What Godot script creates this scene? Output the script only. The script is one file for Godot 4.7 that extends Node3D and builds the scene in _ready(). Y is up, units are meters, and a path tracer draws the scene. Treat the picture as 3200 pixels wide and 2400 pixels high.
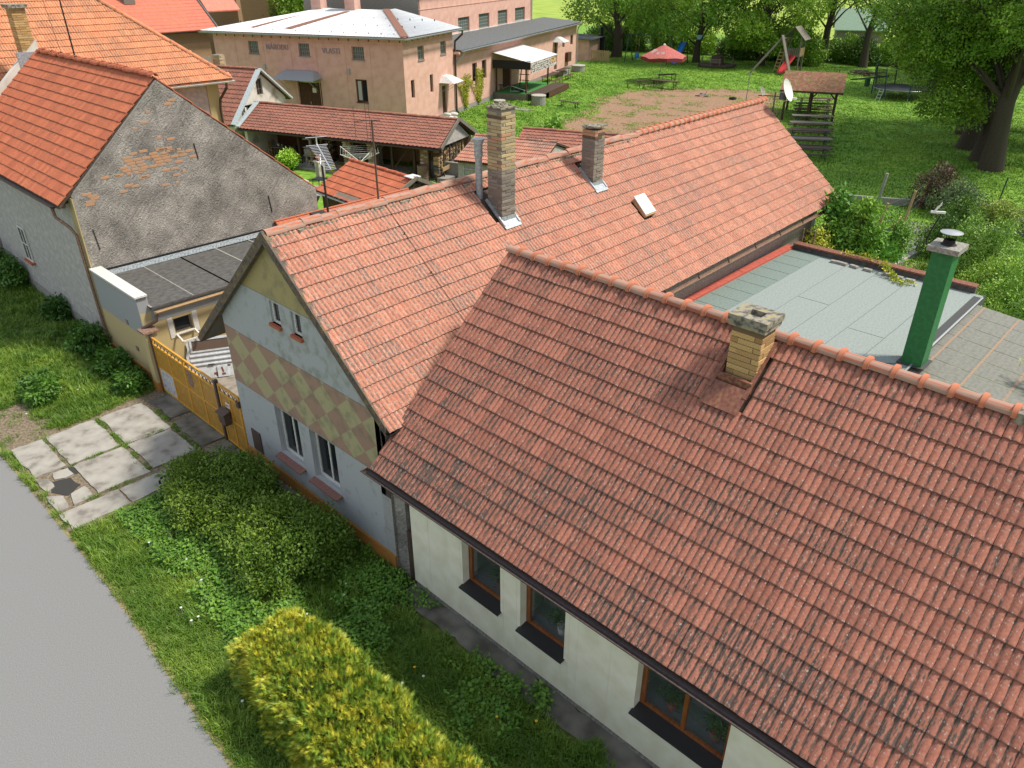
extends Node3D

var rng := RandomNumberGenerator.new()
var M := {}
var taken := {}
var cam: Camera3D
const CAM_H := 11.25

# ---------------------------------------------------------------- mesh builder
class MB:
	var v := PackedVector3Array()
	var n := PackedVector3Array()
	var c := PackedColorArray()
	var t := PackedVector2Array()
	var col := Color.WHITE
	func tri(a: Vector3, b: Vector3, d: Vector3, ua := Vector2.ZERO, ub := Vector2(1, 0), ud := Vector2(0, 1)):
		var nn := (b - a).cross(d - a).normalized()
		v.append(a); v.append(d); v.append(b)
		t.append(ua); t.append(ud); t.append(ub)
		for i in 3:
			n.append(nn); c.append(col)
	func q(a: Vector3, b: Vector3, d: Vector3, e: Vector3, u0 := Vector2.ZERO, u1 := Vector2.ONE):
		var nn := (d - a).cross(e - b).normalized()
		v.append(a); v.append(d); v.append(b); v.append(a); v.append(e); v.append(d)
		var ta := Vector2(u0.x, u1.y); var tb := Vector2(u1.x, u1.y); var td := Vector2(u1.x, u0.y); var te := Vector2(u0.x, u0.y)
		t.append(ta); t.append(td); t.append(tb); t.append(ta); t.append(te); t.append(td)
		for i in 6:
			n.append(nn); c.append(col)
	# quad with own normals at the four corners
	func qn(a: Vector3, b: Vector3, d: Vector3, e: Vector3, na: Vector3, nb: Vector3, nd: Vector3, ne: Vector3, ta: Vector2, tb: Vector2, td: Vector2, te: Vector2):
		v.append(a); v.append(d); v.append(b); v.append(a); v.append(e); v.append(d)
		n.append(na); n.append(nd); n.append(nb); n.append(na); n.append(ne); n.append(nd)
		t.append(ta); t.append(td); t.append(tb); t.append(ta); t.append(te); t.append(td)
		for i in 6: c.append(col)
	func ob(x: Transform3D, s: Vector3):
		var h := s * 0.5
		var p: Array[Vector3] = []
		for k in 8:
			p.append(x * Vector3(h.x if k & 1 else -h.x, h.y if k & 2 else -h.y, h.z if k & 4 else -h.z))
		q(p[4], p[5], p[7], p[6]); q(p[1], p[0], p[2], p[3]); q(p[5], p[1], p[3], p[7])
		q(p[0], p[4], p[6], p[2]); q(p[6], p[7], p[3], p[2]); q(p[0], p[1], p[5], p[4])
	func bx(lo: Vector3, hi: Vector3):
		ob(Transform3D(Basis(), (lo + hi) * 0.5), (hi - lo).abs())
	# box with chamfered top and bottom edges (bevel r), axis aligned
	func cbx(lo: Vector3, hi: Vector3, r: float):
		var a := [Vector2(lo.x + r, lo.z + r), Vector2(hi.x - r, lo.z + r), Vector2(hi.x - r, hi.z - r), Vector2(lo.x + r, hi.z - r)]
		var b := [Vector2(lo.x, lo.z), Vector2(hi.x, lo.z), Vector2(hi.x, hi.z), Vector2(lo.x, hi.z)]
		for k in 4:
			var m := (k + 1) % 4
			var a0: Vector2 = a[k]; var a1: Vector2 = a[m]; var b0: Vector2 = b[k]; var b1: Vector2 = b[m]
			q(Vector3(b1.x, lo.y, b1.y), Vector3(b0.x, lo.y, b0.y), Vector3(b0.x, hi.y - r, b0.y), Vector3(b1.x, hi.y - r, b1.y))
			q(Vector3(b1.x, hi.y - r, b1.y), Vector3(b0.x, hi.y - r, b0.y), Vector3(a0.x, hi.y, a0.y), Vector3(a1.x, hi.y, a1.y))
		q(Vector3(a[3].x, hi.y, a[3].y), Vector3(a[2].x, hi.y, a[2].y), Vector3(a[1].x, hi.y, a[1].y), Vector3(a[0].x, hi.y, a[0].y))
		q(Vector3(b[0].x, lo.y, b[0].y), Vector3(b[1].x, lo.y, b[1].y), Vector3(b[2].x, lo.y, b[2].y), Vector3(b[3].x, lo.y, b[3].y))
	func bar(a: Vector3, b: Vector3, w: float, h: float, up := Vector3.UP):
		var z := (b - a).normalized()
		var x := up.cross(z)
		if x.length() < 0.01: x = Vector3.RIGHT.cross(z)
		x = x.normalized()
		ob(Transform3D(Basis(x, z.cross(x), z), (a + b) * 0.5), Vector3(w, h, a.distance_to(b)))
	func tube(a: Vector3, b: Vector3, r0: float, r1 := -1.0, k := 8, caps := true):
		pipe([a, b], [r0, r0 if r1 < 0 else r1], k, caps)
	func pipe(p: Array, r: Array, k := 8, caps := true):
		var rings := []
		var prev := Vector3.ZERO
		for i in p.size():
			var d: Vector3 = (p[mini(i + 1, p.size() - 1)] - p[maxi(i - 1, 0)]).normalized()
			var x := prev - d * prev.dot(d) if prev != Vector3.ZERO else d.cross(Vector3.UP if absf(d.y) < 0.9 else Vector3.RIGHT)
			x = x.normalized(); prev = x
			var y := d.cross(x)
			var ring := []
			for j in k:
				var w := x * cos(TAU * j / k) + y * sin(TAU * j / k)
				ring.append([p[i] + w * r[i], w])
			rings.append(ring)
		for i in p.size() - 1:
			for j in k:
				var m := (j + 1) % k
				var A = rings[i][j]; var B = rings[i][m]; var C = rings[i + 1][m]; var E = rings[i + 1][j]
				qn(A[0], B[0], C[0], E[0], A[1], B[1], C[1], E[1], Vector2(float(j) / k, i), Vector2(float(j + 1) / k, i), Vector2(float(j + 1) / k, i + 1), Vector2(float(j) / k, i + 1))
		if caps:
			for j in range(1, k - 1):
				tri(rings[0][0][0], rings[0][j + 1][0], rings[0][j][0])
				var e := p.size() - 1
				tri(rings[e][0][0], rings[e][j][0], rings[e][j + 1][0])
	# polygon in a plane (counter-clockwise seen from outside) pushed back by ex
	func prism(p: Array, ex: Vector3, flat := false):
		var o := PackedVector2Array()
		var nn: Vector3 = Vector3.ZERO
		for i in p.size(): nn += (p[i] as Vector3).cross(p[(i + 1) % p.size()])
		nn = nn.normalized()
		var ax: Vector3 = (p[1] - p[0]).normalized()
		var ay := nn.cross(ax)
		for a in p: o.append(Vector2((a - p[0]).dot(ax), (a - p[0]).dot(ay)))
		var id := Geometry2D.triangulate_polygon(o)
		for i in range(0, id.size(), 3):
			var a: Vector3 = p[id[i]]; var b: Vector3 = p[id[i + 1]]; var d: Vector3 = p[id[i + 2]]
			var s := (b - a).cross(d - a).dot(nn)
			if s < 0:
				var k := b; b = d; d = k
			var ua := Vector2((a - p[0]).dot(ax), -(a - p[0]).dot(ay)); var ub := Vector2((b - p[0]).dot(ax), -(b - p[0]).dot(ay)); var ud := Vector2((d - p[0]).dot(ax), -(d - p[0]).dot(ay))
			tri(a, b, d, ua, ub, ud)
			if not flat: tri(a + ex, d + ex, b + ex, ua, ud, ub)
		if not flat:
			for i in p.size():
				var a: Vector3 = p[i]; var b: Vector3 = p[(i + 1) % p.size()]
				q(a + ex, b + ex, b, a)
	# surface turned round a vertical axis: pr = [[radius, height], ...] from bottom to top
	func lathe(at: Vector3, pr: Array, k := 16, sx := 1.0, sz := 1.0):
		for i in pr.size() - 1:
			for j in k:
				var f := func(s, w): return at + Vector3(cos(TAU * w / k) * pr[s][0] * sx, pr[s][1], sin(TAU * w / k) * pr[s][0] * sz)
				var a: Vector3 = f.call(i, j); var b: Vector3 = f.call(i, j + 1); var d: Vector3 = f.call(i + 1, j + 1); var e: Vector3 = f.call(i + 1, j)
				if pr[i][0] < 0.0001: tri(a, e, d)
				elif pr[i + 1][0] < 0.0001: tri(a, d, b)
				else: q(b, a, e, d)
	func add(x: Transform3D, o: MB, tint := Color.WHITE):
		v.append_array(x * o.v)
		n.append_array(Transform3D(x.basis.orthonormalized(), Vector3.ZERO) * o.n)
		t.append_array(o.t)
		if tint == Color.WHITE: c.append_array(o.c)
		else:
			for k in o.c: c.append(k * tint)
	static func new_box(x: Transform3D, s: Vector3) -> MB:
		var g := MB.new()
		g.ob(x, s)
		return g
	func mesh() -> ArrayMesh:
		var a := []
		a.resize(Mesh.ARRAY_MAX)
		a[Mesh.ARRAY_VERTEX] = v; a[Mesh.ARRAY_NORMAL] = n; a[Mesh.ARRAY_COLOR] = c; a[Mesh.ARRAY_TEX_UV] = t
		var m := ArrayMesh.new()
		m.add_surface_from_arrays(Mesh.PRIMITIVE_TRIANGLES, a)
		return m

# ---------------------------------------------------------------- nodes
func P(x: float, b: float, h := 0.0) -> Vector3: return Vector3(x, h, -b)

func numbered(s: String) -> String:
	if not taken.has(s):
		taken[s] = 0
		return s
	taken[s] += 1
	return "%s_%03d" % [s, taken[s]]

func tag(o: Node3D, label: String, cat: String, group := ""):
	o.set_meta("label", label); o.set_meta("category", cat)
	if group != "": o.set_meta("group", group)
	return o

func thing(nm: String, label: String, cat: String, at := Vector3.ZERO, deg := 0.0, group := "") -> Node3D:
	var o := Node3D.new()
	o.name = numbered(nm); add_child(o)
	o.position = at; o.rotation.y = deg_to_rad(deg)
	tag(o, label, cat, group)
	return o

func part(par: Node3D, nm: String, g, m: Material, at := Vector3.ZERO) -> MeshInstance3D:
	var o := MeshInstance3D.new()
	o.mesh = g.mesh() if g is MB else g
	o.material_override = m
	o.name = nm; o.position = at
	par.add_child(o, true)
	return o

func solo(nm: String, g, m: Material, label: String, cat: String, at := Vector3.ZERO, deg := 0.0, group := "") -> MeshInstance3D:
	var o := part(self, numbered(nm), g, m, at)
	o.rotation.y = deg_to_rad(deg)
	tag(o, label, cat, group)
	return o

func struct(nm: String, g, m: Material) -> MeshInstance3D:
	var o := part(self, numbered(nm), g, m)
	o.set_meta("kind", "structure")
	return o

func group_node(par: Node3D, nm: String) -> Node3D:
	var o := Node3D.new()
	o.name = nm; par.add_child(o, true)
	return o

func copy(o: Node3D, at: Vector3, deg: float, label := "") -> Node3D:
	var k: Node3D = o.duplicate()
	k.name = numbered(String(o.name).rstrip("0123456789").rstrip("_")); add_child(k)
	k.position = at; k.rotation.y = deg_to_rad(deg)
	if label != "": k.set_meta("label", label)
	return k

func multi(par: Node3D, nm: String, mesh: Mesh, m: Material, xs: Array, cols := PackedColorArray()) -> MultiMeshInstance3D:
	var mm := MultiMesh.new()
	mm.transform_format = MultiMesh.TRANSFORM_3D
	mm.use_colors = cols.size() > 0
	mm.mesh = mesh
	mm.instance_count = xs.size()
	var st := 16 if mm.use_colors else 12
	var buf := PackedFloat32Array()
	buf.resize(xs.size() * st)
	for i in xs.size():
		var x: Transform3D = xs[i]
		var k := i * st
		buf[k] = x.basis.x.x; buf[k + 1] = x.basis.y.x; buf[k + 2] = x.basis.z.x; buf[k + 3] = x.origin.x
		buf[k + 4] = x.basis.x.y; buf[k + 5] = x.basis.y.y; buf[k + 6] = x.basis.z.y; buf[k + 7] = x.origin.y
		buf[k + 8] = x.basis.x.z; buf[k + 9] = x.basis.y.z; buf[k + 10] = x.basis.z.z; buf[k + 11] = x.origin.z
		if st == 16:
			buf[k + 12] = cols[i].r; buf[k + 13] = cols[i].g; buf[k + 14] = cols[i].b; buf[k + 15] = 1.0
	mm.buffer = buf
	var o := MultiMeshInstance3D.new()
	o.multimesh = mm; o.material_override = m
	o.name = nm
	par.add_child(o, true)
	return o

# many copies of one small shape joined into one mesh; each copy takes a colour between ca and cb at t
func leaves(par: Node3D, nm: String, g: MB, m: Material, xs: Array, ts: PackedFloat32Array, ca: Color, cb: Color) -> MeshInstance3D:
	var K := 7
	var cols := []
	for k in K:
		var tint := lin(ca.lerp(cb, k / float(K - 1)))
		var a := PackedColorArray()
		for c in g.c: a.append(Color(c.r * tint.r, c.g * tint.g, c.b * tint.b))
		cols.append(a)
	var o := MB.new()
	for i in xs.size():
		var x: Transform3D = xs[i]
		o.v.append_array(x * g.v)
		o.n.append_array(Transform3D(x.basis.orthonormalized(), Vector3.ZERO) * g.n)
		o.c.append_array(cols[clampi(int(ts[i] * K), 0, K - 1)])
	o.t.resize(o.v.size())
	return part(par, nm, o, m)

# ---------------------------------------------------------------- materials
func C(r: int, g: int, b: int) -> Color: return Color(r / 255.0, g / 255.0, b / 255.0)
func R(a: float, b: float) -> float: return rng.randf_range(a, b)

func noise(freq: float, oct := 4, sd := 1) -> FastNoiseLite:
	var f := FastNoiseLite.new()
	f.noise_type = FastNoiseLite.TYPE_SIMPLEX_SMOOTH
	f.frequency = freq; f.fractal_octaves = oct; f.seed = sd
	return f

# seamless colour texture between the colours of a ramp
func ntex(ramp: Array, freq: float, oct := 4, sd := 1, size := 256, gain := 1.4) -> ImageTexture:
	var im := noise(freq, oct, sd).get_seamless_image(size, size)
	im.convert(Image.FORMAT_L8)
	var src := im.get_data()
	var out := PackedByteArray()
	out.resize(size * size * 3)
	var lut := []
	for i in 256:
		var s := clampf(0.5 + (i / 255.0 - 0.5) * gain, 0, 0.9999) * (ramp.size() - 1)
		var k := int(s)
		var cc: Color = (ramp[k] as Color).lerp(ramp[k + 1], s - k)
		lut.append([int(cc.r * 255), int(cc.g * 255), int(cc.b * 255)])
	for i in size * size:
		var l = lut[src[i]]
		out[i * 3] = l[0]; out[i * 3 + 1] = l[1]; out[i * 3 + 2] = l[2]
	return with_mips(Image.create_from_data(size, size, false, Image.FORMAT_RGB8, out))

func with_mips(im: Image) -> ImageTexture:
	return ImageTexture.create_from_image(im)

func ftex(freq: float, oct := 4, sd := 3, size := 256) -> ImageTexture:
	return ImageTexture.create_from_image(noise(freq, oct, sd).get_seamless_image(size, size))

func plain(col: Color, rough := 0.85, metal := 0.0) -> StandardMaterial3D:
	var m := StandardMaterial3D.new()
	m.albedo_color = col; m.roughness = rough; m.metallic = metal
	return m

# noisy surface: triplanar, metres per repeat = rep, relief in centimetres
func grainy(ramp: Array, rep: float, freq := 0.02, rough := 0.9, relief := 0.0, oct := 5, sd := 1, metal := 0.0, world := false, gain := 1.4, size := 256) -> StandardMaterial3D:
	var m := StandardMaterial3D.new()
	m.albedo_texture = ntex(ramp, freq, oct, sd, size, gain)
	m.uv1_triplanar = true
	m.uv1_world_triplanar = world
	m.uv1_scale = Vector3.ONE / rep
	m.roughness = rough; m.metallic = metal
	if relief > 0:
		m.heightmap_enabled = true
		m.heightmap_texture = relief_tex(freq)
		m.heightmap_scale = relief
	return m

var shared := {}
func relief_tex(freq: float) -> ImageTexture:
	var k := "fine" if freq > 0.07 else ("mid" if freq > 0.035 else "coarse")
	if not shared.has(k): shared[k] = ftex({"fine": 0.15, "mid": 0.08, "coarse": 0.04}[k], 5, 7, 256)
	return shared[k]

# one colour over a shared neutral grain
func tinted(col: Color, rep: float, kind := "mottle", rough := 0.9, relief := 0.0) -> StandardMaterial3D:
	if not shared.has(kind):
		var lo := {"mottle": 0.74, "soft": 0.88}[kind] as float
		shared[kind] = ntex([Color(lo, lo, lo), Color(0.93, 0.93, 0.93), Color.WHITE], 0.05 if kind == "mottle" else 0.03, 5, 99, 256, 1.6)
	var m := plain(col, rough)
	m.albedo_texture = shared[kind]
	m.uv1_triplanar = true
	m.uv1_scale = Vector3.ONE / rep
	if relief > 0:
		m.heightmap_enabled = true
		m.heightmap_texture = relief_tex(0.05)
		m.heightmap_scale = relief
	return m

func leafy(col: Color, back := 0.5) -> StandardMaterial3D:
	var m := StandardMaterial3D.new()
	m.albedo_color = col
	m.vertex_color_use_as_albedo = true
	m.roughness = 0.55
	m.backlight_enabled = true
	m.backlight = Color(back, back, back * 0.6)
	m.cull_mode = BaseMaterial3D.CULL_DISABLED
	return m

func lin(c: Color) -> Color: return c.srgb_to_linear()
func _ready():
	rng.seed = 20240511
	# camera: a drone hovering 11.25 m above the street
	cam = Camera3D.new()
	cam.name = "camera"
	add_child(cam)
	cam.position = P(0, 0, CAM_H)
	cam.rotation_degrees = Vector3(-29.4, 43.8, 0)
	cam.fov = 2.0 * rad_to_deg(atan(1200.0 / 2365.0))
	cam.near = 0.1; cam.far = 900.0
	cam.current = true
	# hazy bright sky
	var sky_mat := ProceduralSkyMaterial.new()
	sky_mat.sky_top_color = C(196, 208, 222)
	sky_mat.sky_horizon_color = C(232, 234, 236)
	sky_mat.sky_curve = 0.2
	sky_mat.ground_horizon_color = C(150, 155, 140)
	sky_mat.ground_bottom_color = C(90, 100, 70)
	sky_mat.sky_energy_multiplier = 1.0
	var sky := Sky.new()
	sky.sky_material = sky_mat
	var env := Environment.new()
	env.background_mode = Environment.BG_SKY
	env.sky = sky
	env.tonemap_mode = Environment.TONE_MAPPER_LINEAR
	env.tonemap_exposure = 1.12
	env.ambient_light_source = Environment.AMBIENT_SOURCE_SKY
	env.sdfgi_enabled = true; env.ssao_enabled = true; env.ssil_enabled = true
	env.background_energy_multiplier = 1.0
	var we := WorldEnvironment.new()
	we.environment = env
	add_child(we)
	# sun: behind and beside the houses, 58 degrees up, veiled by thin cloud
	var sun := DirectionalLight3D.new()
	sun.name = "sun"
	sun.light_energy = 1.4
	sun.light_color = C(255, 246, 232)
	sun.light_angular_distance = 9.0
	sun.shadow_enabled = true
	add_child(sun)
	var to_sun := P(0.5, 0.44, 1.0).normalized()
	sun.look_at_from_position(to_sun * 100.0, Vector3.ZERO, Vector3.UP)
	make_materials()
	make_ground()
	cream_cottage()
	checker_house()
	rough_house()
	hip_house()
	red_house()
	garage()
	extension()
	hall()
	courtyard()
	street_side()
	park()
	garden()
func make_materials():
	# plain and noisy surfaces, colours as the materials are in daylight
	M.asphalt = grainy([C(116, 116, 117), C(125, 125, 125), C(133, 133, 132)], 0.9, 0.12, 0.95, 0.12, 3, 11, 0, true, 1.5)
	M.grass_ground = grainy([C(62, 70, 26), C(72, 88, 28), C(82, 100, 32), C(96, 106, 48)], 5.0, 0.03, 0.95, 0.0, 5, 12, 0, true, 1.7, 512)
	M.park_grass = grainy([C(84, 118, 30), C(100, 142, 36), C(114, 154, 42), C(130, 162, 60)], 9.0, 0.035, 0.95, 0.0, 6, 13, 0, true, 1.7, 512)
	M.field = grainy([C(128, 150, 50), C(142, 164, 58), C(156, 172, 70)], 30.0, 0.02, 0.95, 0, 4, 14, 0, true)
	M.soil = grainy([C(92, 80, 64), C(118, 105, 86), C(140, 128, 108)], 1.2, 0.05, 0.95, 0.6, 5, 15, 0, true)
	M.clay = grainy([C(122, 92, 72), C(142, 108, 84), C(152, 122, 98), C(138, 118, 92)], 6.0, 0.04, 0.95, 0.3, 6, 16, 0, true, 1.8, 512)
	M.slab = grainy([C(116, 111, 103), C(146, 141, 133), C(156, 152, 144), C(164, 160, 152)], 5.0, 0.016, 0.9, 0.15, 6, 17, 0, true, 1.3, 512)
	M.slab_dark = grainy([C(84, 80, 72), C(108, 104, 96), C(126, 121, 113)], 4.0, 0.02, 0.92, 0.2, 6, 18, 0, true, 1.5)
	M.dry = grainy([C(108, 100, 62), C(136, 124, 84), C(150, 138, 104)], 0.8, 0.06, 0.95, 0.4, 5, 16, 0, true)
	M.bitumen = plain(C(52, 50, 48), 0.8)
	M.paving = grainy([C(150, 146, 138), C(172, 168, 160), C(184, 181, 174)], 2.0, 0.03, 0.9, 0.2, 5, 19, 0, true)
	M.yard = grainy([C(118, 110, 99), C(140, 132, 121), C(152, 145, 135)], 3.0, 0.03, 0.92, 0.2, 5, 20, 0, true)
	M.gravel = grainy([C(84, 84, 86), C(112, 112, 113), C(136, 135, 134)], 0.7, 0.09, 0.95, 0.8, 4, 21, 0, true, 1.8)
	M.cream = grainy([C(226, 220, 198), C(234, 229, 209), C(239, 235, 217)], 2.4, 0.02, 0.9, 0.04, 5, 22)
	M.grey_render = grainy([C(132, 135, 137), C(150, 152, 154), C(162, 164, 165)], 0.35, 0.12, 0.95, 0.25, 3, 23, 0, false, 1.8)
	M.rough = rough_cast()
	M.smooth_grey = tinted(C(182, 178, 174), 2.0, "soft", 0.95, 0)
	M.ochre = grainy([C(166, 148, 104), C(180, 162, 118), C(190, 174, 132)], 0.5, 0.09, 0.95, 0.15, 4, 26, 0, false, 1.7)
	M.plinth = grainy([C(150, 98, 40), C(172, 116, 50), C(186, 132, 66)], 0.5, 0.05, 0.9, 0.1, 4, 27)
	M.pink = grainy([C(204, 160, 144), C(211, 169, 154), C(216, 175, 161)], 3.0, 0.015, 0.92, 0.04, 5, 28)
	M.old_white = grainy([C(158, 150, 140), C(196, 191, 182), C(208, 204, 196), C(214, 211, 204)], 5.0, 0.014, 0.95, 0.15, 7, 30, 0, false, 1.7)
	M.brown_plaster = grainy([C(118, 108, 100), C(140, 130, 121), C(152, 143, 134)], 1.2, 0.05, 0.95, 0.3, 5, 31)
	M.concrete = grainy([C(118, 115, 108), C(144, 141, 134), C(162, 160, 152)], 1.0, 0.05, 0.93, 0.2, 5, 32)
	M.lichen = grainy([C(88, 84, 76), C(126, 121, 112), C(148, 142, 126), C(156, 142, 96)], 1.1, 0.03, 0.97, 0.8, 6, 33, 0, false, 1.7)
	M.mortar = tinted(C(140, 132, 121), 0.3, "mottle", 0.96, 0.3)
	M.felt_dark = grainy([C(72, 70, 68), C(84, 82, 80), C(95, 93, 90)], 1.8, 0.03, 0.95, 0.1, 5, 35)
	M.felt = grainy([C(126, 136, 133), C(137, 147, 143), C(145, 154, 151)], 1.2, 0.06, 0.95, 0.12, 5, 36)
	M.felt_green = grainy([C(104, 118, 112), C(117, 131, 125), C(125, 138, 133)], 1.2, 0.06, 0.95, 0.12, 5, 37)
	M.seam = plain(C(70, 72, 72), 0.9)
	M.red_cap = tinted(C(190, 94, 78), 1.5, "soft", 0.7, 0)
	M.brown_cap = grainy([C(98, 54, 44), C(120, 72, 60), C(142, 104, 70)], 0.8, 0.04, 0.7, 0, 5, 39)
	M.gutter = tinted(C(76, 62, 59), 1.0, "mottle", 0.45, 0)
	M.rusty = grainy([C(94, 58, 40), C(122, 84, 62), C(150, 140, 130), C(120, 78, 56)], 0.6, 0.05, 0.8, 0.05, 5, 41, 0, false, 1.8)
	M.zinc = grainy([C(136, 144, 150), C(162, 170, 176), C(184, 190, 196)], 0.8, 0.04, 0.45, 0, 4, 42, 0.3)
	M.white_metal = tinted(C(226, 228, 230), 2.0, "soft", 0.4, 0)
	M.rust_strip = tinted(C(144, 100, 84), 1.0, "mottle", 0.9, 0)
	M.verge = grainy([C(70, 66, 62), C(96, 90, 84), C(104, 72, 56), C(112, 108, 78)], 1.4, 0.03, 0.8, 0, 6, 45, 0, false, 1.9)
	M.wood_dark = wood([C(58, 44, 34), C(74, 58, 46), C(88, 72, 58)], 46)
	M.wood_grey = wood([C(96, 90, 82), C(118, 112, 102), C(134, 128, 118)], 47)
	M.wood_brown = wood([C(66, 40, 26), C(84, 54, 36), C(96, 64, 44)], 48)
	M.wood_light = wood([C(150, 122, 84), C(172, 144, 104), C(186, 160, 122)], 49)
	M.wood_window = wood([C(118, 66, 30), C(136, 80, 40), C(146, 90, 48)], 50, 0.45)
	M.white_paint = grainy([C(176, 172, 164), C(214, 212, 206), C(224, 222, 218)], 0.5, 0.05, 0.7, 0, 5, 51, 0, false, 1.9)
	M.sill_dark = plain(C(48, 46, 48), 0.45)
	M.sill_red = tinted(C(144, 102, 92), 0.6, "mottle", 0.9, 0)
	M.sill_terra = plain(C(168, 92, 66), 0.85)
	M.black = plain(C(26, 26, 27), 0.8)
	M.void = plain(C(18, 17, 16), 0.95)
	M.iron = plain(C(50, 46, 44), 0.6, 0.4)
	M.steel = plain(C(150, 152, 154), 0.4, 0.6)
	M.alu = plain(C(196, 198, 202), 0.35, 0.7)
	M.glass = pane(C(120, 130, 132), 0.05)
	M.dark_glass = plain(C(34, 38, 40), 0.08)
	M.glass_block = plain(C(88, 104, 98), 0.2)
	M.curtain = tinted(C(190, 190, 188), 0.3, "mottle", 0.9, 0)
	M.yellow = tinted(C(184, 136, 54), 1.4, "soft", 0.5, 0)
	M.yellow_rim = plain(C(206, 152, 58), 0.5)
	M.bare_sheet = grainy([C(150, 128, 116), C(186, 190, 196), C(196, 200, 205)], 0.9, 0.025, 0.5, 0, 5, 55)
	M.brown_steel = plain(C(84, 66, 58), 0.6)
	M.green_paint = tinted(C(34, 116, 62), 1.0, "soft", 0.6, 0)
	M.van = tinted(C(198, 203, 208), 1.2, "soft", 0.35, 0)
	M.plastic_roof = grainy([C(112, 112, 102), C(128, 128, 119), C(138, 138, 130)], 1.4, 0.04, 0.5, 0, 5, 58)
	M.batten = tinted(C(166, 140, 118), 0.5, "mottle", 0.9, 0)
	M.moss_red = grainy([C(92, 94, 50), C(110, 86, 52), C(128, 66, 58), C(132, 70, 62), C(146, 130, 104), C(104, 92, 50)], 4.0, 0.035, 0.95, 0.4, 6, 60, 0, false, 2.2)
	M.astro = tinted(C(58, 138, 62), 0.6, "mottle", 0.9, 0)
	M.umbrella = grainy([C(150, 70, 66), C(172, 92, 86), C(184, 116, 108)], 1.4, 0.03, 0.9, 0, 5, 62)
	M.metal_red = tinted(C(212, 120, 96), 3.0, "soft", 0.55, 0)
	M.brick_wall = grainy([C(126, 104, 80), C(160, 132, 98), C(176, 150, 118), C(142, 96, 70)], 0.8, 0.09, 0.95, 0.8, 4, 64, 0, false, 1.8)
	M.cyan_paint = tinted(C(194, 206, 211), 1.0, "mottle", 0.6, 0)
	M.letter = plain(C(152, 140, 150), 0.8)
	M.bark = grainy([C(50, 44, 36), C(72, 64, 54), C(92, 84, 72)], 0.9, 0.06, 0.97, 2.0, 5, 66, 0, false, 1.8)
	M.green_iron = plain(C(34, 66, 50), 0.6)
	M.terracotta = plain(C(150, 84, 62), 0.8)
	M.felt_hall = tinted(C(106, 110, 112), 3.0, "mottle", 0.9, 0)
	M.white_plastic = plain(C(216, 216, 212), 0.5)
	M.net = netting()
	M.leaf = leafy(Color.WHITE, 0.5)
	M.leaf_dry = leafy(Color.WHITE, 0.25)
	# clay brick colours, a few of each tone
	M.brick_yellow = []
	for k in 5: M.brick_yellow.append(tinted(C(212 - k * 10, 174 - k * 10, 116 - k * 7), 0.3, "mottle", 0.92, 0.15))
	M.brick_soot = []
	for k in 4: M.brick_soot.append(tinted(C(124 + k * 9, 117 + k * 8, 108 + k * 7), 0.3, "mottle", 0.95, 0.2))
	M.brick_old = [tinted(C(204, 182, 140), 0.3, "mottle", 0.94, 0.2), tinted(C(188, 168, 130), 0.3, "mottle", 0.94, 0.2), tinted(C(172, 156, 124), 0.3, "mottle", 0.94, 0.2), tinted(C(196, 150, 118), 0.3, "mottle", 0.94, 0.2), tinted(C(104, 86, 68), 0.3, "mottle", 0.95, 0.2)]
	# fired clay tiles: [light, deep, dirt, dirt amount, lichen, lichen amount, ring spots]
	tile_style("near", C(164, 106, 87), C(138, 84, 69), C(74, 66, 60), 0.98, C(164, 158, 150), 0.07, 170, 1)
	tile_style("mid", C(190, 134, 110), C(170, 104, 82), C(116, 96, 88), 1.0, C(184, 174, 162), 0.20, 60, 2)
	tile_style("rough", C(196, 114, 80), C(170, 88, 60), C(100, 78, 64), 0.45, C(164, 146, 126), 0.05, 40, 3)
	tile_style("hip", C(206, 142, 100), C(186, 106, 72), C(128, 98, 78), 0.85, C(196, 180, 150), 0.18, 60, 4)
	tile_style("shed", C(168, 110, 90), C(134, 82, 68), C(90, 74, 68), 0.5, C(184, 160, 146), 0.16, 100, 5)
	tile_style("ridge", C(188, 114, 84), C(160, 92, 70), C(112, 92, 82), 0.4, C(158, 154, 146), 0.52, 0, 6)

# thrown render: short crusty strokes over broad light and dark areas
func rough_cast() -> StandardMaterial3D:
	var S := 512
	var im := Image.create(S, S, false, Image.FORMAT_RGB8)
	var hm := Image.create(S, S, false, Image.FORMAT_L8)
	var a := noise(0.008, 4, 201); var b := noise(1.0, 2, 202); var w := noise(0.02, 3, 203); var c := noise(0.2, 2, 204)
	for y in S:
		for x in S:
			var q := w.get_noise_2d(x, y) * 30.0
			var s := b.get_noise_2d((x + q) * 0.085, (y - q) * 0.2) * 1.3 + c.get_noise_2d(x, y) * 0.35
			var k := 0.53 + a.get_noise_2d(x, y) * 0.16 + s * 0.11
			im.set_pixel(x, y, Color(k * 1.02, k * 0.985, k * 0.94))
			hm.set_pixel(x, y, Color.from_hsv(0, 0, clampf(0.5 + s * 0.5, 0, 1)))
	var m := plain(Color.WHITE, 0.97)
	m.albedo_texture = ImageTexture.create_from_image(im)
	m.uv1_triplanar = true
	m.uv1_scale = Vector3.ONE / 5.0
	m.heightmap_enabled = true
	m.heightmap_texture = ImageTexture.create_from_image(hm)
	m.heightmap_scale = 1.6
	return m

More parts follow.
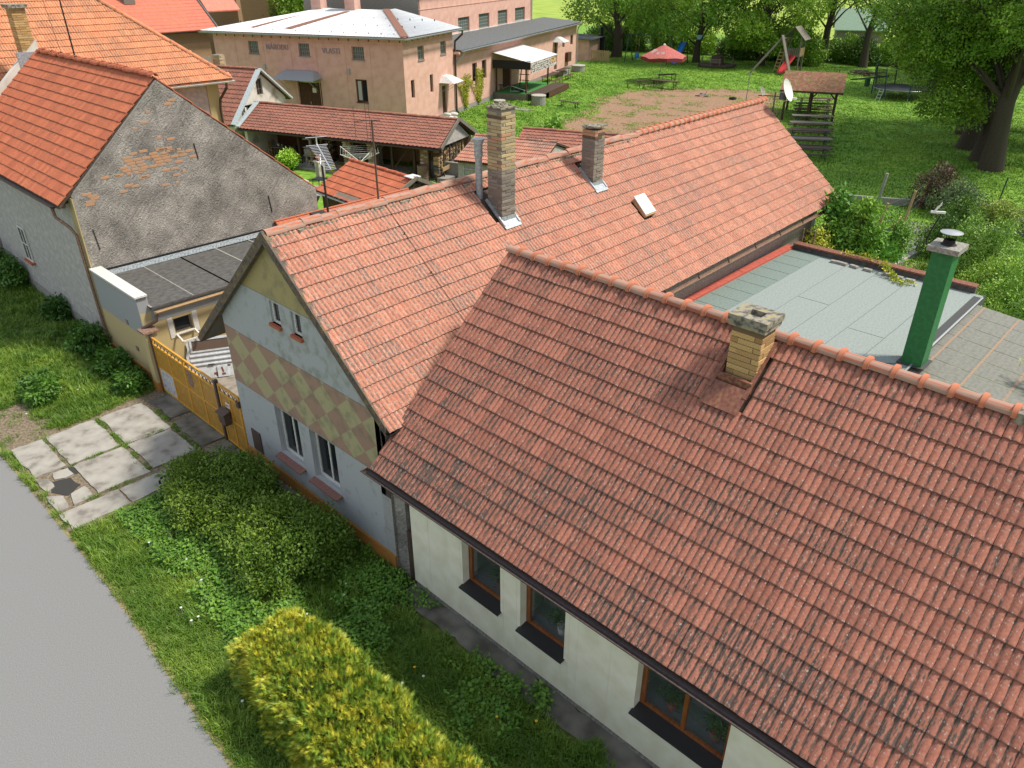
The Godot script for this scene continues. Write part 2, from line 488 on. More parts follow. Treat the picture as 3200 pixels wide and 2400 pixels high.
func wood(ramp: Array, sd: int, rough := 0.85) -> StandardMaterial3D:
	var m := StandardMaterial3D.new()
	var im := Image.create(128, 128, false, Image.FORMAT_RGB8)
	var f := noise(1.0, 4, sd)
	for y in 128:
		for x in 128:
			var s := clampf(0.5 + f.get_noise_2d(x * 0.11, y * 0.012) * 0.9, 0, 0.999) * (ramp.size() - 1)
			var k := int(s)
			im.set_pixel(x, y, (ramp[k] as Color).lerp(ramp[k + 1], s - k))
	m.albedo_texture = ImageTexture.create_from_image(im)
	m.uv1_triplanar = true
	m.uv1_scale = Vector3.ONE / 0.8
	m.roughness = rough
	return m

func pane(col: Color, a: float) -> StandardMaterial3D:
	var m := plain(Color(col.r, col.g, col.b, a), 0.03)
	m.transparency = BaseMaterial3D.TRANSPARENCY_ALPHA
	return m

func netting() -> StandardMaterial3D:
	var m := plain(Color(0.10, 0.11, 0.10, 0.45), 0.9)
	m.transparency = BaseMaterial3D.TRANSPARENCY_ALPHA
	return m

# ---------------------------------------------------------------- roof tiles
var tiles := {}
const TU := 8
const TV := 4

func tile_style(nm: String, a: Color, b: Color, dirt: Color, damt: float, lich: Color, lamt: float, spots: int, sd: int):
	var S := 512
	var out := PackedByteArray()
	out.resize(S * S * 3)
	var f1 := noise(0.06, 3, sd)
	var f2 := noise(1.0, 3, sd + 20)
	var f3 := noise(0.045, 4, sd + 40)
	var rr := RandomNumberGenerator.new()
	rr.seed = 77 + sd
	var tint := []
	for i in TU * TV: tint.append([rr.randf(), rr.randf_range(0.94, 1.05)])
	for y in S:
		var cj := y / 128
		var vv := (y % 128) / 128.0
		for x in S:
			var ci := x / 64
			var uu := (x % 64) / 64.0
			var k = tint[cj * TU + ci]
			var g := absf(fposmod(uu + 0.25, 0.5) - 0.25) / 0.25
			var gm := clampf(1.0 - g * 1.7, 0, 1)
			var col := a.lerp(b, clampf(k[0] * 0.45 + 0.25 + f1.get_noise_2d(x, y) * 0.7, 0, 1)) * float(k[1])
			var st := f2.get_noise_2d(x * 0.10, y * 0.012 + ci * 9.0)
			var lvl := damt * (0.45 + 0.28 * cj)
			var d := clampf((gm * 0.75 + st * 0.9 + f3.get_noise_2d(x * 2.0, y) * 0.35 - 0.95 + lvl) * 2.6, 0, 1)
			col = col.lerp(dirt, d * 0.85)
			if vv > 0.95: col = col.lerp(dirt, 0.35)
			var l := clampf((f3.get_noise_2d(x + 700, y * 0.7 + 300) + f2.get_noise_2d(x * 0.16 + 50, y * 0.05) * 0.5 - 0.55 + lamt * 1.6) * 4.0, 0, 1)
			if nm == "ridge" and cj == 0: col = a
			else: col = col.lerp(lich, l * 0.55)
			var at := (y * S + x) * 3
			out[at] = int(clampf(col.r, 0, 1) * 255); out[at + 1] = int(clampf(col.g, 0, 1) * 255); out[at + 2] = int(clampf(col.b, 0, 1) * 255)
	for s in spots:
		var cx := rr.randi_range(4, S - 5); var cy := rr.randi_range(4, S - 5)
		var r := rr.randf_range(0.8, 2.6)
		for dy in range(-4, 5):
			for dx in range(-4, 5):
				var e := sqrt(dx * dx * 1.6 + dy * dy * 0.5)
				if absf(e - r) < 0.75 and rr.randf() < 0.8:
					var at := ((cy + dy) * S + cx + dx) * 3
					out[at] = 176; out[at + 1] = 170; out[at + 2] = 162
	var m := StandardMaterial3D.new()
	m.albedo_texture = ImageTexture.create_from_image(Image.create_from_data(S, S, false, Image.FORMAT_RGB8, out))
	m.roughness = 0.82
	tiles[nm] = m

# one clay tile: width along x, down-slope along z, two ribs; u,v cell picks its weathering
func tile_shape(w: float, l: float, ci: int, cj: int, rib: float, scallop := false) -> MB:
	var g := MB.new()
	var us := [0.0, 0.07, 0.25, 0.43, 0.5, 0.57, 0.75, 0.93, 1.0]
	if scallop: us = [0.0, 0.12, 0.3, 0.5, 0.7, 0.88, 1.0]
	var ys := []
	var ns := []
	var ls := []
	for u in us:
		if scallop:
			ys.append(0.0); ns.append(Vector3.UP)
			ls.append(l + 0.03 - 0.055 * pow(absf(u - 0.5) * 2.0, 2.2))
		else:
			ys.append(rib * pow(absf(sin(TAU * u)), 0.6))
			var sl := cos(TAU * u) * signf(sin(TAU * u)) if absf(sin(TAU * u)) > 0.01 else 0.0
			ns.append(Vector3(-sl * 0.75, 1, 0).normalized())
			ls.append(l + 0.035)
	var x0 := 0.0015
	var ww := w - 0.003
	var lift := 0.03
	var thick := 0.024 if not scallop else 0.016
	for i in us.size() - 1:
		var xa: float = x0 + ww * us[i]; var xb: float = x0 + ww * us[i + 1]
		var ua: float = (ci + 0.02 + 0.96 * us[i]) / TU; var ub: float = (ci + 0.02 + 0.96 * us[i + 1]) / TU
		var v0 := (cj + 0.01) / TV; var v1 := (cj + 0.99) / TV
		var a := Vector3(xa, ys[i] + lift, ls[i]); var b := Vector3(xb, ys[i + 1] + lift, ls[i + 1])
		var d := Vector3(xb, ys[i + 1], 0); var e := Vector3(xa, ys[i], 0)
		g.qn(a, b, d, e, ns[i], ns[i + 1], ns[i + 1], ns[i], Vector2(ua, v1), Vector2(ub, v1), Vector2(ub, v0), Vector2(ua, v0))
		var dn := Vector3(0, -thick, 0)
		g.q(a + dn, b + dn, b, a, Vector2(ua, v1 - 0.01), Vector2(ub, v1))
	for s in [0, us.size() - 1]:
		var a := Vector3(x0 + ww * us[s], ys[s] + lift, ls[s]); var e := Vector3(a.x, ys[s], 0)
		var dn := Vector3(0, -thick, 0)
		if s == 0: g.q(e + dn, a + dn, a, e, Vector2(ci / float(TU), cj / float(TV)), Vector2((ci + 0.05) / TU, (cj + 0.9) / TV))
		else: g.q(a + dn, e + dn, e, a, Vector2(ci / float(TU), cj / float(TV)), Vector2((ci + 0.05) / TU, (cj + 0.9) / TV))
	return g

# lays tiles from the ridge corner o along du (nu tiles) and down dv (nv rows); dirt(i, j) 0..1; skip(i, j) leaves a hole
func tile_roof(roof: Node3D, o: Vector3, du: Vector3, dv: Vector3, nu: int, nv: int, w: float, l: float, style: String, most := 300, dirt = null, skip = null, rib := 0.024, scallop := false):
	var inv := roof.global_transform.affine_inverse()
	var nn := dv.cross(du)
	var flip := false
	if nn.y < 0:
		o += du * nu * w; du = -du; nn = -nn; flip = true
	var shapes := {}
	var meshes := {}
	var spots := []
	var eye := cam.global_transform
	var tf := tan(deg_to_rad(cam.fov * 0.5))
	for j in nv:
		var sag := R(-0.004, 0.004)
		for i in nu:
			var ii := nu - 1 - i if flip else i
			if skip and skip.call(ii, j): continue
			var p := o + du * (i * w) + dv * (j * l + sag + R(-0.004, 0.004)) + nn * R(0, 0.004)
			var bs := Basis(du, nn, dv).rotated(nn, R(-0.008, 0.008)).rotated(du, R(-0.006, 0.006))
			var dd := 0.35
			if dirt: dd = dirt.call(ii, j)
			var cj := clampi(int(dd * TV + R(-0.8, 0.8)), 0, TV - 1)
			var ci := rng.randi_range(0, TU - 1)
			var e := eye.affine_inverse() * (p + du * w * 0.5 + dv * l * 0.5)
			var seen := e.z < 0 and absf(e.x) < -e.z * tf * 1.36 and absf(e.y) < -e.z * tf * 1.03
			spots.append([e.length() + (0.0 if seen else 1000.0), Transform3D(bs, p), ci, cj])
	spots.sort_custom(func(a, b): return a[0] < b[0])
	var rest := MB.new()
	for k in spots.size():
		var s = spots[k]
		var key: int = s[2] * 10 + s[3]
		if not shapes.has(key): shapes[key] = tile_shape(w, l, s[2], s[3], rib, scallop)
		var x: Transform3D = inv * s[1]
		if k < most:
			if not meshes.has(key): meshes[key] = shapes[key].mesh()
			var m := part(roof, "roof_tile", meshes[key], tiles[style])
			m.transform = x
		else:
			rest.add(x, shapes[key])
	if rest.v.size() > 0:
		var r := part(roof, "further_roof_tiles", rest, tiles[style])
		r.set_meta("kind", "stuff")

# half-round ridge tile, its length along x, with a raised collar at one end
func ridge_shape(l: float, r: float, collar: bool, ci: int) -> MB:
	var g := MB.new()
	var K := 8
	var rows := [[0.0, r * 0.92], [l, r]] if not collar else [[0.0, r * 0.9], [l * 0.82, r * 0.98], [l * 0.83, r * 1.34], [l * 0.97, r * 1.36], [l, r * 1.1]]
	for i in rows.size() - 1:
		for k in K:
			var a0 := PI * k / K; var a1 := PI * (k + 1) / K
			var f := func(s, a): return Vector3(rows[s][0], sin(a) * rows[s][1], -cos(a) * rows[s][1] * 1.05)
			var A: Vector3 = f.call(i, a0); var B: Vector3 = f.call(i + 1, a0); var Cc: Vector3 = f.call(i + 1, a1); var E: Vector3 = f.call(i, a1)
			var n0 := Vector3(0, sin(a0), -cos(a0)); var n1 := Vector3(0, sin(a1), -cos(a1))
			var u0 := (ci + 0.27 + 0.4 * i / rows.size()) / TU; var u1 := (ci + 0.27 + 0.4 * (i + 1) / rows.size()) / TU
			var cj := 1 + ci % (TV - 1)
			if collar and i > 0: cj = 0
			var v0 := (cj + 0.1 + 0.8 * k / K) / TV; var v1 := (cj + 0.1 + 0.8 * (k + 1) / K) / TV
			g.qn(A, E, Cc, B, n0, n1, n1, n0, Vector2(u0, v0), Vector2(u0, v1), Vector2(u1, v1), Vector2(u1, v0))
	var e := rows.size() - 1
	for k in K:
		var a0 := PI * k / K; var a1 := PI * (k + 1) / K
		var r1: float = rows[e][1]
		g.q(Vector3(l, sin(a0) * r1, -cos(a0) * r1 * 1.05), Vector3(l, sin(a1) * r1, -cos(a1) * r1 * 1.05), Vector3(l, sin(a1) * (r1 - 0.025), -cos(a1) * (r1 - 0.025)), Vector3(l, sin(a0) * (r1 - 0.025), -cos(a0) * (r1 - 0.025)))
	return g

# ridge tiles between two points; step is their pitch
func ridge_row(roof: Node3D, a: Vector3, b: Vector3, step: float, r: float, collar: bool, m: Material, wob := 0.01, lean := 0.0):
	var inv := roof.global_transform.affine_inverse()
	var x := (b - a).normalized()
	var z := x.cross(Vector3.UP).normalized()
	var bs := Basis(x, z.cross(x), z)
	var nn := int(round(a.distance_to(b) / step))
	var ms := []
	for k in 5: ms.append(ridge_shape(step * 1.06, r, collar, k).mesh())
	for i in nn:
		var o := part(roof, "ridge_tile", ms[rng.randi() % 5], m)
		var k := bs.rotated(z, lean + R(-wob, wob)).rotated(Vector3.UP, R(-wob, wob))
		o.transform = inv * Transform3D(k, a + x * (i * step) + Vector3(0, R(-wob, wob) * 0.5 - r * 0.35, 0))

# a chimney of single bricks; at = middle of its foot, w along x, d along z
func brick_stack(par: Node3D, at: Vector3, w: float, d: float, h: float, bh: float, mats: Callable, jit := 0.004, t := 0.13, mm: Material = null):
	var core := MB.new()
	core.bx(Vector3(-w / 2 + 0.012, -0.5, -d / 2 + 0.012), Vector3(w / 2 - 0.012, h - 0.01, d / 2 - 0.012))
	var c := part(par, "chimney", core, mm if mm else M.mortar, at)
	var jt := 0.014
	var ax := MB.new(); ax.cbx(Vector3(-(w - t) / 2 + jt / 2, 0, -t / 2), Vector3((w - t) / 2 - jt / 2, bh - jt, t / 2), 0.006)
	var az := MB.new(); az.cbx(Vector3(-t / 2, 0, -(d - t) / 2 + jt / 2), Vector3(t / 2, bh - jt, (d - t) / 2 - jt / 2), 0.006)
	var mx := ax.mesh(); var mz := az.mesh()
	for i in int(h / bh):
		var s := 1.0 if i % 2 == 0 else -1.0
		for k in 4:
			var p := Vector3.ZERO
			if k == 0: p = Vector3(-s * t / 2, 0, d / 2 - t / 2)
			elif k == 1: p = Vector3(s * t / 2, 0, -d / 2 + t / 2)
			elif k == 2: p = Vector3(w / 2 - t / 2, 0, s * t / 2)
			else: p = Vector3(-w / 2 + t / 2, 0, -s * t / 2)
			var b := part(c, "brick", mx if k < 2 else mz, mats.call(i * bh), p + Vector3(R(-jit, jit), i * bh, R(-jit, jit)))
			b.rotation.y = R(-jit, jit) * 2.0
	return c

# ---------------------------------------------------------------- walls and windows, in a wall's own axes: x along, y up, +z outwards
func wall(x0: float, x1: float, h0: float, top: Callable, holes: Array, depth: float, breaks := [], W := 0.0, H := 0.0) -> MB:
	var g := MB.new()
	var xs := [x0, x1]
	xs.append_array(breaks)
	for o in holes:
		xs.append(o[0]); xs.append(o[1])
	xs.sort()
	for i in xs.size() - 1:
		var a: float = xs[i]; var b: float = xs[i + 1]
		if b - a < 0.0005: continue
		var mid := (a + b) / 2
		var hs := []
		for o in holes:
			if o[0] < mid and o[1] > mid: hs.append(o)
		hs.sort_custom(func(p, r): return p[2] < r[2])
		var y := h0
		for o in hs:
			face(g, a, b, y, y, o[2], o[2], x0, h0, W, H)
			y = o[3]
		face(g, a, b, y, y, top.call(a + 0.0001), top.call(b - 0.0001), x0, h0, W, H)
	for o in holes:
		var p := [Vector3(o[0], o[2], 0), Vector3(o[1], o[2], 0), Vector3(o[1], o[3], 0), Vector3(o[0], o[3], 0)]
		for k in 4:
			var a: Vector3 = p[k]; var b: Vector3 = p[(k + 1) % 4]
			var dn := Vector3(0, 0, -depth)
			g.q(a, b, b + dn, a + dn, Vector2(0.01, 0.90), Vector2(0.02, 0.91))
	return g

func face(g: MB, a: float, b: float, ya: float, yb: float, ta: float, tb: float, x0: float, h0: float, W: float, H: float):
	if ta - ya < 0.0005 and tb - yb < 0.0005: return
	var A := Vector3(a, ya, 0); var B := Vector3(b, yb, 0); var Cc := Vector3(b, tb, 0); var E := Vector3(a, ta, 0)
	var f := func(p: Vector3): return Vector2((p.x - x0) / maxf(W, 0.001), 1.0 - (p.y - h0) / maxf(H, 0.001)) if W > 0 else Vector2(p.x, -p.y)
	g.qn(A, B, Cc, E, Vector3.BACK, Vector3.BACK, Vector3.BACK, Vector3.BACK, f.call(A), f.call(B), f.call(Cc), f.call(E))

# window in an opening (lower corner at, size w x h) set back by rec; cols x rows panes
func window(par: Node3D, at: Vector3, w: float, h: float, rec: float, fm: Material, gm: Material, cols := 1, rows := 1, fw := 0.06, nm := "window", deg := 0.0) -> MeshInstance3D:
	var g := MB.new()
	var z := -rec
	g.bx(Vector3(0, 0, z - 0.05), Vector3(w, fw, z)); g.bx(Vector3(0, h - fw, z - 0.05), Vector3(w, h, z))
	g.bx(Vector3(0, fw, z - 0.05), Vector3(fw, h - fw, z)); g.bx(Vector3(w - fw, fw, z - 0.05), Vector3(w, h - fw, z))
	for i in range(1, cols):
		var x := fw + (w - 2 * fw) * i / cols
		g.bx(Vector3(x - fw * 0.4, fw, z - 0.045), Vector3(x + fw * 0.4, h - fw, z - 0.004))
	for i in range(1, rows):
		var y := fw + (h - 2 * fw) * i / rows
		g.bx(Vector3(fw, y - fw * 0.3, z - 0.042), Vector3(w - fw, y + fw * 0.3, z - 0.006))
	var o := part(par, nm, g, fm, at)
	o.rotation.y = deg_to_rad(deg)
	for i in cols:
		for j in rows:
			var p := MB.new()
			var xa := fw + (w - 2 * fw) * i / cols + 0.004; var xb := fw + (w - 2 * fw) * (i + 1) / cols - 0.004
			var ya := fw + (h - 2 * fw) * j / rows + 0.004; var yb := fw + (h - 2 * fw) * (j + 1) / rows - 0.004
			p.bx(Vector3(xa, ya, z - 0.03), Vector3(xb, yb, z - 0.024))
			part(o, "pane", p, gm)
	return o

func boxpart(par: Node3D, nm: String, lo: Vector3, hi: Vector3, m: Material) -> MeshInstance3D:
	var g := MB.new()
	g.bx(lo, hi)
	return part(par, nm, g, m)

# box given in street axes (x, b, h)
func bpart(par: Node3D, nm: String, x0: float, x1: float, b0: float, b1: float, h0: float, h1: float, m: Material) -> MeshInstance3D:
	return boxpart(par, nm, Vector3(x0, h0, -b1), Vector3(x1, h1, -b0), m)

# half-round gutter along a line, open upwards
func gutter_shape(a: Vector3, b: Vector3, r: float) -> MB:
	var g := MB.new()
	var x := (b - a).normalized()
	var z := x.cross(Vector3.UP).normalized()
	var K := 8
	for s in [1.0, 0.86]:
		for k in K:
			var a0 := PI + PI * k / K; var a1 := PI + PI * (k + 1) / K
			var f := func(p: Vector3, w: float): return p + (z * cos(w) + Vector3.UP * sin(w)) * r * s
			if s == 1.0: g.q(f.call(a, a1), f.call(b, a1), f.call(b, a0), f.call(a, a0))
			else: g.q(f.call(a, a0), f.call(b, a0), f.call(b, a1), f.call(a, a1))
	for e in [-1.0, 1.0]:
		g.bar(a + z * r * e, b + z * r * e, r * 0.3, r * 0.25)
	for p in [a, b]:
		for k in K:
			var a0 := PI + PI * k / K; var a1 := PI + PI * (k + 1) / K
			g.tri(p, p + (z * cos(a0) + Vector3.UP * sin(a0)) * r, p + (z * cos(a1) + Vector3.UP * sin(a1)) * r)
	return g
func sheet(pts: Array, h: float) -> MB:
	var g := MB.new()
	var a := []
	for p in pts: a.append(P(p[0], p[1], h))
	var area := 0.0
	for i in pts.size():
		var q0 = pts[i]; var q1 = pts[(i + 1) % pts.size()]
		area += q0[0] * q1[1] - q1[0] * q0[1]
	if area < 0: a.reverse()
	g.prism(a, Vector3.DOWN * 0.01, true)
	return g

# outline with a wandering edge
func ragged(pts: Array, step: float, amp: float, sd: int) -> Array:
	var f := noise(0.6, 3, sd)
	var out := []
	for i in pts.size():
		var a := Vector2(pts[i][0], pts[i][1]); var b := Vector2(pts[(i + 1) % pts.size()][0], pts[(i + 1) % pts.size()][1])
		var n := maxi(1, int(a.distance_to(b) / step))
		var w := (b - a).orthogonal().normalized()
		for k in n:
			var p := a.lerp(b, float(k) / n)
			p += w * f.get_noise_2d(p.x * 2.0, p.y * 2.0) * amp
			out.append([p.x, p.y])
	return out

func make_ground():
	struct("ground", sheet([[-420, -60], [160, -60], [160, 420], [-420, 420]], 0.0), M.park_grass)
	struct("verge_soil", sheet([[-60, 2.0], [14, 2.0], [14, 7.4], [-60, 7.4]], 0.004), M.grass_ground)
	# far meadow behind the belt of trees
	struct("field", sheet([[-300, 122], [60, 128], [120, 400], [-400, 400]], 0.006), M.field)
	var edge := [[40, -9.0], [-90, -9.0]]
	var f := noise(0.5, 4, 5)
	for i in 521:
		var x := -90.0 + i * 0.25
		var b := 2.5 + 0.05 * sin(x * 0.3) - 0.03 * maxf(0, x + 14.0) + f.get_noise_1d(x * 8.0) * 0.05
		edge.append([x, b])
	struct("road", sheet(edge, 0.012), M.asphalt)
	# dry sandy margin between tarmac and turf
	var mg := []
	for i in 521:
		var x := -90.0 + i * 0.25
		mg.append([x, 2.5 + 0.05 * sin(x * 0.3) - 0.03 * maxf(0, x + 14.0) + 0.10 + f.get_noise_1d(x * 9.0 + 40.0) * 0.14])
	mg.append([40, 0.5]); mg.append([-90, 0.5])
	struct("road_margin", sheet(mg, 0.008), M.dry)
	# worn earth beside and under the driveway
	struct("driveway_soil", sheet(ragged([[-23.6, 2.72], [-16.1, 2.66], [-16.1, 7.0], [-21.3, 7.0], [-21.4, 5.2], [-23.2, 4.3]], 0.2, 0.35, 8), 0.009), M.soil)
	var dw := thing("driveway", "", "")
	for k in ["label", "category"]: dw.remove_meta(k)
	dw.set_meta("kind", "structure")
	var sl := [ # x0, x1, b0, b1, dark
		[-20.78, -19.02, 2.78, 3.50, 0], [-20.80, -18.98, 3.60, 4.84, 0], [-20.74, -18.86, 4.98, 6.14, 0], [-20.7, -19.30, 6.36, 6.92, 1],
		[-18.86, -17.22, 3.62, 4.84, 0], [-18.82, -17.32, 4.98, 6.12, 0], [-19.05, -17.35, 6.30, 6.92, 1],
		[-17.06, -16.30, 2.70, 4.02, 0], [-17.04, -16.34, 4.06, 5.30, 0], [-17.02, -16.4, 5.34, 6.1, 1], [-17.1, -16.12, 6.22, 6.9, 1]]
	for s in sl:
		var pts := ragged([[s[0], s[2]], [s[1], s[2]], [s[1], s[3]], [s[0], s[3]]], 0.16, 0.07, int(s[0] * -31 + s[2] * 17))
		var a := []
		for p in pts: a.append(P(p[0], p[1], 0.045 + R(-0.006, 0.006)))
		var g := MB.new()
		g.prism(a, Vector3.DOWN * 0.06)
		part(dw, "concrete_slab", g, M.slab_dark if s[4] else M.slab)
	# broken slab by the road: pieces left standing in bitumen patches
	for br in [[[-18.95, 2.76], [-18.55, 2.74], [-18.15, 2.80], [-18.3, 3.0], [-18.75, 3.02]], [[-18.92, 3.16], [-18.6, 3.1], [-18.45, 3.3], [-18.5, 3.52], [-18.9, 3.5]], [[-18.0, 2.72], [-17.2, 2.7], [-17.18, 2.92], [-17.75, 3.0]], [[-17.7, 3.16], [-17.2, 3.06], [-17.2, 3.52], [-17.8, 3.5]]]:
		var a := []
		for p in ragged(br, 0.12, 0.05, int(br[0][0] * -90)): a.append(P(p[0], p[1], 0.043))
		var g := MB.new()
		g.prism(a, Vector3.DOWN * 0.06)
		part(dw, "concrete_slab", g, M.slab)
	for pt in [[[-18.6, 2.95], [-18.1, 2.86], [-17.7, 3.1], [-17.95, 3.46], [-18.4, 3.4]], [[-19.0, 3.4], [-18.6, 3.35], [-18.45, 3.62], [-18.8, 3.72]]]:
		part(dw, "bitumen_patch", sheet(ragged(pt, 0.1, 0.08, 44), 0.02), M.bitumen)
	# yards
	struct("yard_paving", sheet([[-21.4, 7.0], [-15.9, 7.0], [-15.9, 20.0], [-21.4, 20.0]], 0.01), M.yard)

# ---------------------------------------------------------------- cream cottage by the street
func cream_cottage():
	var t := thing("cream_cottage", "cream rendered cottage with brown-red tiled roof and wood-framed windows", "house")
	var xa := -9.40; var xb := 4.2
	var fb := 6.95
	var holes := [[-7.93, -6.95, 1.0, 2.35], [-6.47, -5.47, 0.97, 2.35], [-4.04, -2.50, 1.0, 2.35], [-1.2, 0.3, 1.0, 2.35]]
	var w := wall(xa, xb, 0.16, func(_x): return 2.95, holes, 0.22)
	part(t, "street_wall", w, M.cream, P(0, fb, 0))
	# groove lines between render panels: thin raised beads
	for x in [-8.88, -7.99, -6.88, -6.56, -5.38, -5.2, -4.55]:
		bpart(t, "render_bead", x - 0.006, x + 0.006, fb - 0.005, fb, 0.17, 2.9, M.cream)
	bpart(t, "side_wall", xa, xa + 0.3, fb + 0.003, 13.6, 0.16, 2.94, M.cream)
	bpart(t, "rear_wall", xa + 0.3, xb, 13.3, 13.6, 0, 2.94, M.cream)
	bpart(t, "end_wall", xb - 0.3, xb, fb + 0.003, 13.3, 0.16, 2.94, M.cream)
	bpart(t, "plinth", xa + 0.02, xb, fb + 0.02, 13.5, 0, 0.16, M.concrete)
	var gp := MB.new()
	gp.prism([P(xa, 6.97, 2.9), P(xa, 13.4, 2.9), P(xa, 10.14, 6.1)], Vector3(0.3, 0, 0))
	part(t, "gable", gp, M.grey_render)
	var cols := [1, 1, 2, 2]
	for k in 4:
		var o = holes[k]
		var win := window(t, P(o[0], fb, o[2]) + Vector3(0, 0.03, 0), o[1] - o[0], o[3] - o[2] - 0.03, 0.16, M.wood_window, M.glass, cols[k], 1, 0.085)
		var sl := MB.new()
		sl.prism([Vector3(-0.02, 0.03, -0.18), Vector3(-0.02, -0.01, 0.10), Vector3(o[1] - o[0] + 0.02, -0.01, 0.10), Vector3(o[1] - o[0] + 0.02, 0.03, -0.18)], Vector3(0, -0.03, 0))
		part(win, "sill", sl, M.sill_dark)
		var room := MB.new()
		var wd: float = o[1] - o[0]
		# the niche of the room behind the pane: floor board, sides, back
		room.bx(Vector3(-0.1, -0.06, -0.75), Vector3(wd + 0.1, -0.02, -0.22)); room.bx(Vector3(-0.12, -0.02, -0.75), Vector3(-0.10, 1.5, -0.22))
		room.bx(Vector3(wd + 0.10, -0.02, -0.75), Vector3(wd + 0.12, 1.5, -0.22)); room.bx(Vector3(-0.12, -0.02, -0.79), Vector3(wd + 0.12, 1.5, -0.75)); room.bx(Vector3(-0.12, 1.5, -0.75), Vector3(wd + 0.12, 1.54, -0.22))
		part(win, "niche", room, plain(C(120, 128, 126), 0.9))
		# pot plants behind the glass stand on the inner sill
		for i in (1 if k < 2 else 2):
			var lab: String = ["dark flowering pot plant behind the window next to the grey gable house", "spiky pot plant in a white pot behind a cottage window", "leafy plant in a terracotta pot behind the double cottage window", "leafy pot plant behind a cottage window"][mini(k, 3)]
			if k == 2 and i == 1: lab = "low leafy pot plant beside the terracotta pot behind double window"
			if k == 3: continue
			var pt := thing("window_plant", lab, "plant", P(o[0] + wd * (0.62 if k < 2 else 0.28 + 0.5 * i), fb + 0.42, o[2] + 0.01), 0, "pot plants on the cottage window sills")
			var pot := MB.new()
			pot.lathe(Vector3.ZERO, [[0.0, 0.0], [0.07, 0.0], [0.10, 0.18], [0.105, 0.2], [0.0, 0.19]], 12)
			part(pt, "pot", pot, [M.terracotta, M.white_plastic, M.terracotta][k])
			var xs := []
			var cs := PackedFloat32Array()
			for q in 60:
				var dir := Vector3(R(-1, 1), R(0.1, 1.2), R(-0.6, 0.6))
				xs.append(Transform3D(rb().scaled(Vector3.ONE * R(0.5, 1.0)), Vector3(0, 0.2, 0) + dir * 0.2))
				cs.append(rng.randf())
			leaves(pt, "foliage", clump(7, 0.09, 0.09, 0.03, 3), M.leaf, xs, cs, C(46, 76, 32), C(76, 110, 46))
	# roof: two slopes on a dark deck
	var rf := group_node(t, "roof")
	var sl := deg_to_rad(41.2)
	var E := P(-9.78, 6.45, 3.06); var Rg := P(-9.78, 10.14, 6.29)
	var L := 13.4
	var deck := MB.new()
	var up := Vector3(0, -0.10, 0)
	deck.prism([E + Vector3(0.05, -0.03, 0), E + Vector3(L, -0.03, 0), Rg + Vector3(L, -0.03, 0), Rg + Vector3(0.05, -0.03, 0)], up)
	deck.prism([Rg + Vector3(0.05, -0.03, 0), Rg + Vector3(L, -0.03, 0), P(-9.78 + L, 13.85, 3.02), P(-9.73, 13.85, 3.02)], up)
	part(rf, "deck", deck, M.wood_dark)
	var dv := (E - Rg).normalized()
	var near_dirt := func(i, j): return clampf(0.18 + 0.055 * maxf(0, j - 6.0) - 0.004 * i + 0.15 * sin(i * 0.21 + j), 0.0, 1.0)
	var hole := func(i, j): return j >= 1 and j <= 3 and i >= 25 and i <= 27
	tile_roof(rf, Rg, Vector3.RIGHT, dv, 66, 15, 0.203, 0.3273, "near", 300, near_dirt, hole, 0.034)
	# plain covering of the hidden rear slope
	tile_roof(rf, Rg + Vector3(L - 0.1, 0, 0), Vector3.LEFT, (P(0, 13.85, 3.06) - P(0, 10.14, 6.29)).normalized(), 44, 10, 0.304, 0.49, "near", 0)
	ridge_row(rf, Rg + Vector3(-0.02, 0.05, 0), Rg + Vector3(8.78, 0.05, 0), 0.366, 0.105, true, tiles.ridge, 0.012)
	var mr := MB.new()
	for i in 18:
		var p := Rg + Vector3(8.78 + i * 0.25, -0.02, 0)
		mr.ob(Transform3D(Basis().rotated(Vector3.RIGHT, R(-0.05, 0.05)).rotated(Vector3.UP, R(-0.05, 0.05)), p + Vector3(0.12, R(-0.01, 0.02), 0)), Vector3(0.26, 0.17, 0.24))
	part(rf, "mortar_ridge", mr, M.lichen)
	# verge board under the exposed end of the tiles
	var vb := MB.new()
	vb.prism([E + Vector3(0.03, -0.2, 0), E + Vector3(0.03, -0.02, 0), Rg + Vector3(0.03, -0.02, 0), Rg + Vector3(0.03, -0.2, 0)], Vector3(0.03, 0, 0))
	part(rf, "verge_board", vb, M.wood_dark)
	var gt := gutter_shape(E + Vector3(-0.12, -0.07, 0.09), E + Vector3(L, -0.07, 0.09), 0.075)
	part(t, "gutter", gt, M.gutter)
	# yellow brick chimney
	var ch: MeshInstance3D = brick_stack(t, P(-4.42, 9.76, 5.14), 0.50, 0.42, 1.42, 0.089, func(h): return M.brick_yellow[rng.randi() % (3 if h < 1.0 else 5)], 0.004, 0.12, plain(C(112, 92, 66), 0.95))
	var cap := MB.new()
	cap.bx(Vector3(-0.29, 1.42, -0.25), Vector3(0.29, 1.5, 0.25))
	cap.bx(Vector3(-0.31, 1.5, -0.27), Vector3(-0.12, 1.6, 0.27)); cap.bx(Vector3(0.12, 1.5, -0.27), Vector3(0.31, 1.6, 0.27))
	cap.bx(Vector3(-0.12, 1.5, -0.27), Vector3(0.12, 1.6, -0.1)); cap.bx(Vector3(-0.12, 1.5, 0.1), Vector3(0.12, 1.6, 0.27))
	part(ch, "cap", cap, M.lichen)
	var fl := MB.new()
	var n := Vector3(0, cos(sl), sin(sl))
	var c0 := Rg + dv * 1.02 + Vector3(5.33, 0, 0) + n * 0.075
	fl.ob(Transform3D(Basis(Vector3.RIGHT, n, dv), c0 + dv * 0.17), Vector3(0.62, 0.008, 0.42))
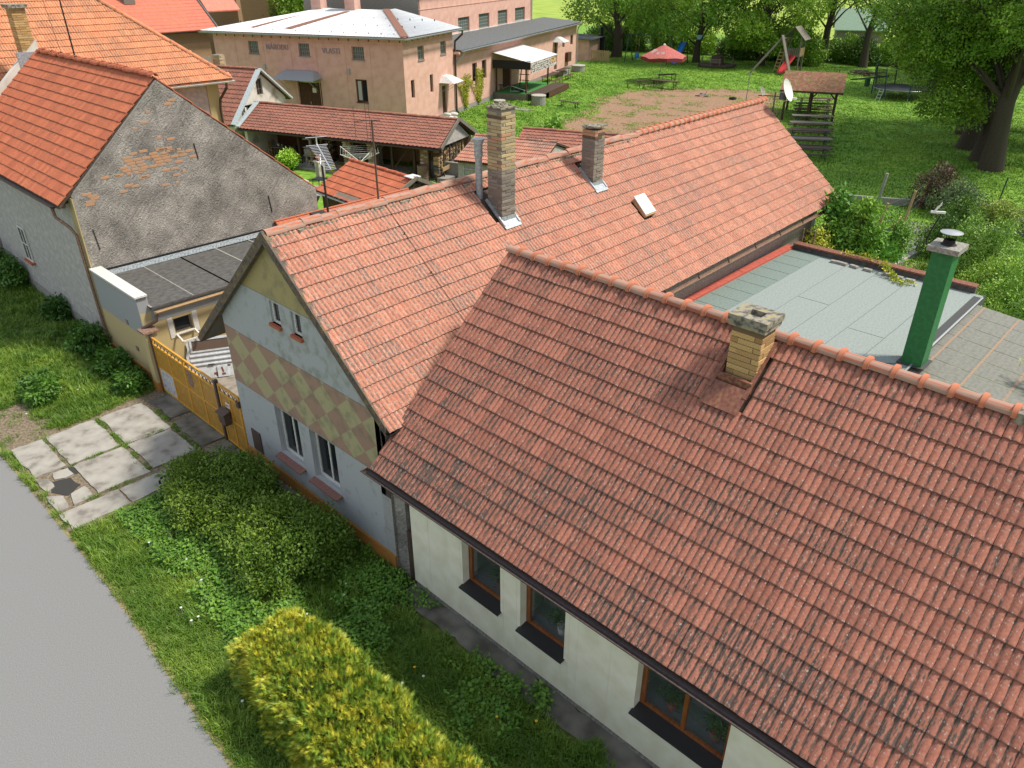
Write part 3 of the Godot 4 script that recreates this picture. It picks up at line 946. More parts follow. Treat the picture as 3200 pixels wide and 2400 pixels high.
	fl.bx(Vector3(c0.x - 0.27, c0.y - 0.05, c0.z - 0.12), Vector3(c0.x + 0.30, c0.y + 0.13, c0.z - 0.07))
	fl.ob(Transform3D(Basis(Vector3.RIGHT, n, dv), c0 - dv * 0.4 + Vector3(0.29, 0, 0)), Vector3(0.06, 0.03, 1.0))
	fl.ob(Transform3D(Basis(Vector3.RIGHT, n, dv), c0 - dv * 0.4 - Vector3(0.29, 0, 0)), Vector3(0.06, 0.03, 1.0))
	part(t, "chimney_flashing", fl, M.brown_cap)

# ---------------------------------------------------------------- grey gable house with the diamond band
func gable_picture() -> ImageTexture:
	var W := 768; var H := 864
	var im := Image.create(W, H, false, Image.FORMAT_RGB8)
	var f := noise(0.35, 2, 3)
	var g := noise(0.02, 6, 9)
	var grey := C(166, 168, 170); var yel := C(164, 148, 104); var red := C(158, 128, 110); var ye2 := C(168, 158, 122)
	for y in H:
		var h := (1.0 - float(y) / H) * 6.75
		for x in W:
			var u := float(x) / W * 6.0
			var col := grey
			if h > 5.15: col = yel
			elif h > 3.82: col = grey
			elif h > 2.35:
				# diamonds 0.86 m wide, 0.98 m tall
				var a := (u - 0.6) / 0.85 + (h - 3.05) / 0.69
				var b := (u - 0.6) / 0.85 - (h - 3.05) / 0.69
				col = red if (int(floor(a)) + int(floor(b))) % 2 == 0 else ye2
			elif h < 0.44: col = C(172, 118, 56)
			if absf(h - 5.15) < 0.008 or absf(h - 3.82) < 0.008 or absf(h - 2.35) < 0.006: col = col * 0.72
			var k := 1.0 + f.get_noise_2d(x, y) * 0.13
			var mo := clampf((g.get_noise_2d(x, y) - 0.08 + (0.16 if h > 2.35 and u > 2.2 else -0.14)) * 1.8, 0, 1)
			col = (col * k).lerp(C(104, 104, 84) * k, mo * 0.35)
			im.set_pixel(x, y, col)
	return ImageTexture.create_from_image(im)

func checker_house():
	var t := thing("gable_house", "grey gable house with painted diamond band and pale orange tiled roof", "house")
	var x0 := -15.97; var x1 := -9.98; var fb := 6.95
	var ax := -13.20; var ah := 6.62
	var sr := (6.62 - 3.74) / (13.20 - 9.73); var sl2 := (6.62 - 3.15) / (17.21 - 13.20)
	var top := func(x): return ah - 0.12 - (sr * (x - ax) if x > ax else sl2 * (ax - x))
	var holes := [[-14.22, -13.24, 1.05, 2.33], [-12.80, -11.82, 1.05, 2.33], [-13.62, -13.26, 4.6, 5.11], [-12.80, -12.47, 4.6, 5.11]]
	var gm := plain(Color.WHITE, 0.95)
	gm.albedo_texture = gable_picture()
	part(t, "street_wall", wall(x0, x1, 0.0, top, holes, 0.2, [ax], 5.99, 6.75), gm, P(0, fb, 0))
	var sk := 0.0262
	# long side wall to the yard behind the cottage, and the wall over the gate yard
	var sw := MB.new()
	sw.prism([P(x1, fb, 0), P(x1 - 19.5 * sk, fb + 19.5, 0), P(x1 - 19.5 * sk, fb + 19.5, 3.75), P(x1, fb, 3.75)], Vector3(-0.3, 0, 0))
	part(t, "side_wall", sw, M.brown_plaster)
	var yw := MB.new()
	yw.prism([P(x0, fb + 19.5, 0), P(x0, fb + 0.002, 0), P(x0, fb + 0.002, 3.9), P(x0, fb + 19.5, 3.9)], Vector3(0.3, 0, 0))
	part(t, "yard_wall", yw, M.old_white)
	var rw := MB.new()
	rw.prism([P(x1 - 0.5, 26.6, 0), P(x0, 26.6, 0), P(x0, 26.6, 3.7), P(-13.7, 26.6, 6.4), P(x1 - 0.5, 26.6, 3.6)], P(0, -0.3))
	part(t, "rear_gable", rw, M.old_white)
	bpart(t, "plinth_band", x0 + 0.01, x1 - 0.01, fb - 0.03, fb - 0.003, 0, 0.42, M.plinth)
	for k in 2:
		var o = holes[k]
		var win := window(t, P(o[0], fb, o[2]), o[1] - o[0], o[3] - o[2], 0.14, M.white_paint, M.dark_glass, 2, 1, 0.06)
		var s := MB.new()
		s.prism([Vector3(-0.05, 0.0, -0.14), Vector3(-0.05, -0.06, 0.17), Vector3(1.03, -0.06, 0.17), Vector3(1.03, 0.0, -0.14)], Vector3(0, -0.03, 0))
		part(win, "sill", s, M.sill_red)
		var cu := MB.new()
		cu.bx(Vector3(0.08, 0.06, -0.22), Vector3(0.46, 1.2, -0.2)); 
		part(win, "curtain", cu, M.curtain)
	for k in [2, 3]:
		var o = holes[k]
		var win := window(t, P(o[0], fb, o[2]), o[1] - o[0], o[3] - o[2], 0.05, M.white_paint, M.dark_glass, 1, 1, 0.055)
		boxpart(win, "sill", Vector3(-0.03, -0.07, -0.05), Vector3(o[1] - o[0] + 0.03, 0.0, 0.07), M.sill_terra)
	bpart(t, "meter_box_door", -15.60, -15.20, fb - 0.03, fb - 0.004, 0.5, 1.1, M.brown_steel)
	# corner pier of bare plaster next to the cottage
	bpart(t, "corner_pier", x1 + 0.003, x1 + 0.36, fb + 0.06, fb + 0.5, 0, 2.9, M.rough)
	# roof
	var rf := group_node(t, "roof")
	var A := P(ax, 6.82, ah); var Er := P(-9.73, 6.82, 3.74); var El := P(-17.21, 6.82, 3.15)
	var back := P(-21.0 * sk, 21.0, 0)
	var dk := MB.new()
	var th := Vector3(0, -0.1, 0); var dn := Vector3(0, -0.035, 0)
	dk.prism([Er + dn, Er + back + dn, A + back + dn, A + dn], th)
	dk.prism([A + dn, A + back + dn, El + back + dn, El + dn], th)
	part(rf, "deck", dk, M.wood_dark)
	var dr := back.normalized()
	var dvr := (Er - A).normalized()
	var len_r := A.distance_to(Er)
	var fn := noise(0.07, 3, 31)
	var mid_dirt := func(i, j): return clampf(0.34 + fn.get_noise_2d(i * 1.0, j * 2.5) * 0.4 - 0.002 * i, 0, 0.74)
	var cut := func(i, j):
		if i >= 27 and i <= 29 and j >= 1 and j <= 3: return true
		if i >= 46 and i <= 47 and j >= 1 and j <= 2: return true
		return (i == 51 or i == 52) and (j == 6 or j == 7)
	tile_roof(rf, A, dr, dvr, 103, 14, 0.203, len_r / 13.75, "mid", 300, mid_dirt, cut, 0.036)
	tile_roof(rf, A + back, -dr, (El - A).normalized(), 52, 11, 0.404, A.distance_to(El) / 11.0, "mid", 0)
	ridge_row(rf, A + Vector3(0, 0.03, -0.05), A + dr * 12.6 + Vector3(0, 0.04, 0), 0.42, 0.12, false, tiles.ridge, 0.03)
	ridge_row(rf, A + dr * 12.6 + Vector3(0, 0.05, 0), A + back + Vector3(0, 0.06, 0), 0.30, 0.115, true, tiles.ridge, 0.01)
	var mr := MB.new()
	for i in 52:
		for s in [-1, 1]:
			mr.ob(Transform3D(Basis().rotated(Vector3.UP, R(-0.3, 0.3)), A + dr * (0.12 + i * 0.24) + Vector3(s * 0.13, -0.09 + R(-0.01, 0.01), 0)), Vector3(R(0.03, 0.08), R(0.05, 0.09), 0.25))
	part(rf, "ridge_mortar", mr, M.lichen)
	# metal-clad verge boards of the street gable
	for s in [[A, Er, "verge_board"], [A, El, "verge_board"]]:
		var g := MB.new()
		var a: Vector3 = s[0]; var b: Vector3 = s[1]
		var o := Vector3(0, -0.02, 0.02)
		g.prism([a + o + Vector3(0, 0.09, 0), a + o + Vector3(0, -0.17, 0), b + o + Vector3(0, -0.17, 0), b + o + Vector3(0, 0.06, 0)] if b.x < a.x else [a + o + Vector3(0, -0.17, 0), a + o + Vector3(0, 0.09, 0), b + o + Vector3(0, 0.06, 0), b + o + Vector3(0, -0.17, 0)], Vector3(0, 0, -0.10))
		part(rf, s[2], g, M.verge)
	# boards closing the wide eaves over the gate yard
	var sof := MB.new()
	for k in 8:
		var f0 := 0.0 + k / 8.0; var f1 := (k + 0.96) / 8.0
		var lo := El.lerp(A, f0 * 0.33) + Vector3(0, -0.16, 0); var hi := El.lerp(A, f1 * 0.33) + Vector3(0, -0.16, 0)
		sof.prism([lo, hi, hi + back, lo + back], Vector3(0, -0.02, 0))
	part(rf, "soffit_boards", sof, M.wood_grey)
	part(t, "yard_gutter", gutter_shape(El + Vector3(-0.06, -0.08, 0), El + back + Vector3(-0.06, -0.08, 0), 0.07), M.rusty)
	part(t, "rear_gutter", gutter_shape(Er + dr * 5.0 + Vector3(0.1, -0.24, 0), Er + back + Vector3(0.1, -0.24, 0), 0.065), M.rusty)
	var hk := MB.new()
	for i in 9:
		hk.bar(Er + dr * (6.0 + i * 1.7) + Vector3(-0.05, -0.07, 0), Er + dr * (6.0 + i * 1.7) + Vector3(0.1, -0.3, 0), 0.03, 0.01)
	part(t, "gutter_hooks", hk, M.iron)
	part(t, "front_gutter_end", gutter_shape(Er + Vector3(0.05, -0.1, 0.02), Er + dr * 1.0 + Vector3(0.05, -0.1, 0), 0.06), M.black)
	var n := dvr.cross(dr)
	if n.y < 0: n = -n
	# tall chimney, sooty below, pale brick above
	var c1: MeshInstance3D = brick_stack(t, P(-12.52, 12.70, 5.62), 0.47, 0.46, 2.7, 0.0755, func(h): return (M.brick_soot[rng.randi() % 4] if h < 1.30 + R(-0.05, 0.05) else M.brick_old[rng.randi() % (4 if h < 2.35 else 5)]), 0.009, 0.14)
	var rub := MB.new()
	rub.bx(Vector3(-0.25, 2.7, -0.245), Vector3(0.25, 2.735, 0.245))
	for i in 46: rub.ob(Transform3D(Basis.from_euler(Vector3(R(-1, 1), R(0, 6), R(-1, 1))), Vector3(R(-0.22, 0.22), 2.745, R(-0.21, 0.21))), Vector3(R(0.04, 0.1), R(0.015, 0.04), R(0.03, 0.07)))
	part(c1, "crumbling_top", rub, M.lichen)
	flashing(t, P(-12.52, 12.70, 0), 0.47, 0.46, A, dvr, dr, n, M.zinc)
	var c2: MeshInstance3D = brick_stack(t, P(-12.72, 16.38, 5.72), 0.44, 0.42, 1.62, 0.077, func(h): return (M.brick_soot[rng.randi() % 4] if h < 1.36 else M.brick_old[2 + rng.randi() % 3]), 0.006, 0.13)
	var cp := MB.new()
	for i in 14: cp.ob(Transform3D(Basis.from_euler(Vector3(R(-0.06, 0.06), R(0, 6), R(-0.06, 0.06))), Vector3(R(-0.16, 0.16), 1.66 + R(0, 0.05), R(-0.16, 0.16))), Vector3(R(0.2, 0.34), 0.035, R(0.16, 0.3)))
	part(c2, "cap", cp, M.lichen)
	flashing(t, P(-12.72, 16.38, 0), 0.44, 0.42, A, dvr, dr, n, M.zinc)
	# asbestos flue beside the tall chimney
	var fl := MB.new()
	fl.pipe([P(-12.99, 12.42, 6.0), P(-12.99, 12.42, 7.25)], [0.085, 0.085], 12)
	fl.pipe([P(-12.99, 12.42, 7.22), P(-12.99, 12.42, 7.36), P(-12.99, 12.42, 7.5), P(-12.99, 12.42, 7.62)], [0.11, 0.10, 0.105, 0.15], 12)
	part(t, "flue_pipe", fl, M.zinc)
	# white skylight lid standing open on a wooden curb
	var s0 := A + dr * 10.36 + dvr * 2.0 + n * 0.05
	var sk2 := part(t, "skylight", MB.new_box(Transform3D(Basis(dr, n, dvr), s0 + dr * 0.26 + dvr * 0.28 + n * 0.05), Vector3(0.5, 0.08, 0.6)), M.wood_light)
	part(sk2, "lid", MB.new_box(Transform3D(Basis(dr, n, dvr).rotated(dr, 0.07), s0 + dr * 0.26 + dvr * 0.24 + n * 0.125), Vector3(0.5, 0.03, 0.6)), M.white_plastic)
	# snow hooks and lightning wire
	var lw := MB.new()
	var p0 := A + dr * 2.95
	lw.tube(p0 + n * 0.05, p0 + dvr * 4.5 + n * 0.07, 0.006, 0.006, 5)
	for k in [0.9, 1.95, 3.35, 4.4]: lw.bar(p0 + dvr * k + n * 0.03, p0 + dvr * k + n * 0.12 - dr * 0.04, 0.02, 0.02)
	part(t, "lightning_wire", lw, M.iron)

# sheet-metal apron round a chimney on a slope
func flashing(t: Node3D, at: Vector3, w: float, d: float, A: Vector3, dv: Vector3, du: Vector3, n: Vector3, m: Material):
	var g := MB.new()
	var k := (at - A).dot(Vector3(n.x, 0, n.z)) / n.y
	var o := Vector3(at.x, A.y - k, at.z) + n * 0.07
	var hw := w * 0.5 / absf(dv.x)
	g.ob(Transform3D(Basis(du, n, dv), o + dv * (hw + 0.08)), Vector3(d + 0.1, 0.008, 0.22))
	for s in [-1, 1]: g.ob(Transform3D(Basis(du, n, dv), o + du * s * (d * 0.5 + 0.03)), Vector3(0.05, 0.06, hw * 2 + 0.2))
	g.bx(Vector3(at.x + w * 0.5 + 0.004, o.y - 0.40, at.z - d * 0.5 - 0.01), Vector3(at.x + w * 0.5 + 0.02, o.y - 0.08, at.z + d * 0.5 + 0.01))
	part(t, "chimney_flashing", g, m)

# ---------------------------------------------------------------- neighbour with the big rough gable
func rough_house():
	var t := thing("rough_gable_house", "house with huge rough grey windowless gable and bright orange tiled roof", "house")
	var gx := -24.68; var lx := -35.3; var fb := 7.0
	var gw := MB.new()
	gw.prism([P(gx, fb, 0), P(gx, 15.2, 0), P(gx, 15.2, 3.8), P(gx, 14.25, 4.55), P(gx, 10.19, 8.02), P(gx, 7.1, 5.22), P(gx, fb, 5.1)], Vector3(-0.4, 0, 0))
	var wallp := part(t, "gable_wall", gw, M.rough)
	# bricks showing where the render has fallen
	var bm := MB.new(); bm.cbx(Vector3(0, 0, -0.13), Vector3(0.018, 0.076, 0.125), 0.008)
	var bmm := bm.mesh()
	var bs := MB.new(); bs.cbx(Vector3(0, 0, -0.065), Vector3(0.018, 0.076, 0.06), 0.008)
	var bsm := bs.mesh()
	var bmat := [tinted(C(200, 152, 116), 0.3), tinted(C(190, 154, 124), 0.3)]
	var put := func(b, h, k): part(wallp, "brick", bmm if k else bsm, bmat[rng.randi() % 2], P(gx - 0.012, b, h))
	for j in 8:
		for i in 9:
			if rng.randf() < 0.86 - 0.1 * absf(j - 3.0) - 0.07 * absf(i - 4.0): put.call(8.25 + i * 0.275 + (0.13 if j % 2 else 0.0) + 0.09 * j, 5.35 + j * 0.092, rng.randf() < 0.85)
	for i in 34:
		var b := R(8.0, 10.6)
		var h := R(4.9, 7.4)
		if h < 8.0 - absf(b - 10.19) * 0.9 - 0.3: put.call(b, h, rng.randf() < 0.6)
	for i in 5: put.call(7.25 + R(0, 0.4), 4.75 + i * 0.077, true)
	bpart(t, "street_wall", lx, gx - 0.4, fb, fb + 0.35, 0.45, 4.9, M.smooth_grey)
	bpart(t, "corner_strip", gx - 0.398, gx - 0.002, fb - 0.035, fb - 0.003, 0, 5.05, M.ochre)
	bpart(t, "plinth", lx, gx - 0.4, fb - 0.03, fb + 0.3, 0, 0.45, M.concrete)
	bpart(t, "string_course", lx, gx - 0.41, fb - 0.02, fb, 1.02, 1.06, M.smooth_grey)
	bpart(t, "cornice", lx, gx - 0.4, fb - 0.12, fb + 0.01, 4.62, 4.84, M.smooth_grey)
	bpart(t, "rear_wall", lx, gx - 0.4, 14.8, 15.2, 0, 4.0, M.old_white)
	var win := window(t, P(-31.95, fb, 1.4), 0.75, 1.3, -0.06, M.white_paint, M.dark_glass, 2, 2, 0.06)
	boxpart(win, "sill", Vector3(-0.05, -0.08, 0), Vector3(0.8, 0.0, 0.14), M.sill_terra)
	var rf := group_node(t, "roof")
	var A := P(gx - 0.1, 10.19, 8.10); var E := P(gx - 0.1, 6.62, 4.92); var L := 10.55
	var dk := MB.new()
	var th := Vector3(0, -0.1, 0); var dn := Vector3(0, -0.035, 0)
	dk.prism([P(lx, 6.62, 4.92) + dn, E + dn, A + dn, P(lx, 10.19, 8.1) + dn], th)
	dk.prism([P(lx, 10.19, 8.1) + dn, A + dn, P(gx - 0.1, 15.3, 3.75) + dn, P(lx, 15.3, 3.75) + dn], th)
	part(rf, "deck", dk, M.wood_dark)
	var fn := noise(0.08, 3, 37)
	tile_roof(rf, A, Vector3.LEFT, (E - A).normalized(), 52, 14, 0.203, A.distance_to(E) / 14.0, "rough", 300, func(i, j): return clampf(0.3 + fn.get_noise_2d(i, j * 2.0) * 0.8, 0, 1))
	tile_roof(rf, P(lx, 10.19, 8.1), Vector3.RIGHT, (P(0, 15.3, 3.75) - P(0, 10.19, 8.1)).normalized(), 26, 10, 0.404, 0.67, "rough", 0)
	ridge_row(rf, P(lx + 0.4, 10.19, 8.16), A + Vector3(0, 0.06, 0), 0.30, 0.12, false, tiles.rough, 0.04, 0.06)
	part(t, "gutter", gutter_shape(P(lx, 6.56, 4.8), P(gx - 0.5, 6.56, 4.8), 0.075), M.gutter)
	# verge end boards at the eaves corner
	bpart(t, "eaves_board", gx - 0.95, gx - 0.42, 6.66, 7.02, 4.72, 4.82, M.wood_grey)
	# downpipe with flaking paint
	var dp := MB.new()
	dp.pipe([P(-25.35, 6.56, 4.75), P(-25.3, 6.58, 4.45), P(-24.98, 6.8, 4.15), P(-24.86, 6.88, 3.9), P(-24.82, 6.9, 0.5), P(-24.78, 6.84, 0.15)], [0.05, 0.05, 0.05, 0.05, 0.05, 0.06], 8)
	part(t, "downpipe", dp, M.rusty)
	var an := MB.new()
	for p in [[7.36, 3.4, 4.05], [11.0, 5.55, 6.05], [13.3, 3.3, 3.9]]: an.bar(P(gx + 0.01, p[0], p[1]), P(gx + 0.01, p[0] - 0.05, p[2]), 0.03, 0.02)
	part(t, "wall_anchors", an, M.iron)
	# mortar parapet with sheet flashing at the far verge
	var pp := MB.new()
	pp.prism([P(lx + 0.1, 6.5, 5.1), P(lx + 0.1, 10.3, 8.5), P(lx + 0.1, 10.3, 7.9), P(lx + 0.1, 6.5, 4.6)], Vector3(-0.3, 0, 0))
	part(t, "verge_parapet", pp, M.old_white)
	var ch: MeshInstance3D = brick_stack(t, P(-35.6, 10.0, 7.6), 0.62, 0.5, 2.0, 0.08, func(_h): return M.brick_yellow[rng.randi() % 4], 0.004, 0.14)
	boxpart(ch, "cap", Vector3(-0.4, 2.0, -0.33), Vector3(0.4, 2.12, 0.33), M.lichen)
	boxpart(ch, "flashing", Vector3(0.32, -0.1, -0.3), Vector3(0.42, 0.5, 0.5), M.zinc)
	# flue wire and mast on the ridge
	var mt := thing("roof_mast", "tall thin dark mast on orange ridge above the rough gable house", "antenna", P(-31.1, 10.19, 8.15))
	var g := MB.new()
	g.pipe([Vector3(0, -0.1, 0), Vector3(-0.05, 1.8, 0), Vector3(-0.12, 3.6, 0)], [0.03, 0.026, 0.02], 6)
	part(mt, "pole", g, M.iron)
	var g2 := MB.new()
	g2.tube(Vector3(-1.3, 0, 0.0), Vector3(-1.5, 2.1, 0.1), 0.008, 0.008, 5); g2.tube(Vector3(-2.1, 1.95, 0.3), Vector3(-0.35, 2.4, -0.1), 0.012, 0.012, 5)
	part(mt, "stay_wires", g2, M.iron)

# ---------------------------------------------------------------- hip-roofed house further up the street
func hip_house():
	var t := thing("hip_roof_house", "large house with light orange hipped roof behind the rough gable house", "house")
	var ex := -35.6; var eh := 6.35; var b1 := 18.25; var b0 := 4.0
	var run := 7.1
	var k := 0.86
	var Cn := P(ex, b1, eh)
	bpart(t, "side_wall", ex - 0.95, ex - 0.55, 6.6, b1 - 0.55, 0, eh - 0.05, tinted(C(190, 174, 170), 2.0, "soft", 0.95))
	bpart(t, "corner_pilaster", ex - 0.54, ex - 0.5, b1 - 1.1, b1 - 0.52, 0, eh - 0.06, M.ochre)
	bpart(t, "rear_wall", ex - 14, ex - 0.56, b1 - 0.9, b1 - 0.54, 0, eh - 0.05, M.smooth_grey)
	bpart(t, "street_wall", ex - 14, ex - 0.56, 6.6, 7.0, 0, eh - 0.05, M.ochre)
	bpart(t, "cornice", ex - 0.7, ex - 0.2, 7.0, b1 - 0.2, eh - 0.22, eh - 0.06, M.smooth_grey)
	var rf := group_node(t, "roof")
	var top := P(ex - run, b1 - run, eh + run * k)
	var top2 := P(ex - run, b0 + run, eh + run * k)
	var dk := MB.new()
	var dn := Vector3(0, -0.04, 0)
	dk.tri(P(ex, b0, eh) + dn, Cn + dn, top + dn); dk.q(P(ex, b0, eh) + dn, top + dn, top2 + dn, P(ex, b0, eh) + dn)
	dk.prism([Cn + dn, P(ex - 14.2, b1, eh) + dn, P(ex - 14.2 + run, b1 - run, eh + run * k) + dn, top + dn], Vector3(0, -0.08, 0))
	dk.prism([P(ex, b0, eh) + dn, Cn + dn, top + dn, top2 + Vector3(0, -0.04, 0)], Vector3(0, -0.08, 0))
	part(rf, "deck", dk, tiles.hip)
	var du := P(0, -1, 0)
	var dvv := P(1, 0, -k).normalized()
	var rl := 0.36
	var nv := int(run * sqrt(1 + k * k) / rl)
	var o := P(ex - run, b1, eh + run * k)
	var w := 0.22
	var skip := func(i, j):
		var along: float = i * w + w * 0.5
		var up: float = run * (1.0 - (j + 0.6) / nv)
		return along < up or along > (b1 - b0) - up
	tile_roof(rf, o, du, dvv, int((b1 - b0) / w), nv, w, run * sqrt(1 + k * k) / nv, "hip", 300, func(i, j): return clampf(0.35 + 0.3 * sin(i * 0.4) * sin(j * 0.7), 0, 1), skip, 0.026)
	ridge_row(rf, Cn + Vector3(-0.05, 0.07, 0.05), top + Vector3(0, 0.07, 0), 0.36, 0.12, false, tiles.hip, 0.012)
	ridge_row(rf, top2 + Vector3(0, 0.07, 0), top + Vector3(0, 0.07, 0), 0.36, 0.12, false, tiles.hip, 0.012)
	part(t, "gutter", gutter_shape(P(ex + 0.06, b0, eh - 0.1), P(ex + 0.06, b1 + 0.05, eh - 0.1), 0.08), M.white_metal)
	var dp := MB.new()
	dp.pipe([P(ex + 0.04, b1 - 0.35, eh - 0.15), P(ex + 0.02, b1 - 0.38, eh - 0.4), P(ex - 0.3, b1 - 0.62, eh - 0.9), P(ex - 0.4, b1 - 0.64, eh - 1.3), P(ex - 0.42, b1 - 0.65, 0.1)], [0.06, 0.06, 0.06, 0.06, 0.06], 8)
	part(t, "downpipe", dp, M.wood_dark)
	var ch: MeshInstance3D = brick_stack(t, P(ex - 5.9, 14.6, eh + 4.5), 0.75, 0.95, 2.6, 0.085, func(_h): return M.brick_yellow[rng.randi() % 5], 0.004, 0.15)
	var fl := MB.new()
	var n := P(k, 0, 1).normalized()
	fl.ob(Transform3D(Basis(du, n, dvv), P(ex - 5.05, 14.6, eh + 5.05 * k + 0.1)), Vector3(1.1, 0.01, 0.9))
	for s in [-1, 1]: fl.ob(Transform3D(Basis(du, n, dvv), P(ex - 5.8, 14.6 + s * 0.56, eh + 5.8 * k + 0.1)), Vector3(0.1, 0.1, 1.6))
	part(ch, "flashing", fl, M.wood_dark).transform = Transform3D(Basis(), -ch.position)

# ---------------------------------------------------------------- house with the smooth red sheet roof
func red_house():
	var t := thing("red_roof_house", "brick house with smooth salmon-red metal tile roof beyond the hipped house", "house", P(-66, 20.0, 0), 3.0)
	var L := 13.0; var eh := 6.0
	# local axes: +x faces the yards, -z runs back along the eaves
	var w := MB.new()
	w.bx(Vector3(-0.9, 0, -L), Vector3(-0.5, eh - 0.05, 2)); w.bx(Vector3(-10, 0, -L), Vector3(-0.9, eh, -L + 0.4))
	part(t, "wall", w, M.brick_wall)
	boxpart(t, "render_patch", Vector3(-0.499, 3.9, -L + 3.2), Vector3(-0.47, eh - 0.3, -L + 5.4), M.concrete)
	boxpart(t, "render_patch", Vector3(-0.499, 0.3, -L + 0.2), Vector3(-0.47, 3.9, -L + 5.4), M.concrete)
	var gb := MB.new()
	gb.prism([Vector3(-11, 0, -L - 4), Vector3(-2, 0, -L - 4), Vector3(-2, 8.2, -L - 4), Vector3(-6.5, 12.2, -L - 4), Vector3(-11, 9, -L - 4)], Vector3(0, 0, -0.4))
	part(t, "brick_gable", gb, M.brick_wall)
	var rf := group_node(t, "roof")
	var run := 7.0; var k := 0.8
	var nrow := 24
	for j in nrow:
		var g := MB.new()
		var f0 := float(j) / nrow; var f1 := float(j + 1) / nrow
		var x0 := -f0 * run + 0.1; var x1 := -f1 * run + 0.1
		var y0 := eh + f0 * run * k; var y1 := eh + f1 * run * k
		# pressed sheet: a step of 2.5 cm at every course and shallow waves along it
		for i in 130:
			var z0 := 2.0 - i * 0.12
			g.q(Vector3(x0, y0 + 0.025, z0), Vector3(x0, y0 + 0.05, z0 - 0.06), Vector3(x1, y1 + 0.025, z0 - 0.06), Vector3(x1, y1, z0))
			g.q(Vector3(x0, y0 + 0.05, z0 - 0.06), Vector3(x0, y0 + 0.025, z0 - 0.12), Vector3(x1, y1, z0 - 0.12), Vector3(x1, y1 + 0.025, z0 - 0.06))
		g.q(Vector3(x0, y0 - 0.01, 2), Vector3(x0, y0 - 0.01, -13.6), Vector3(x0, y0 + 0.03, -13.6), Vector3(x0, y0 + 0.03, 2))
		part(rf, "sheet_course", g, M.metal_red)
	var vg := MB.new()
	vg.prism([Vector3(0.15, eh - 0.1, -13.6), Vector3(-run, eh + run * k, -13.6), Vector3(-run, eh + run * k + 0.15, -13.6), Vector3(0.15, eh + 0.12, -13.6)], Vector3(0, 0, -0.12))
	part(rf, "verge_trim", vg, M.felt_hall)
	part(t, "gutter", gutter_shape(Vector3(0.2, eh - 0.06, 2), Vector3(0.2, eh - 0.06, -13.6), 0.08), M.gutter)
	var c := MB.new()
	c.bx(Vector3(-3.2, eh + 2.0, -8.2), Vector3(-2.3, eh + 5.6, -7.3))
	part(t, "chimney", c, M.brick_soot[1])
	var ob := thing("old_brick_barn", "tall bare yellow-brick barn wall beyond the white hall roof", "barn", P(-80.6, 40.6, 0), 44)
	var og := MB.new(); og.prism([Vector3(-0.5, 0, 0), Vector3(5.6, 0, 0), Vector3(5.6, 9.4, 0), Vector3(2.6, 12.5, 0), Vector3(-0.5, 8.4, 0)], Vector3(0, 0, -8))
	part(ob, "wall", og, M.brick_wall)
	var orf := MB.new(); orf.prism([Vector3(2.6, 12.6, 0.3), Vector3(6.2, 9.0, 0.3), Vector3(6.2, 9.0, -8.3), Vector3(2.6, 12.6, -8.3)], Vector3(0, 0.15, 0)); orf.prism([Vector3(2.6, 12.6, 0.3), Vector3(2.6, 12.6, -8.3), Vector3(-1.1, 8.1, -8.3), Vector3(-1.1, 8.1, 0.3)], Vector3(0, 0.15, 0))
	part(ob, "roof", orf, M.metal_red)
	# second red slope turned away, next to the bare brick gable
	var r2 := MB.new()
	r2.prism([Vector3(-1.4, 7.3, -13.8), Vector3(-1.4, 7.3, -16.9), Vector3(-6.6, 12.3, -16.9), Vector3(-6.6, 12.3, -13.8)], Vector3(0, -0.1, 0))
	part(rf, "rear_slope", r2, M.metal_red)
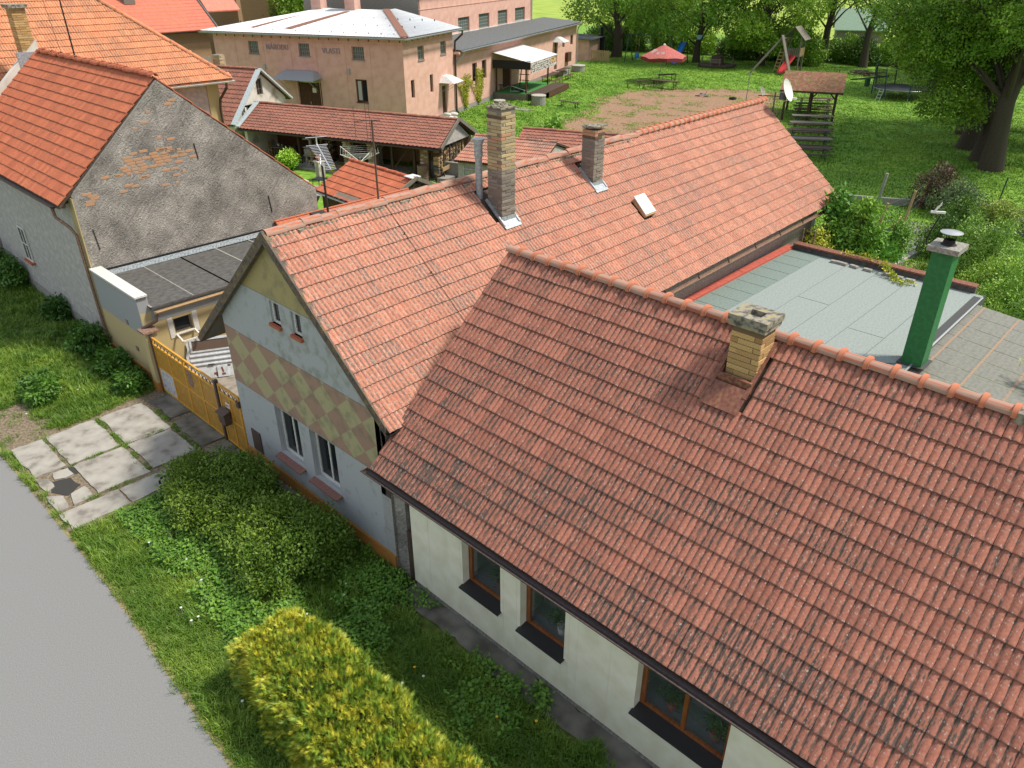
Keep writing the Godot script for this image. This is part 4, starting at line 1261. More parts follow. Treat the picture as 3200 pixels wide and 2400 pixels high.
# ---------------------------------------------------------------- flat-roofed garage between the two old houses, gate, yard things
func garage():
	var t := thing("flat_roof_garage", "low ochre garage with dark felt flat roof beside the yellow gate", "garage")
	var x0 := -24.66; var x1 := -21.4; var fb := 6.95; var bb := 13.4
	bpart(t, "street_wall", x0, x1, fb, fb + 0.3, 0, 1.62, M.ochre)
	bpart(t, "upper_band", x0, x1 - 0.002, fb - 0.015, fb + 0.3, 1.62, 2.86, M.grey_render)
	bpart(t, "plinth", x0, x1, fb - 0.03, fb, 0, 0.35, M.plinth)
	var holes := [[0.86, 1.42, 1.45, 1.93]]
	var sw := wall(0.0, bb - fb, 0.0, func(_x): return 2.36, holes, 0.16)
	var so := part(t, "yard_wall", sw, M.ochre, P(x1, fb, 0))
	so.rotation.y = PI / 2
	bpart(t, "upper_band", x1 - 0.01, x1 + 0.012, fb + 0.3, bb, 2.02, 2.42, M.grey_render)
	var win := window(t, P(x1, fb + 0.86, 1.45), 0.56, 0.48, 0.08, M.wood_grey, M.dark_glass, 1, 1, 0.05, "window", 90)
	boxpart(win, "blind", Vector3(0.03, 0.03, -0.15), Vector3(0.53, 0.45, -0.14), M.felt_dark)
	var sash := MB.new()
	for e in [[Vector3(0, 0, 0.05), Vector3(0.56, 0, 0.05)], [Vector3(0, -0.12, 0.42), Vector3(0.56, -0.12, 0.42)], [Vector3(0, 0, 0.05), Vector3(0, -0.12, 0.42)], [Vector3(0.56, 0, 0.05), Vector3(0.56, -0.12, 0.42)]]: sash.bar(e[0], e[1], 0.05, 0.04)
	part(win, "open_sash", sash, M.white_paint)
	for x in [-0.17, 0.58]: boxpart(win, "surround", Vector3(x, -0.1, 0.002), Vector3(x + 0.15, 0.55, 0.02), M.white_paint)
	# felt sheets with worn seams
	for k in 5:
		var b0 := fb + 0.28 + k * 1.24
		var g := MB.new()
		g.bx(P(x0 + 0.05, b0, 2.50 - k * 0.012), P(x1 + 0.24, b0 + 1.235, 2.56 - k * 0.012))
		part(t, "felt_sheet", g, M.felt_dark)
		bpart(t, "felt_seam", x0 + 0.05, x1 + 0.22, b0 - 0.03, b0 + 0.03, 2.55, 2.566 - k * 0.008, M.concrete)
	var cap := MB.new()
	cap.prism([P(x0 + 0.5, fb - 0.06, 2.9), P(x1 + 0.06, fb - 0.06, 2.9), P(x1 + 0.06, fb + 0.3, 2.9), P(x0 + 0.0, fb + 0.3, 2.9), P(x0, fb - 0.06, 2.9)], Vector3(0, -0.05, 0))
	part(t, "parapet_cap", cap, M.white_paint)
	bpart(t, "wall_flashing", x0 - 0.01, x0 + 0.06, fb + 0.35, bb, 2.56, 2.72, M.cyan_paint)
	bpart(t, "tar_line", x0 - 0.012, x0 + 0.04, fb + 0.35, bb, 2.722, 2.78, M.black)
	part(t, "gutter", gutter_shape(P(x1 + 0.32, fb + 0.3, 2.42), P(x1 + 0.32, bb, 2.42), 0.06), M.wood_light)
	var dp := MB.new()
	dp.pipe([P(x1 + 0.3, fb + 0.36, 2.4), P(x1 + 0.28, fb + 0.3, 2.15), P(x1 + 0.05, fb - 0.04, 1.95), P(x1 + 0.03, fb - 0.06, 1.7), P(x1 + 0.03, fb - 0.06, 0.1)], [0.05, 0.05, 0.05, 0.05, 0.05], 8)
	part(t, "downpipe", dp, M.brown_steel)
	for p in [[-22.6, 1.75], [-22.35, 0.95]]: bpart(t, "wall_vent", p[0] - 0.07, p[0] + 0.07, fb - 0.03, fb - 0.016, p[1] - 0.07, p[1] + 0.07, M.rusty)
	# gate pier
	var pr := thing("gate_pier", "ochre gate pier with rusty tin cap beside the garage", "pier", P(-21.18, 6.98, 0))
	boxpart(pr, "shaft", Vector3(-0.16, 0, -0.16), Vector3(0.16, 1.9, 0.16), M.ochre)
	boxpart(pr, "foot", Vector3(-0.17, 0, -0.17), Vector3(0.17, 0.3, 0.17), M.plinth)
	boxpart(pr, "cap", Vector3(-0.24, 1.9, -0.22), Vector3(0.24, 1.95, 0.22), M.rusty)
	# double gate of ochre sheet panels
	var gt := thing("double_gate", "yellow sheet metal double gate with scrolled top rail and peeling panel", "gate", P(-20.98, 6.95, 0))
	gate_leaf(gt, 0.04, 1.9, true)
	gate_leaf(gt, 1.94, 3.72, false)
	for x in [0.0, 3.78]:
		boxpart(gt, "post", Vector3(x - 0.045, 0, -0.05), Vector3(x + 0.045, 1.84, 0.05), M.brown_steel)
	var wg := thing("wicket_gate", "narrow yellow wicket gate with letter box beside the grey gable house", "gate", P(-17.12, 6.95, 0))
	gate_leaf(wg, 0.06, 1.08, false)
	boxpart(wg, "hinge_block", Vector3(1.0, 1.5, -0.05), Vector3(1.12, 1.68, 0.06), M.brown_steel)
	var lb := MB.new()
	lb.prism([Vector3(0.18, 0.78, 0.05), Vector3(0.52, 0.78, 0.05), Vector3(0.52, 1.12, 0.05), Vector3(0.18, 1.12, 0.05)], Vector3(0, 0, 0.001))
	lb.bx(Vector3(0.18, 0.78, 0.052), Vector3(0.52, 1.12, 0.22)); lb.prism([Vector3(0.15, 1.18, 0.05), Vector3(0.15, 1.11, 0.27), Vector3(0.55, 1.11, 0.27), Vector3(0.55, 1.18, 0.05)], Vector3(0, -0.02, 0))
	part(wg, "letter_box", lb, M.brown_steel)
	var plate := boxpart(wg, "number_plate", Vector3(0.36, 1.24, 0.03), Vector3(0.56, 1.38, 0.045), M.white_plastic)
	var tm := TextMesh.new()
	tm.text = "201"; tm.font_size = 32; tm.pixel_size = 0.0030; tm.depth = 0.004
	part(plate, "digits", tm, plain(C(180, 60, 50), 0.6), Vector3(0.46, 1.31, 0.048))
	# van tailgate leaning against the ochre yard wall
	var vd := thing("van_tailgate", "light grey van tailgate with rust holes leaning in the gate yard", "vehicle part", P(-20.62, 8.42, 0.02), 62)
	var bs := Basis().rotated(Vector3.RIGHT, -0.42)
	var sk := MB.new()
	var W := 1.5; var H := 1.25
	var tf := Transform3D(bs, Vector3.ZERO)
	var pts := [Vector3(-W / 2, 0, 0), Vector3(W / 2, 0, 0), Vector3(W / 2 + 0.02, 0.75, 0), Vector3(W / 2 - 0.05, 0.95, 0), Vector3(W / 2 - 0.02, 1.12, 0), Vector3(W / 2 - 0.14, H, 0), Vector3(-W / 2 + 0.14, H, 0), Vector3(-W / 2 + 0.02, 1.12, 0), Vector3(-W / 2 + 0.05, 0.95, 0), Vector3(-W / 2 - 0.02, 0.75, 0)]
	var pp := []
	for p in pts: pp.append(tf * p)
	sk.prism(pp, bs * Vector3(0, 0, -0.06))
	part(vd, "skin", sk, M.van)
	var fr := MB.new()
	for e in [[0.88, 1.18]]:
		fr.bx(Vector3(-0.58, e[0] - 0.05, 0.0), Vector3(0.58, e[0], 0.035)); fr.bx(Vector3(-0.58, e[1], 0.0), Vector3(0.58, e[1] + 0.05, 0.035)); fr.bx(Vector3(-0.62, e[0] - 0.05, 0), Vector3(-0.56, e[1] + 0.05, 0.034)); fr.bx(Vector3(0.56, e[0] - 0.05, 0), Vector3(0.62, e[1] + 0.05, 0.034))
	part(vd, "window_frame", fr, M.van).basis = bs
	part(vd, "window", MB.new_box(Transform3D(Basis(), Vector3(0, 1.03, 0.008)), Vector3(1.12, 0.30, 0.01)), plain(C(92, 74, 60), 0.3)).basis = bs
	var rb_ := MB.new()
	for y in [0.72, 0.57, 0.44]: rb_.pipe([Vector3(-0.66, y, 0.0), Vector3(0.66, y, 0.0)], [0.045, 0.045], 8)
	part(vd, "pressed_ribs", rb_, M.van).basis = bs
	part(vd, "number_recess", MB.new_box(Transform3D(Basis(), Vector3(0.2, 0.17, 0.02)), Vector3(0.3, 0.34, 0.05)), M.van).basis = bs
	var rs := MB.new()
	rs.ob(Transform3D(Basis(), Vector3(0.02, 0.13, 0.004)), Vector3(0.16, 0.06, 0.012)); rs.ob(Transform3D(Basis().rotated(Vector3.BACK, 0.6), Vector3(0.02, 0.10, 0.005)), Vector3(0.07, 0.1, 0.012)); rs.ob(Transform3D(Basis().rotated(Vector3.BACK, 0.2), Vector3(0.2, 0.22, 0.048)), Vector3(0.05, 0.16, 0.006)); rs.ob(Transform3D(Basis(), Vector3(0.22, 0.09, 0.049)), Vector3(0.1, 0.06, 0.006)); rs.ob(Transform3D(Basis(), Vector3(0.4, 0.33, 0.005)), Vector3(0.08, 0.05, 0.012))
	part(vd, "rust_patches", rs, plain(C(110, 62, 44), 0.9)).basis = bs
	part(vd, "handle", MB.new_box(Transform3D(Basis(), Vector3(-0.1, 0.42, 0.03)), Vector3(0.18, 0.035, 0.05)), M.black).basis = bs
	var bx_ := thing("rusty_box", "rust-orange sheet box standing in the gate yard by the house wall", "box", P(-16.6, 8.6, 0.012))
	var g := MB.new(); g.cbx(Vector3(-0.35, 0, -0.3), Vector3(0.35, 0.7, 0.3), 0.03)
	part(bx_, "body", g, plain(C(176, 104, 62), 0.8))
	boxpart(bx_, "lid", Vector3(-0.38, 0.701, -0.33), Vector3(0.38, 0.75, 0.33), plain(C(150, 84, 52), 0.8))

func gate_leaf(par: Node3D, x0: float, x1: float, peeled: bool):
	var l := group_node(par, "leaf")
	var fr := MB.new()
	for x in [x0, (x0 + x1) / 2, x1]: fr.bx(Vector3(x - 0.025, 0.06, -0.025), Vector3(x + 0.025, 1.56 if x == (x0 + x1) / 2 else 1.78, 0.025))
	for y in [0.06, 0.84, 1.54, 1.75]: fr.bx(Vector3(x0, y, -0.024), Vector3(x1, y + 0.045, 0.024))
	part(l, "frame", fr, M.yellow_rim)
	var mid := (x0 + x1) / 2
	for i in 2:
		for j in 2:
			var xa := (x0 if i == 0 else mid) + 0.026; var xb := (mid if i == 0 else x1) - 0.026
			var g := MB.new()
			g.bx(Vector3(xa, 0.11 if j == 0 else 0.89, -0.008), Vector3(xb, 0.835 if j == 0 else 1.535, 0.008))
			part(l, "sheet_panel", g, M.bare_sheet if peeled and i == 0 and j == 0 else M.yellow)
	if not peeled and x1 - x0 > 1.2:
		var ru := MB.new()
		ru.prism([Vector3(x0 + 0.1, 1.05, 0.012), Vector3(x0 + 0.3, 0.98, 0.012), Vector3(x0 + 0.42, 1.15, 0.012), Vector3(x0 + 0.40, 1.5, 0.012), Vector3(x0 + 0.08, 1.5, 0.012)], Vector3(0, 0, -0.003))
		part(l, "rust_patch", ru, M.rusty)
	var sc := MB.new()
	var n := int((x1 - x0) / 0.22)
	for i in n:
		var xa := x0 + 0.05 + (x1 - x0 - 0.1) * i / n; var xb := x0 + 0.05 + (x1 - x0 - 0.1) * (i + 1) / n
		sc.bar(Vector3(xa, 1.59, 0), Vector3((xa + xb) / 2, 1.74, 0), 0.012, 0.012); sc.bar(Vector3((xa + xb) / 2, 1.74, 0), Vector3(xb, 1.59, 0), 0.012, 0.012)
		sc.bar(Vector3(xb, 1.59, 0), Vector3(xb, 1.75, 0), 0.01, 0.01)
	part(l, "scroll_bars", sc, M.brown_steel)

# ---------------------------------------------------------------- extension with the grey felt roof and the green chimney
func extension():
	var t := thing("flat_roof_extension", "rear extension with pale grey felt flat roof and green chimney", "building")
	var x0 := -10.02; var x1 := -4.2; var b0 := 13.7; var b1 := 24.1; var h := 2.75
	bpart(t, "wall", x0, x1, b0, b1 + 0.1, 0, h - 0.12, M.cream)
	# strips of felt, laid one over the next
	bpart(t, "felt_edge_strip", x0, -9.02, b0, b1 - 0.1, h - 0.1, h + 0.012, M.felt_green)
	for k in 8: bpart(t, "felt_lap", x0 + 0.02, -9.05, b0 + 4.3 + k * 0.75, b0 + 4.312 + k * 0.75, h + 0.01, h + 0.016, M.seam)
	var xs := [-9.02, -8.07, -7.13, -6.16, -5.2, x1]
	for k in 5:
		bpart(t, "felt_sheet", xs[k], xs[k + 1] - 0.012, b0, b1 - 0.08, h - 0.1, h, M.felt)
		bpart(t, "felt_seam", xs[k + 1] - 0.012, xs[k + 1], b0, b1 - 0.08, h - 0.1, h - 0.008, M.seam)
	bpart(t, "felt_lap", -8.05, -7.15, 20.3, 20.314, h - 0.002, h + 0.004, M.seam)
	bpart(t, "felt_lap", -6.14, -5.22, 19.2, 19.212, h - 0.002, h + 0.004, M.seam)
	for k in 5: bpart(t, "red_coping", x0 - 0.28, x0 + 0.0, b0 + 2.0 + k * 1.7, b0 + 3.69 + k * 1.7, h - 0.05, h + 0.07 + 0.002 * (k % 2), M.red_cap)
	bpart(t, "rear_parapet", x0, x1 - 0.25, b1 - 0.08, b1 + 0.1, h - 0.1, h + 0.17, M.felt_dark)
	for k in 3: bpart(t, "brown_coping", x0 + k * 1.86, x0 + k * 1.86 + 1.85, b1 - 0.12, b1 + 0.2, h + 0.17, h + 0.22 + 0.002 * (k % 2), M.brown_cap)
	# metal edge and sunk gutter towards the lean-to
	var em := MB.new()
	em.tube(P(x1 + 0.03, 17.6, h + 0.03), P(x1 + 0.03, b1 - 0.35, h + 0.03), 0.03, 0.03, 8)
	part(t, "roof_edge_tube", em, M.alu)
	bpart(t, "edge_gutter", x1 - 0.2, x1 - 0.02, 18.8, b1 - 0.3, h + 0.001, h + 0.014, M.seam)
	bpart(t, "edge_fascia", x1 + 0.001, x1 + 0.02, b0, b1 + 0.1, h - 0.3, h + 0.002, M.seam)
	# green chimney
	var gc := MB.new()
	gc.bx(P(-4.42, 18.12, h), P(-3.96, 18.62, 5.58))
	var ch := part(t, "green_chimney", gc, M.green_paint)
	bpart(ch, "slab", -4.52, -3.86, 18.02, 18.72, 5.58, 5.70, M.concrete)
	var cw := MB.new()
	cw.lathe(P(-4.19, 18.37, 5.70), [[0.17, 0.0], [0.13, 0.04], [0.12, 0.12]], 14)
	for k in 3: cw.tube(P(-4.19 + cos(k * 2.1) * 0.1, 18.37 + sin(k * 2.1) * 0.1, 5.75), P(-4.19 + cos(k * 2.1) * 0.13, 18.37 + sin(k * 2.1) * 0.13, 5.98), 0.01, 0.01, 5)
	part(ch, "flue_collar", cw, M.black)
	var ds := MB.new()
	ds.lathe(P(-4.19, 18.37, 5.97), [[0.23, 0.0], [0.235, 0.012], [0.12, 0.045], [0.0, 0.055]], 24); ds.lathe(P(-4.19, 18.37, 5.97), [[0.0, 0.02], [0.23, 0.0]], 24)
	part(ch, "rain_hood", ds, M.alu)
	bpart(ch, "foot_flashing", -4.5, -3.88, 18.06, 18.7, h, h + 0.03, M.seam)
	# small white aerial on a bent pole clamped to the chimney
	var ae := thing("bent_aerial", "small white aerial on bent dark pole clamped to the green chimney", "antenna", P(-4.50, 18.4, 5.55))
	var ap := MB.new()
	ap.pipe([Vector3(0.02, 0, 0), Vector3(-0.13, 0.04, -0.02), Vector3(-0.17, 0.16, -0.03), Vector3(-0.12, 0.42, -0.05), Vector3(-0.03, 0.74, -0.08)], [0.016, 0.016, 0.016, 0.016, 0.016], 6)
	part(ae, "pole", ap, M.black)
	var ah := MB.new()
	ah.ob(Transform3D(Basis().rotated(Vector3.UP, 0.5), Vector3(-0.1, 0.77, -0.08)), Vector3(0.3, 0.045, 0.05)); ah.pipe([Vector3(-0.18, 0.78, -0.1), Vector3(-0.13, 0.88, -0.1), Vector3(-0.09, 0.93, -0.1), Vector3(-0.08, 1.0, -0.1)], [0.018, 0.025, 0.02, 0.008], 6)
	part(ae, "reflector", ah, M.white_plastic)
	# cable to the chimney foot
	var cb := MB.new()
	var cp := []; var cr := []
	for k in 9:
		cp.append(P(-8.0 + k * 0.45, 14.6 + k * 0.42, h + 0.03 + 0.02 * sin(k))); cr.append(0.008)
	cb.pipe(cp, cr, 5)
	solo("roof_cable", cb, M.black, "thin black cable lying across the grey felt roof", "cable")
	# concrete blocks holding the vine netting down
	var bl := MB.new(); bl.cbx(Vector3(-0.13, 0, -0.065), Vector3(0.13, 0.08, 0.065), 0.008)
	var blm := bl.mesh()
	var px := [-8.45, -8.2, -7.84, -7.41, -6.82, -6.49, -6.14]
	for k in 7:
		solo("concrete_block", blm, M.concrete, "pale concrete block on the felt roof along the brown coping", "block", P(px[k], 23.7 + R(-0.03, 0.03), h + 0.002), R(-15, 15), "concrete blocks along the roof parapet")
	# yellow-green vine tips over the parapet
	var vn := thing("parapet_vine", "yellow-green vine creeping over the brown coping onto the felt roof", "vine", P(-7.0, 23.8, h))
	var vs := MB.new()
	vs.pipe([Vector3(-1.4, 0.24, -0.3), Vector3(-0.4, 0.25, -0.1), Vector3(0.2, 0.2, 0.1), Vector3(0.6, 0.05, 0.5), Vector3(1.0, 0.03, 0.45)], [0.008, 0.008, 0.008, 0.006, 0.004], 5)
	part(vn, "stem", vs, M.wood_brown)
	var xx := []; var cc := PackedFloat32Array()
	for k in 150:
		var f := rng.randf()
		var p := Vector3(-1.4 + f * 2.4, 0.26 - 0.2 * smoothstep(0.55, 0.85, f), -0.3 + 0.8 * smoothstep(0.4, 0.9, f)) + Vector3(R(-0.1, 0.1), R(0, 0.06), R(-0.14, 0.14))
		if f < 0.5 and rng.randf() < 0.6: continue
		xx.append(Transform3D(rb().scaled(Vector3.ONE * R(0.6, 1.1)), p)); cc.append(rng.randf())
	leaves(vn, "foliage", clump(5, 0.06, 0.08, 0.05, 4), M.leaf, xx, cc, C(196, 196, 66), C(150, 170, 54))
	# two rusty pipes behind the roof corner
	for k in 2:
		var rp := MB.new(); rp.tube(Vector3.ZERO, Vector3(0.0, 3.3, 0), 0.03, 0.03, 8)
		solo("rusty_pipe", rp, M.rusty, "upright rusty pipe standing behind the corner of the felt roof", "pipe", P(-10.05 + k * 0.4, 24.7, 0), 0, "rusty pipes behind the felt roof")
	# lean-to with translucent ribbed sheets
	var ln := thing("lean_to", "lean-to with weathered ribbed plastic sheets over orange battens", "lean-to")
	var lx := x1 + 0.021; var lx1 := -1.6
	for k in 8:
		var b := 16.6 + k * 0.86
		var g := MB.new()
		for i in 14:
			var a0 := b + i * 0.0607; var a1 := a0 + 0.0303; var a2 := a0 + 0.0607
			g.q(P(lx, a0, h - 0.1), P(lx1, a0, h - 0.34), P(lx1, a1, h - 0.325), P(lx, a1, h - 0.085)); g.q(P(lx, a1, h - 0.085), P(lx1, a1, h - 0.325), P(lx1, a2, h - 0.34), P(lx, a2, h - 0.1))
		part(ln, "ribbed_sheet", g, M.plastic_roof)
		var s := MB.new(); s.bar(P(lx, b, h - 0.088), P(lx1, b, h - 0.328), 0.012, 0.006)
		part(ln, "sheet_joint", s, M.concrete)
	for x in [lx + 0.2, lx + 1.1, lx + 2.0]:
		var y: float = h - 0.1 - (x - lx) * 0.0967 + 0.016
		bpart(ln, "batten", x - 0.03, x + 0.03, 16.8, 23.4, y - 0.002, y + 0.004, M.batten)
	for p in [[lx1 - 0.1, 16.8], [lx1 - 0.1, 23.3], [lx1 - 0.1, 20]]: bpart(ln, "post", p[0] - 0.05, p[0] + 0.05, p[1] - 0.05, p[1] + 0.05, 0, h - 0.36, M.wood_grey)
	bpart(ln, "edge_beam", lx1 - 0.12, lx1 - 0.02, 16.7, 23.45, h - 0.48, h - 0.36, M.wood_dark)
	part(ln, "gutter", gutter_shape(P(lx1 + 0.06, 16.6, h - 0.4), P(lx1 + 0.06, 23.4, h - 0.4), 0.06), M.zinc)

# ---------------------------------------------------------------- pink hall
func hall():
	var t := thing("pink_hall", "pink two-storey community hall with white corrugated hip roof and long wing", "building", P(-45.45, 36.33, 0), 22.5)
	# front (towards the sheds)
	var fh := [[-13.2, -12.3, 4.92, 5.78], [-8.7, -7.76, 4.92, 5.76], [-4.15, -3.16, 4.84, 5.70], [-9.2, -7.1, 0.3, 3.36], [-4.1, -3.13, 1.92, 3.50]]
	part(t, "front_wall", wall(-16.4, 0.0, 0.0, func(_x): return 6.3, fh, 0.25), M.pink)
	var sh := [[2.2, 3.2, 4.70, 5.63], [5.95, 6.93, 4.74, 5.65], [0.9, 1.44, 2.25, 3.5], [3.95, 4.46, 2.25, 3.52], [5.95, 6.75, 0.3, 2.45]]
	var sd := part(t, "side_wall", wall(0.0, 8.15, 0.0, func(_x): return 6.3, sh, 0.25), M.pink)
	sd.rotation.y = PI / 2
	var wh := [[11.85, 12.85, 2.0, 3.48], [13.9, 14.9, 2.0, 3.5], [18.7, 20.9, 0.6, 2.65], [33.75, 34.7, 0.5, 3.2], [36.5, 37.3, 2.52, 3.13], [39.4, 40.4, 2.54, 3.57]]
	var wg := part(t, "wing_wall", wall(8.2, 41.5, 0.0, func(_x): return 4.72, wh, 0.25), M.pink)
	wg.rotation.y = PI / 2
	boxpart(t, "left_wall", Vector3(-16.4, 0, -8.2), Vector3(-16.1, 6.29, -0.002), M.pink)
	boxpart(t, "wing_end", Vector3(-14, 0, -41.8), Vector3(0.0, 4.7, -41.5), M.pink)
	# base strip, bands, pilaster beads
	boxpart(t, "base_strip", Vector3(0.003, 0, -41.5), Vector3(0.05, 0.4, -8.2), M.concrete)
	boxpart(t, "base_strip", Vector3(0.003, 0, -8.19), Vector3(0.05, 0.4, -0.0), M.concrete)
	boxpart(t, "cornice_band", Vector3(-16.4, 5.80, 0.003), Vector3(0.03, 5.86, 0.035), M.pink)
	boxpart(t, "cornice_band", Vector3(0.003, 5.80, -8.15), Vector3(0.035, 5.86, 0.0), M.pink)
	boxpart(t, "cornice_band", Vector3(0.003, 4.22, -41.5), Vector3(0.035, 4.27, -8.2), M.pink)
	boxpart(t, "eaves_board", Vector3(-16.9, 6.3, -0.3), Vector3(0.5, 6.4, 0.45), M.pink)
	boxpart(t, "eaves_board", Vector3(-0.3, 6.301, -8.6), Vector3(0.499, 6.401, -0.301), M.pink)
	for x in [-14.4, -11.85, -9.41, -7.2, -4.75, -2.66]: boxpart(t, "pilaster_edge", Vector3(x - 0.02, 0.5, 0.0), Vector3(x + 0.02, 5.79, 0.022), M.pink)
	for i in 20: boxpart(t, "dentil", Vector3(-16.0 + i * 0.83, 6.05, 0.0), Vector3(-15.94 + i * 0.83, 6.29, 0.03), M.wood_dark)
	for i in 9: boxpart(t, "dentil", Vector3(0.0, 6.05, -0.6 - i * 0.85), Vector3(0.03, 6.29, -0.54 - i * 0.85), M.wood_dark)
	for i in 3:
		var o = fh[i]
		var w := window(t, Vector3(o[0], o[2], 0), o[1] - o[0], o[3] - o[2], 0.12, M.concrete, M.glass_block, 5, 3, 0.05)
		boxpart(w, "sill", Vector3(-0.05, -0.06, -0.1), Vector3(o[1] - o[0] + 0.05, 0.0, 0.08), M.concrete)
	var w2 := window(t, Vector3(-4.1, 1.92, 0), 0.97, 1.58, 0.1, M.wood_brown, M.dark_glass, 2, 1, 0.09)
	boxpart(w2, "curtain", Vector3(0.12, 0.12, -0.122), Vector3(0.42, 1.46, -0.118), M.curtain)
	boxpart(w2, "sill", Vector3(-0.03, -0.05, -0.1), Vector3(1.0, 0.0, 0.06), M.wood_brown)
	for i in [0, 1]:
		var o = sh[i]
		var w := window(t, Vector3(0, o[2], -o[0]), o[1] - o[0], o[3] - o[2], 0.12, M.concrete, M.glass_block, 3, 3, 0.05, "window", 90)
		boxpart(w, "sill", Vector3(-0.04, -0.06, -0.1), Vector3(o[1] - o[0] + 0.04, 0.0, 0.07), M.concrete)
	for i in [2, 3]:
		var o = sh[i]
		window(t, Vector3(0, o[2], -o[0]), o[1] - o[0], o[3] - o[2], 0.15, M.wood_brown, M.dark_glass, 1, 1, 0.06, "window", 90)
	for i in [0, 1, 4, 5]:
		var o = wh[i]
		window(t, Vector3(0, o[2], -o[0]), o[1] - o[0], o[3] - o[2], 0.16, M.wood_brown, M.dark_glass, 2 if i < 2 else 1, 1, 0.07, "window", 90)
	# doors
	var dr := group_node(t, "double_door")
	for k in 2:
		for i in 7: boxpart(dr, "board", Vector3(-9.18 + k * 1.04 + i * 0.146, 0.3, -0.2), Vector3(-9.18 + k * 1.04 + i * 0.146 + 0.139, 3.05, -0.14 + 0.006 * (i % 2)), M.wood_brown)
	boxpart(dr, "lintel_light", Vector3(-9.18, 3.08, -0.2), Vector3(-7.12, 3.34, -0.16), M.smooth_grey)
	boxpart(dr, "handle", Vector3(-8.28, 1.5, -0.13), Vector3(-8.2, 1.7, -0.09), M.steel)
	boxpart(dr, "notice", Vector3(-8.0, 2.35, -0.132), Vector3(-7.66, 2.7, -0.126), M.white_plastic)
	boxpart(t, "side_door", Vector3(-0.2, 0.3, -6.75), Vector3(-0.14, 2.45, -5.95), M.wood_brown)
	boxpart(t, "stage_door", Vector3(-0.2, 0.6, -20.9), Vector3(-0.14, 2.65, -18.7), M.wood_brown)
	boxpart(t, "far_door", Vector3(-0.2, 0.5, -34.7), Vector3(-0.14, 3.2, -33.75), M.wood_brown)
	boxpart(t, "door_step", Vector3(0.0, 0, -35.6), Vector3(1.3, 0.45, -33.0), M.concrete)
	boxpart(t, "fuse_box", Vector3(0.0, 0.95, -38.9), Vector3(0.35, 1.9, -37.6), M.wood_brown)
	for x in [-11.95, -4.53]: boxpart(t, "wall_lamp", Vector3(x - 0.09, 3.85, 0), Vector3(x + 0.09, 4.2, 0.12), M.zinc)
	# canopies of bent sheet
	var c1 := group_node(t, "door_canopy")
	var cs := MB.new()
	var ca := [Vector3(-10.5, 3.35, 1.25), Vector3(-6.9, 3.35, 1.25), Vector3(-7.4, 3.9, 0.35), Vector3(-10.0, 3.9, 0.35), Vector3(-10.5, 3.45, 0.0), Vector3(-6.9, 3.45, 0.0)]
	cs.q(ca[0], ca[1], ca[2], ca[3]); cs.tri(ca[1], ca[5], ca[2]); cs.tri(ca[4], ca[0], ca[3]); cs.q(ca[3], ca[2], Vector3(-7.4, 3.93, 0), Vector3(-10.0, 3.93, 0)); cs.tri(ca[2], ca[5], Vector3(-7.4, 3.93, 0)); cs.tri(ca[4], ca[3], Vector3(-10.0, 3.93, 0))
	part(c1, "sheet", cs, M.zinc)
	var cbk := MB.new()
	for x in [-10.0, -7.4]:
		cbk.bar(Vector3(x, 2.5, 0.03), Vector3(x, 3.33, 1.15), 0.03, 0.03); cbk.bar(Vector3(x, 3.33, 0.03), Vector3(x, 3.33, 1.15), 0.03, 0.03); cbk.bar(Vector3(x, 2.9, 0.05), Vector3(x, 3.3, 0.5), 0.02, 0.02)
	part(c1, "brackets", cbk, M.zinc)
	for k in [5.5, 33.2]:
		var c := group_node(t, "side_canopy")
		var g := MB.new()
		var h: float = 2.75 if k < 10 else 3.35
		var a := [Vector3(1.3, h, -k), Vector3(1.3, h, -k - 1.8), Vector3(0.4, h + 0.45, -k - 1.4), Vector3(0.4, h + 0.45, -k - 0.4), Vector3(0, h, -k), Vector3(0, h, -k - 1.8), Vector3(0, h + 0.47, -k - 1.4), Vector3(0, h + 0.47, -k - 0.4)]
		g.q(a[0], a[1], a[2], a[3]); g.q(a[4], a[0], a[3], a[7]); g.q(a[1], a[5], a[6], a[2]); g.q(a[3], a[2], a[6], a[7])
		part(c, "sheet", g, M.white_metal)
		var b := MB.new()
		for s in [0.2, 1.6]: b.bar(Vector3(0.02, h - 0.7, -k - s), Vector3(1.2, h - 0.02, -k - s), 0.025, 0.025)
		part(c, "brackets", b, M.zinc)
	var hr := MB.new()
	hr.pipe([Vector3(-7.0, 0.3, 1.2), Vector3(-7.0, 1.15, 1.2), Vector3(-5.9, 1.35, 1.2), Vector3(-5.9, 0.3, 1.2)], [0.025, 0.025, 0.025, 0.025], 6)
	part(t, "door_handrail", hr, M.zinc)
	# raised art-nouveau lettering
	for tx in [["NÁRODU", -10.58, 5.44], ["VLASTI", -5.88, 5.34]]:
		var tm := TextMesh.new()
		var fo := SystemFont.new()
		fo.font_names = PackedStringArray(["Droid Sans"])
		tm.font = fo
		tm.text = tx[0]; tm.font_size = 48; tm.pixel_size = 0.0105; tm.depth = 0.05
		part(t, "wall_letters", tm, M.letter, Vector3(tx[1], tx[2], 0.03))
	# white corrugated hip roof
	var rf := group_node(t, "roof")
	var e0 := Vector3(-17.0, 6.43, 0.6); var e1 := Vector3(0.6, 6.43, 0.6); var r0 := Vector3(-11.2, 7.65, -7.2); var r1 := Vector3(-5.2, 7.65, -7.2); var e2 := Vector3(0.6, 6.43, -8.7); var e3 := Vector3(-17.0, 6.43, -8.7)
	corrugated(rf, "front_sheets", e0, e1, r1, r0, 150, M.white_metal)
	corrugated(rf, "side_sheets", e1, e2, Vector3(-5.2, 7.65, -8.7), r1, 80, M.white_metal)
	corrugated(rf, "far_sheets", e3, e0, r0, Vector3(-11.2, 7.65, -8.7), 60, M.white_metal)
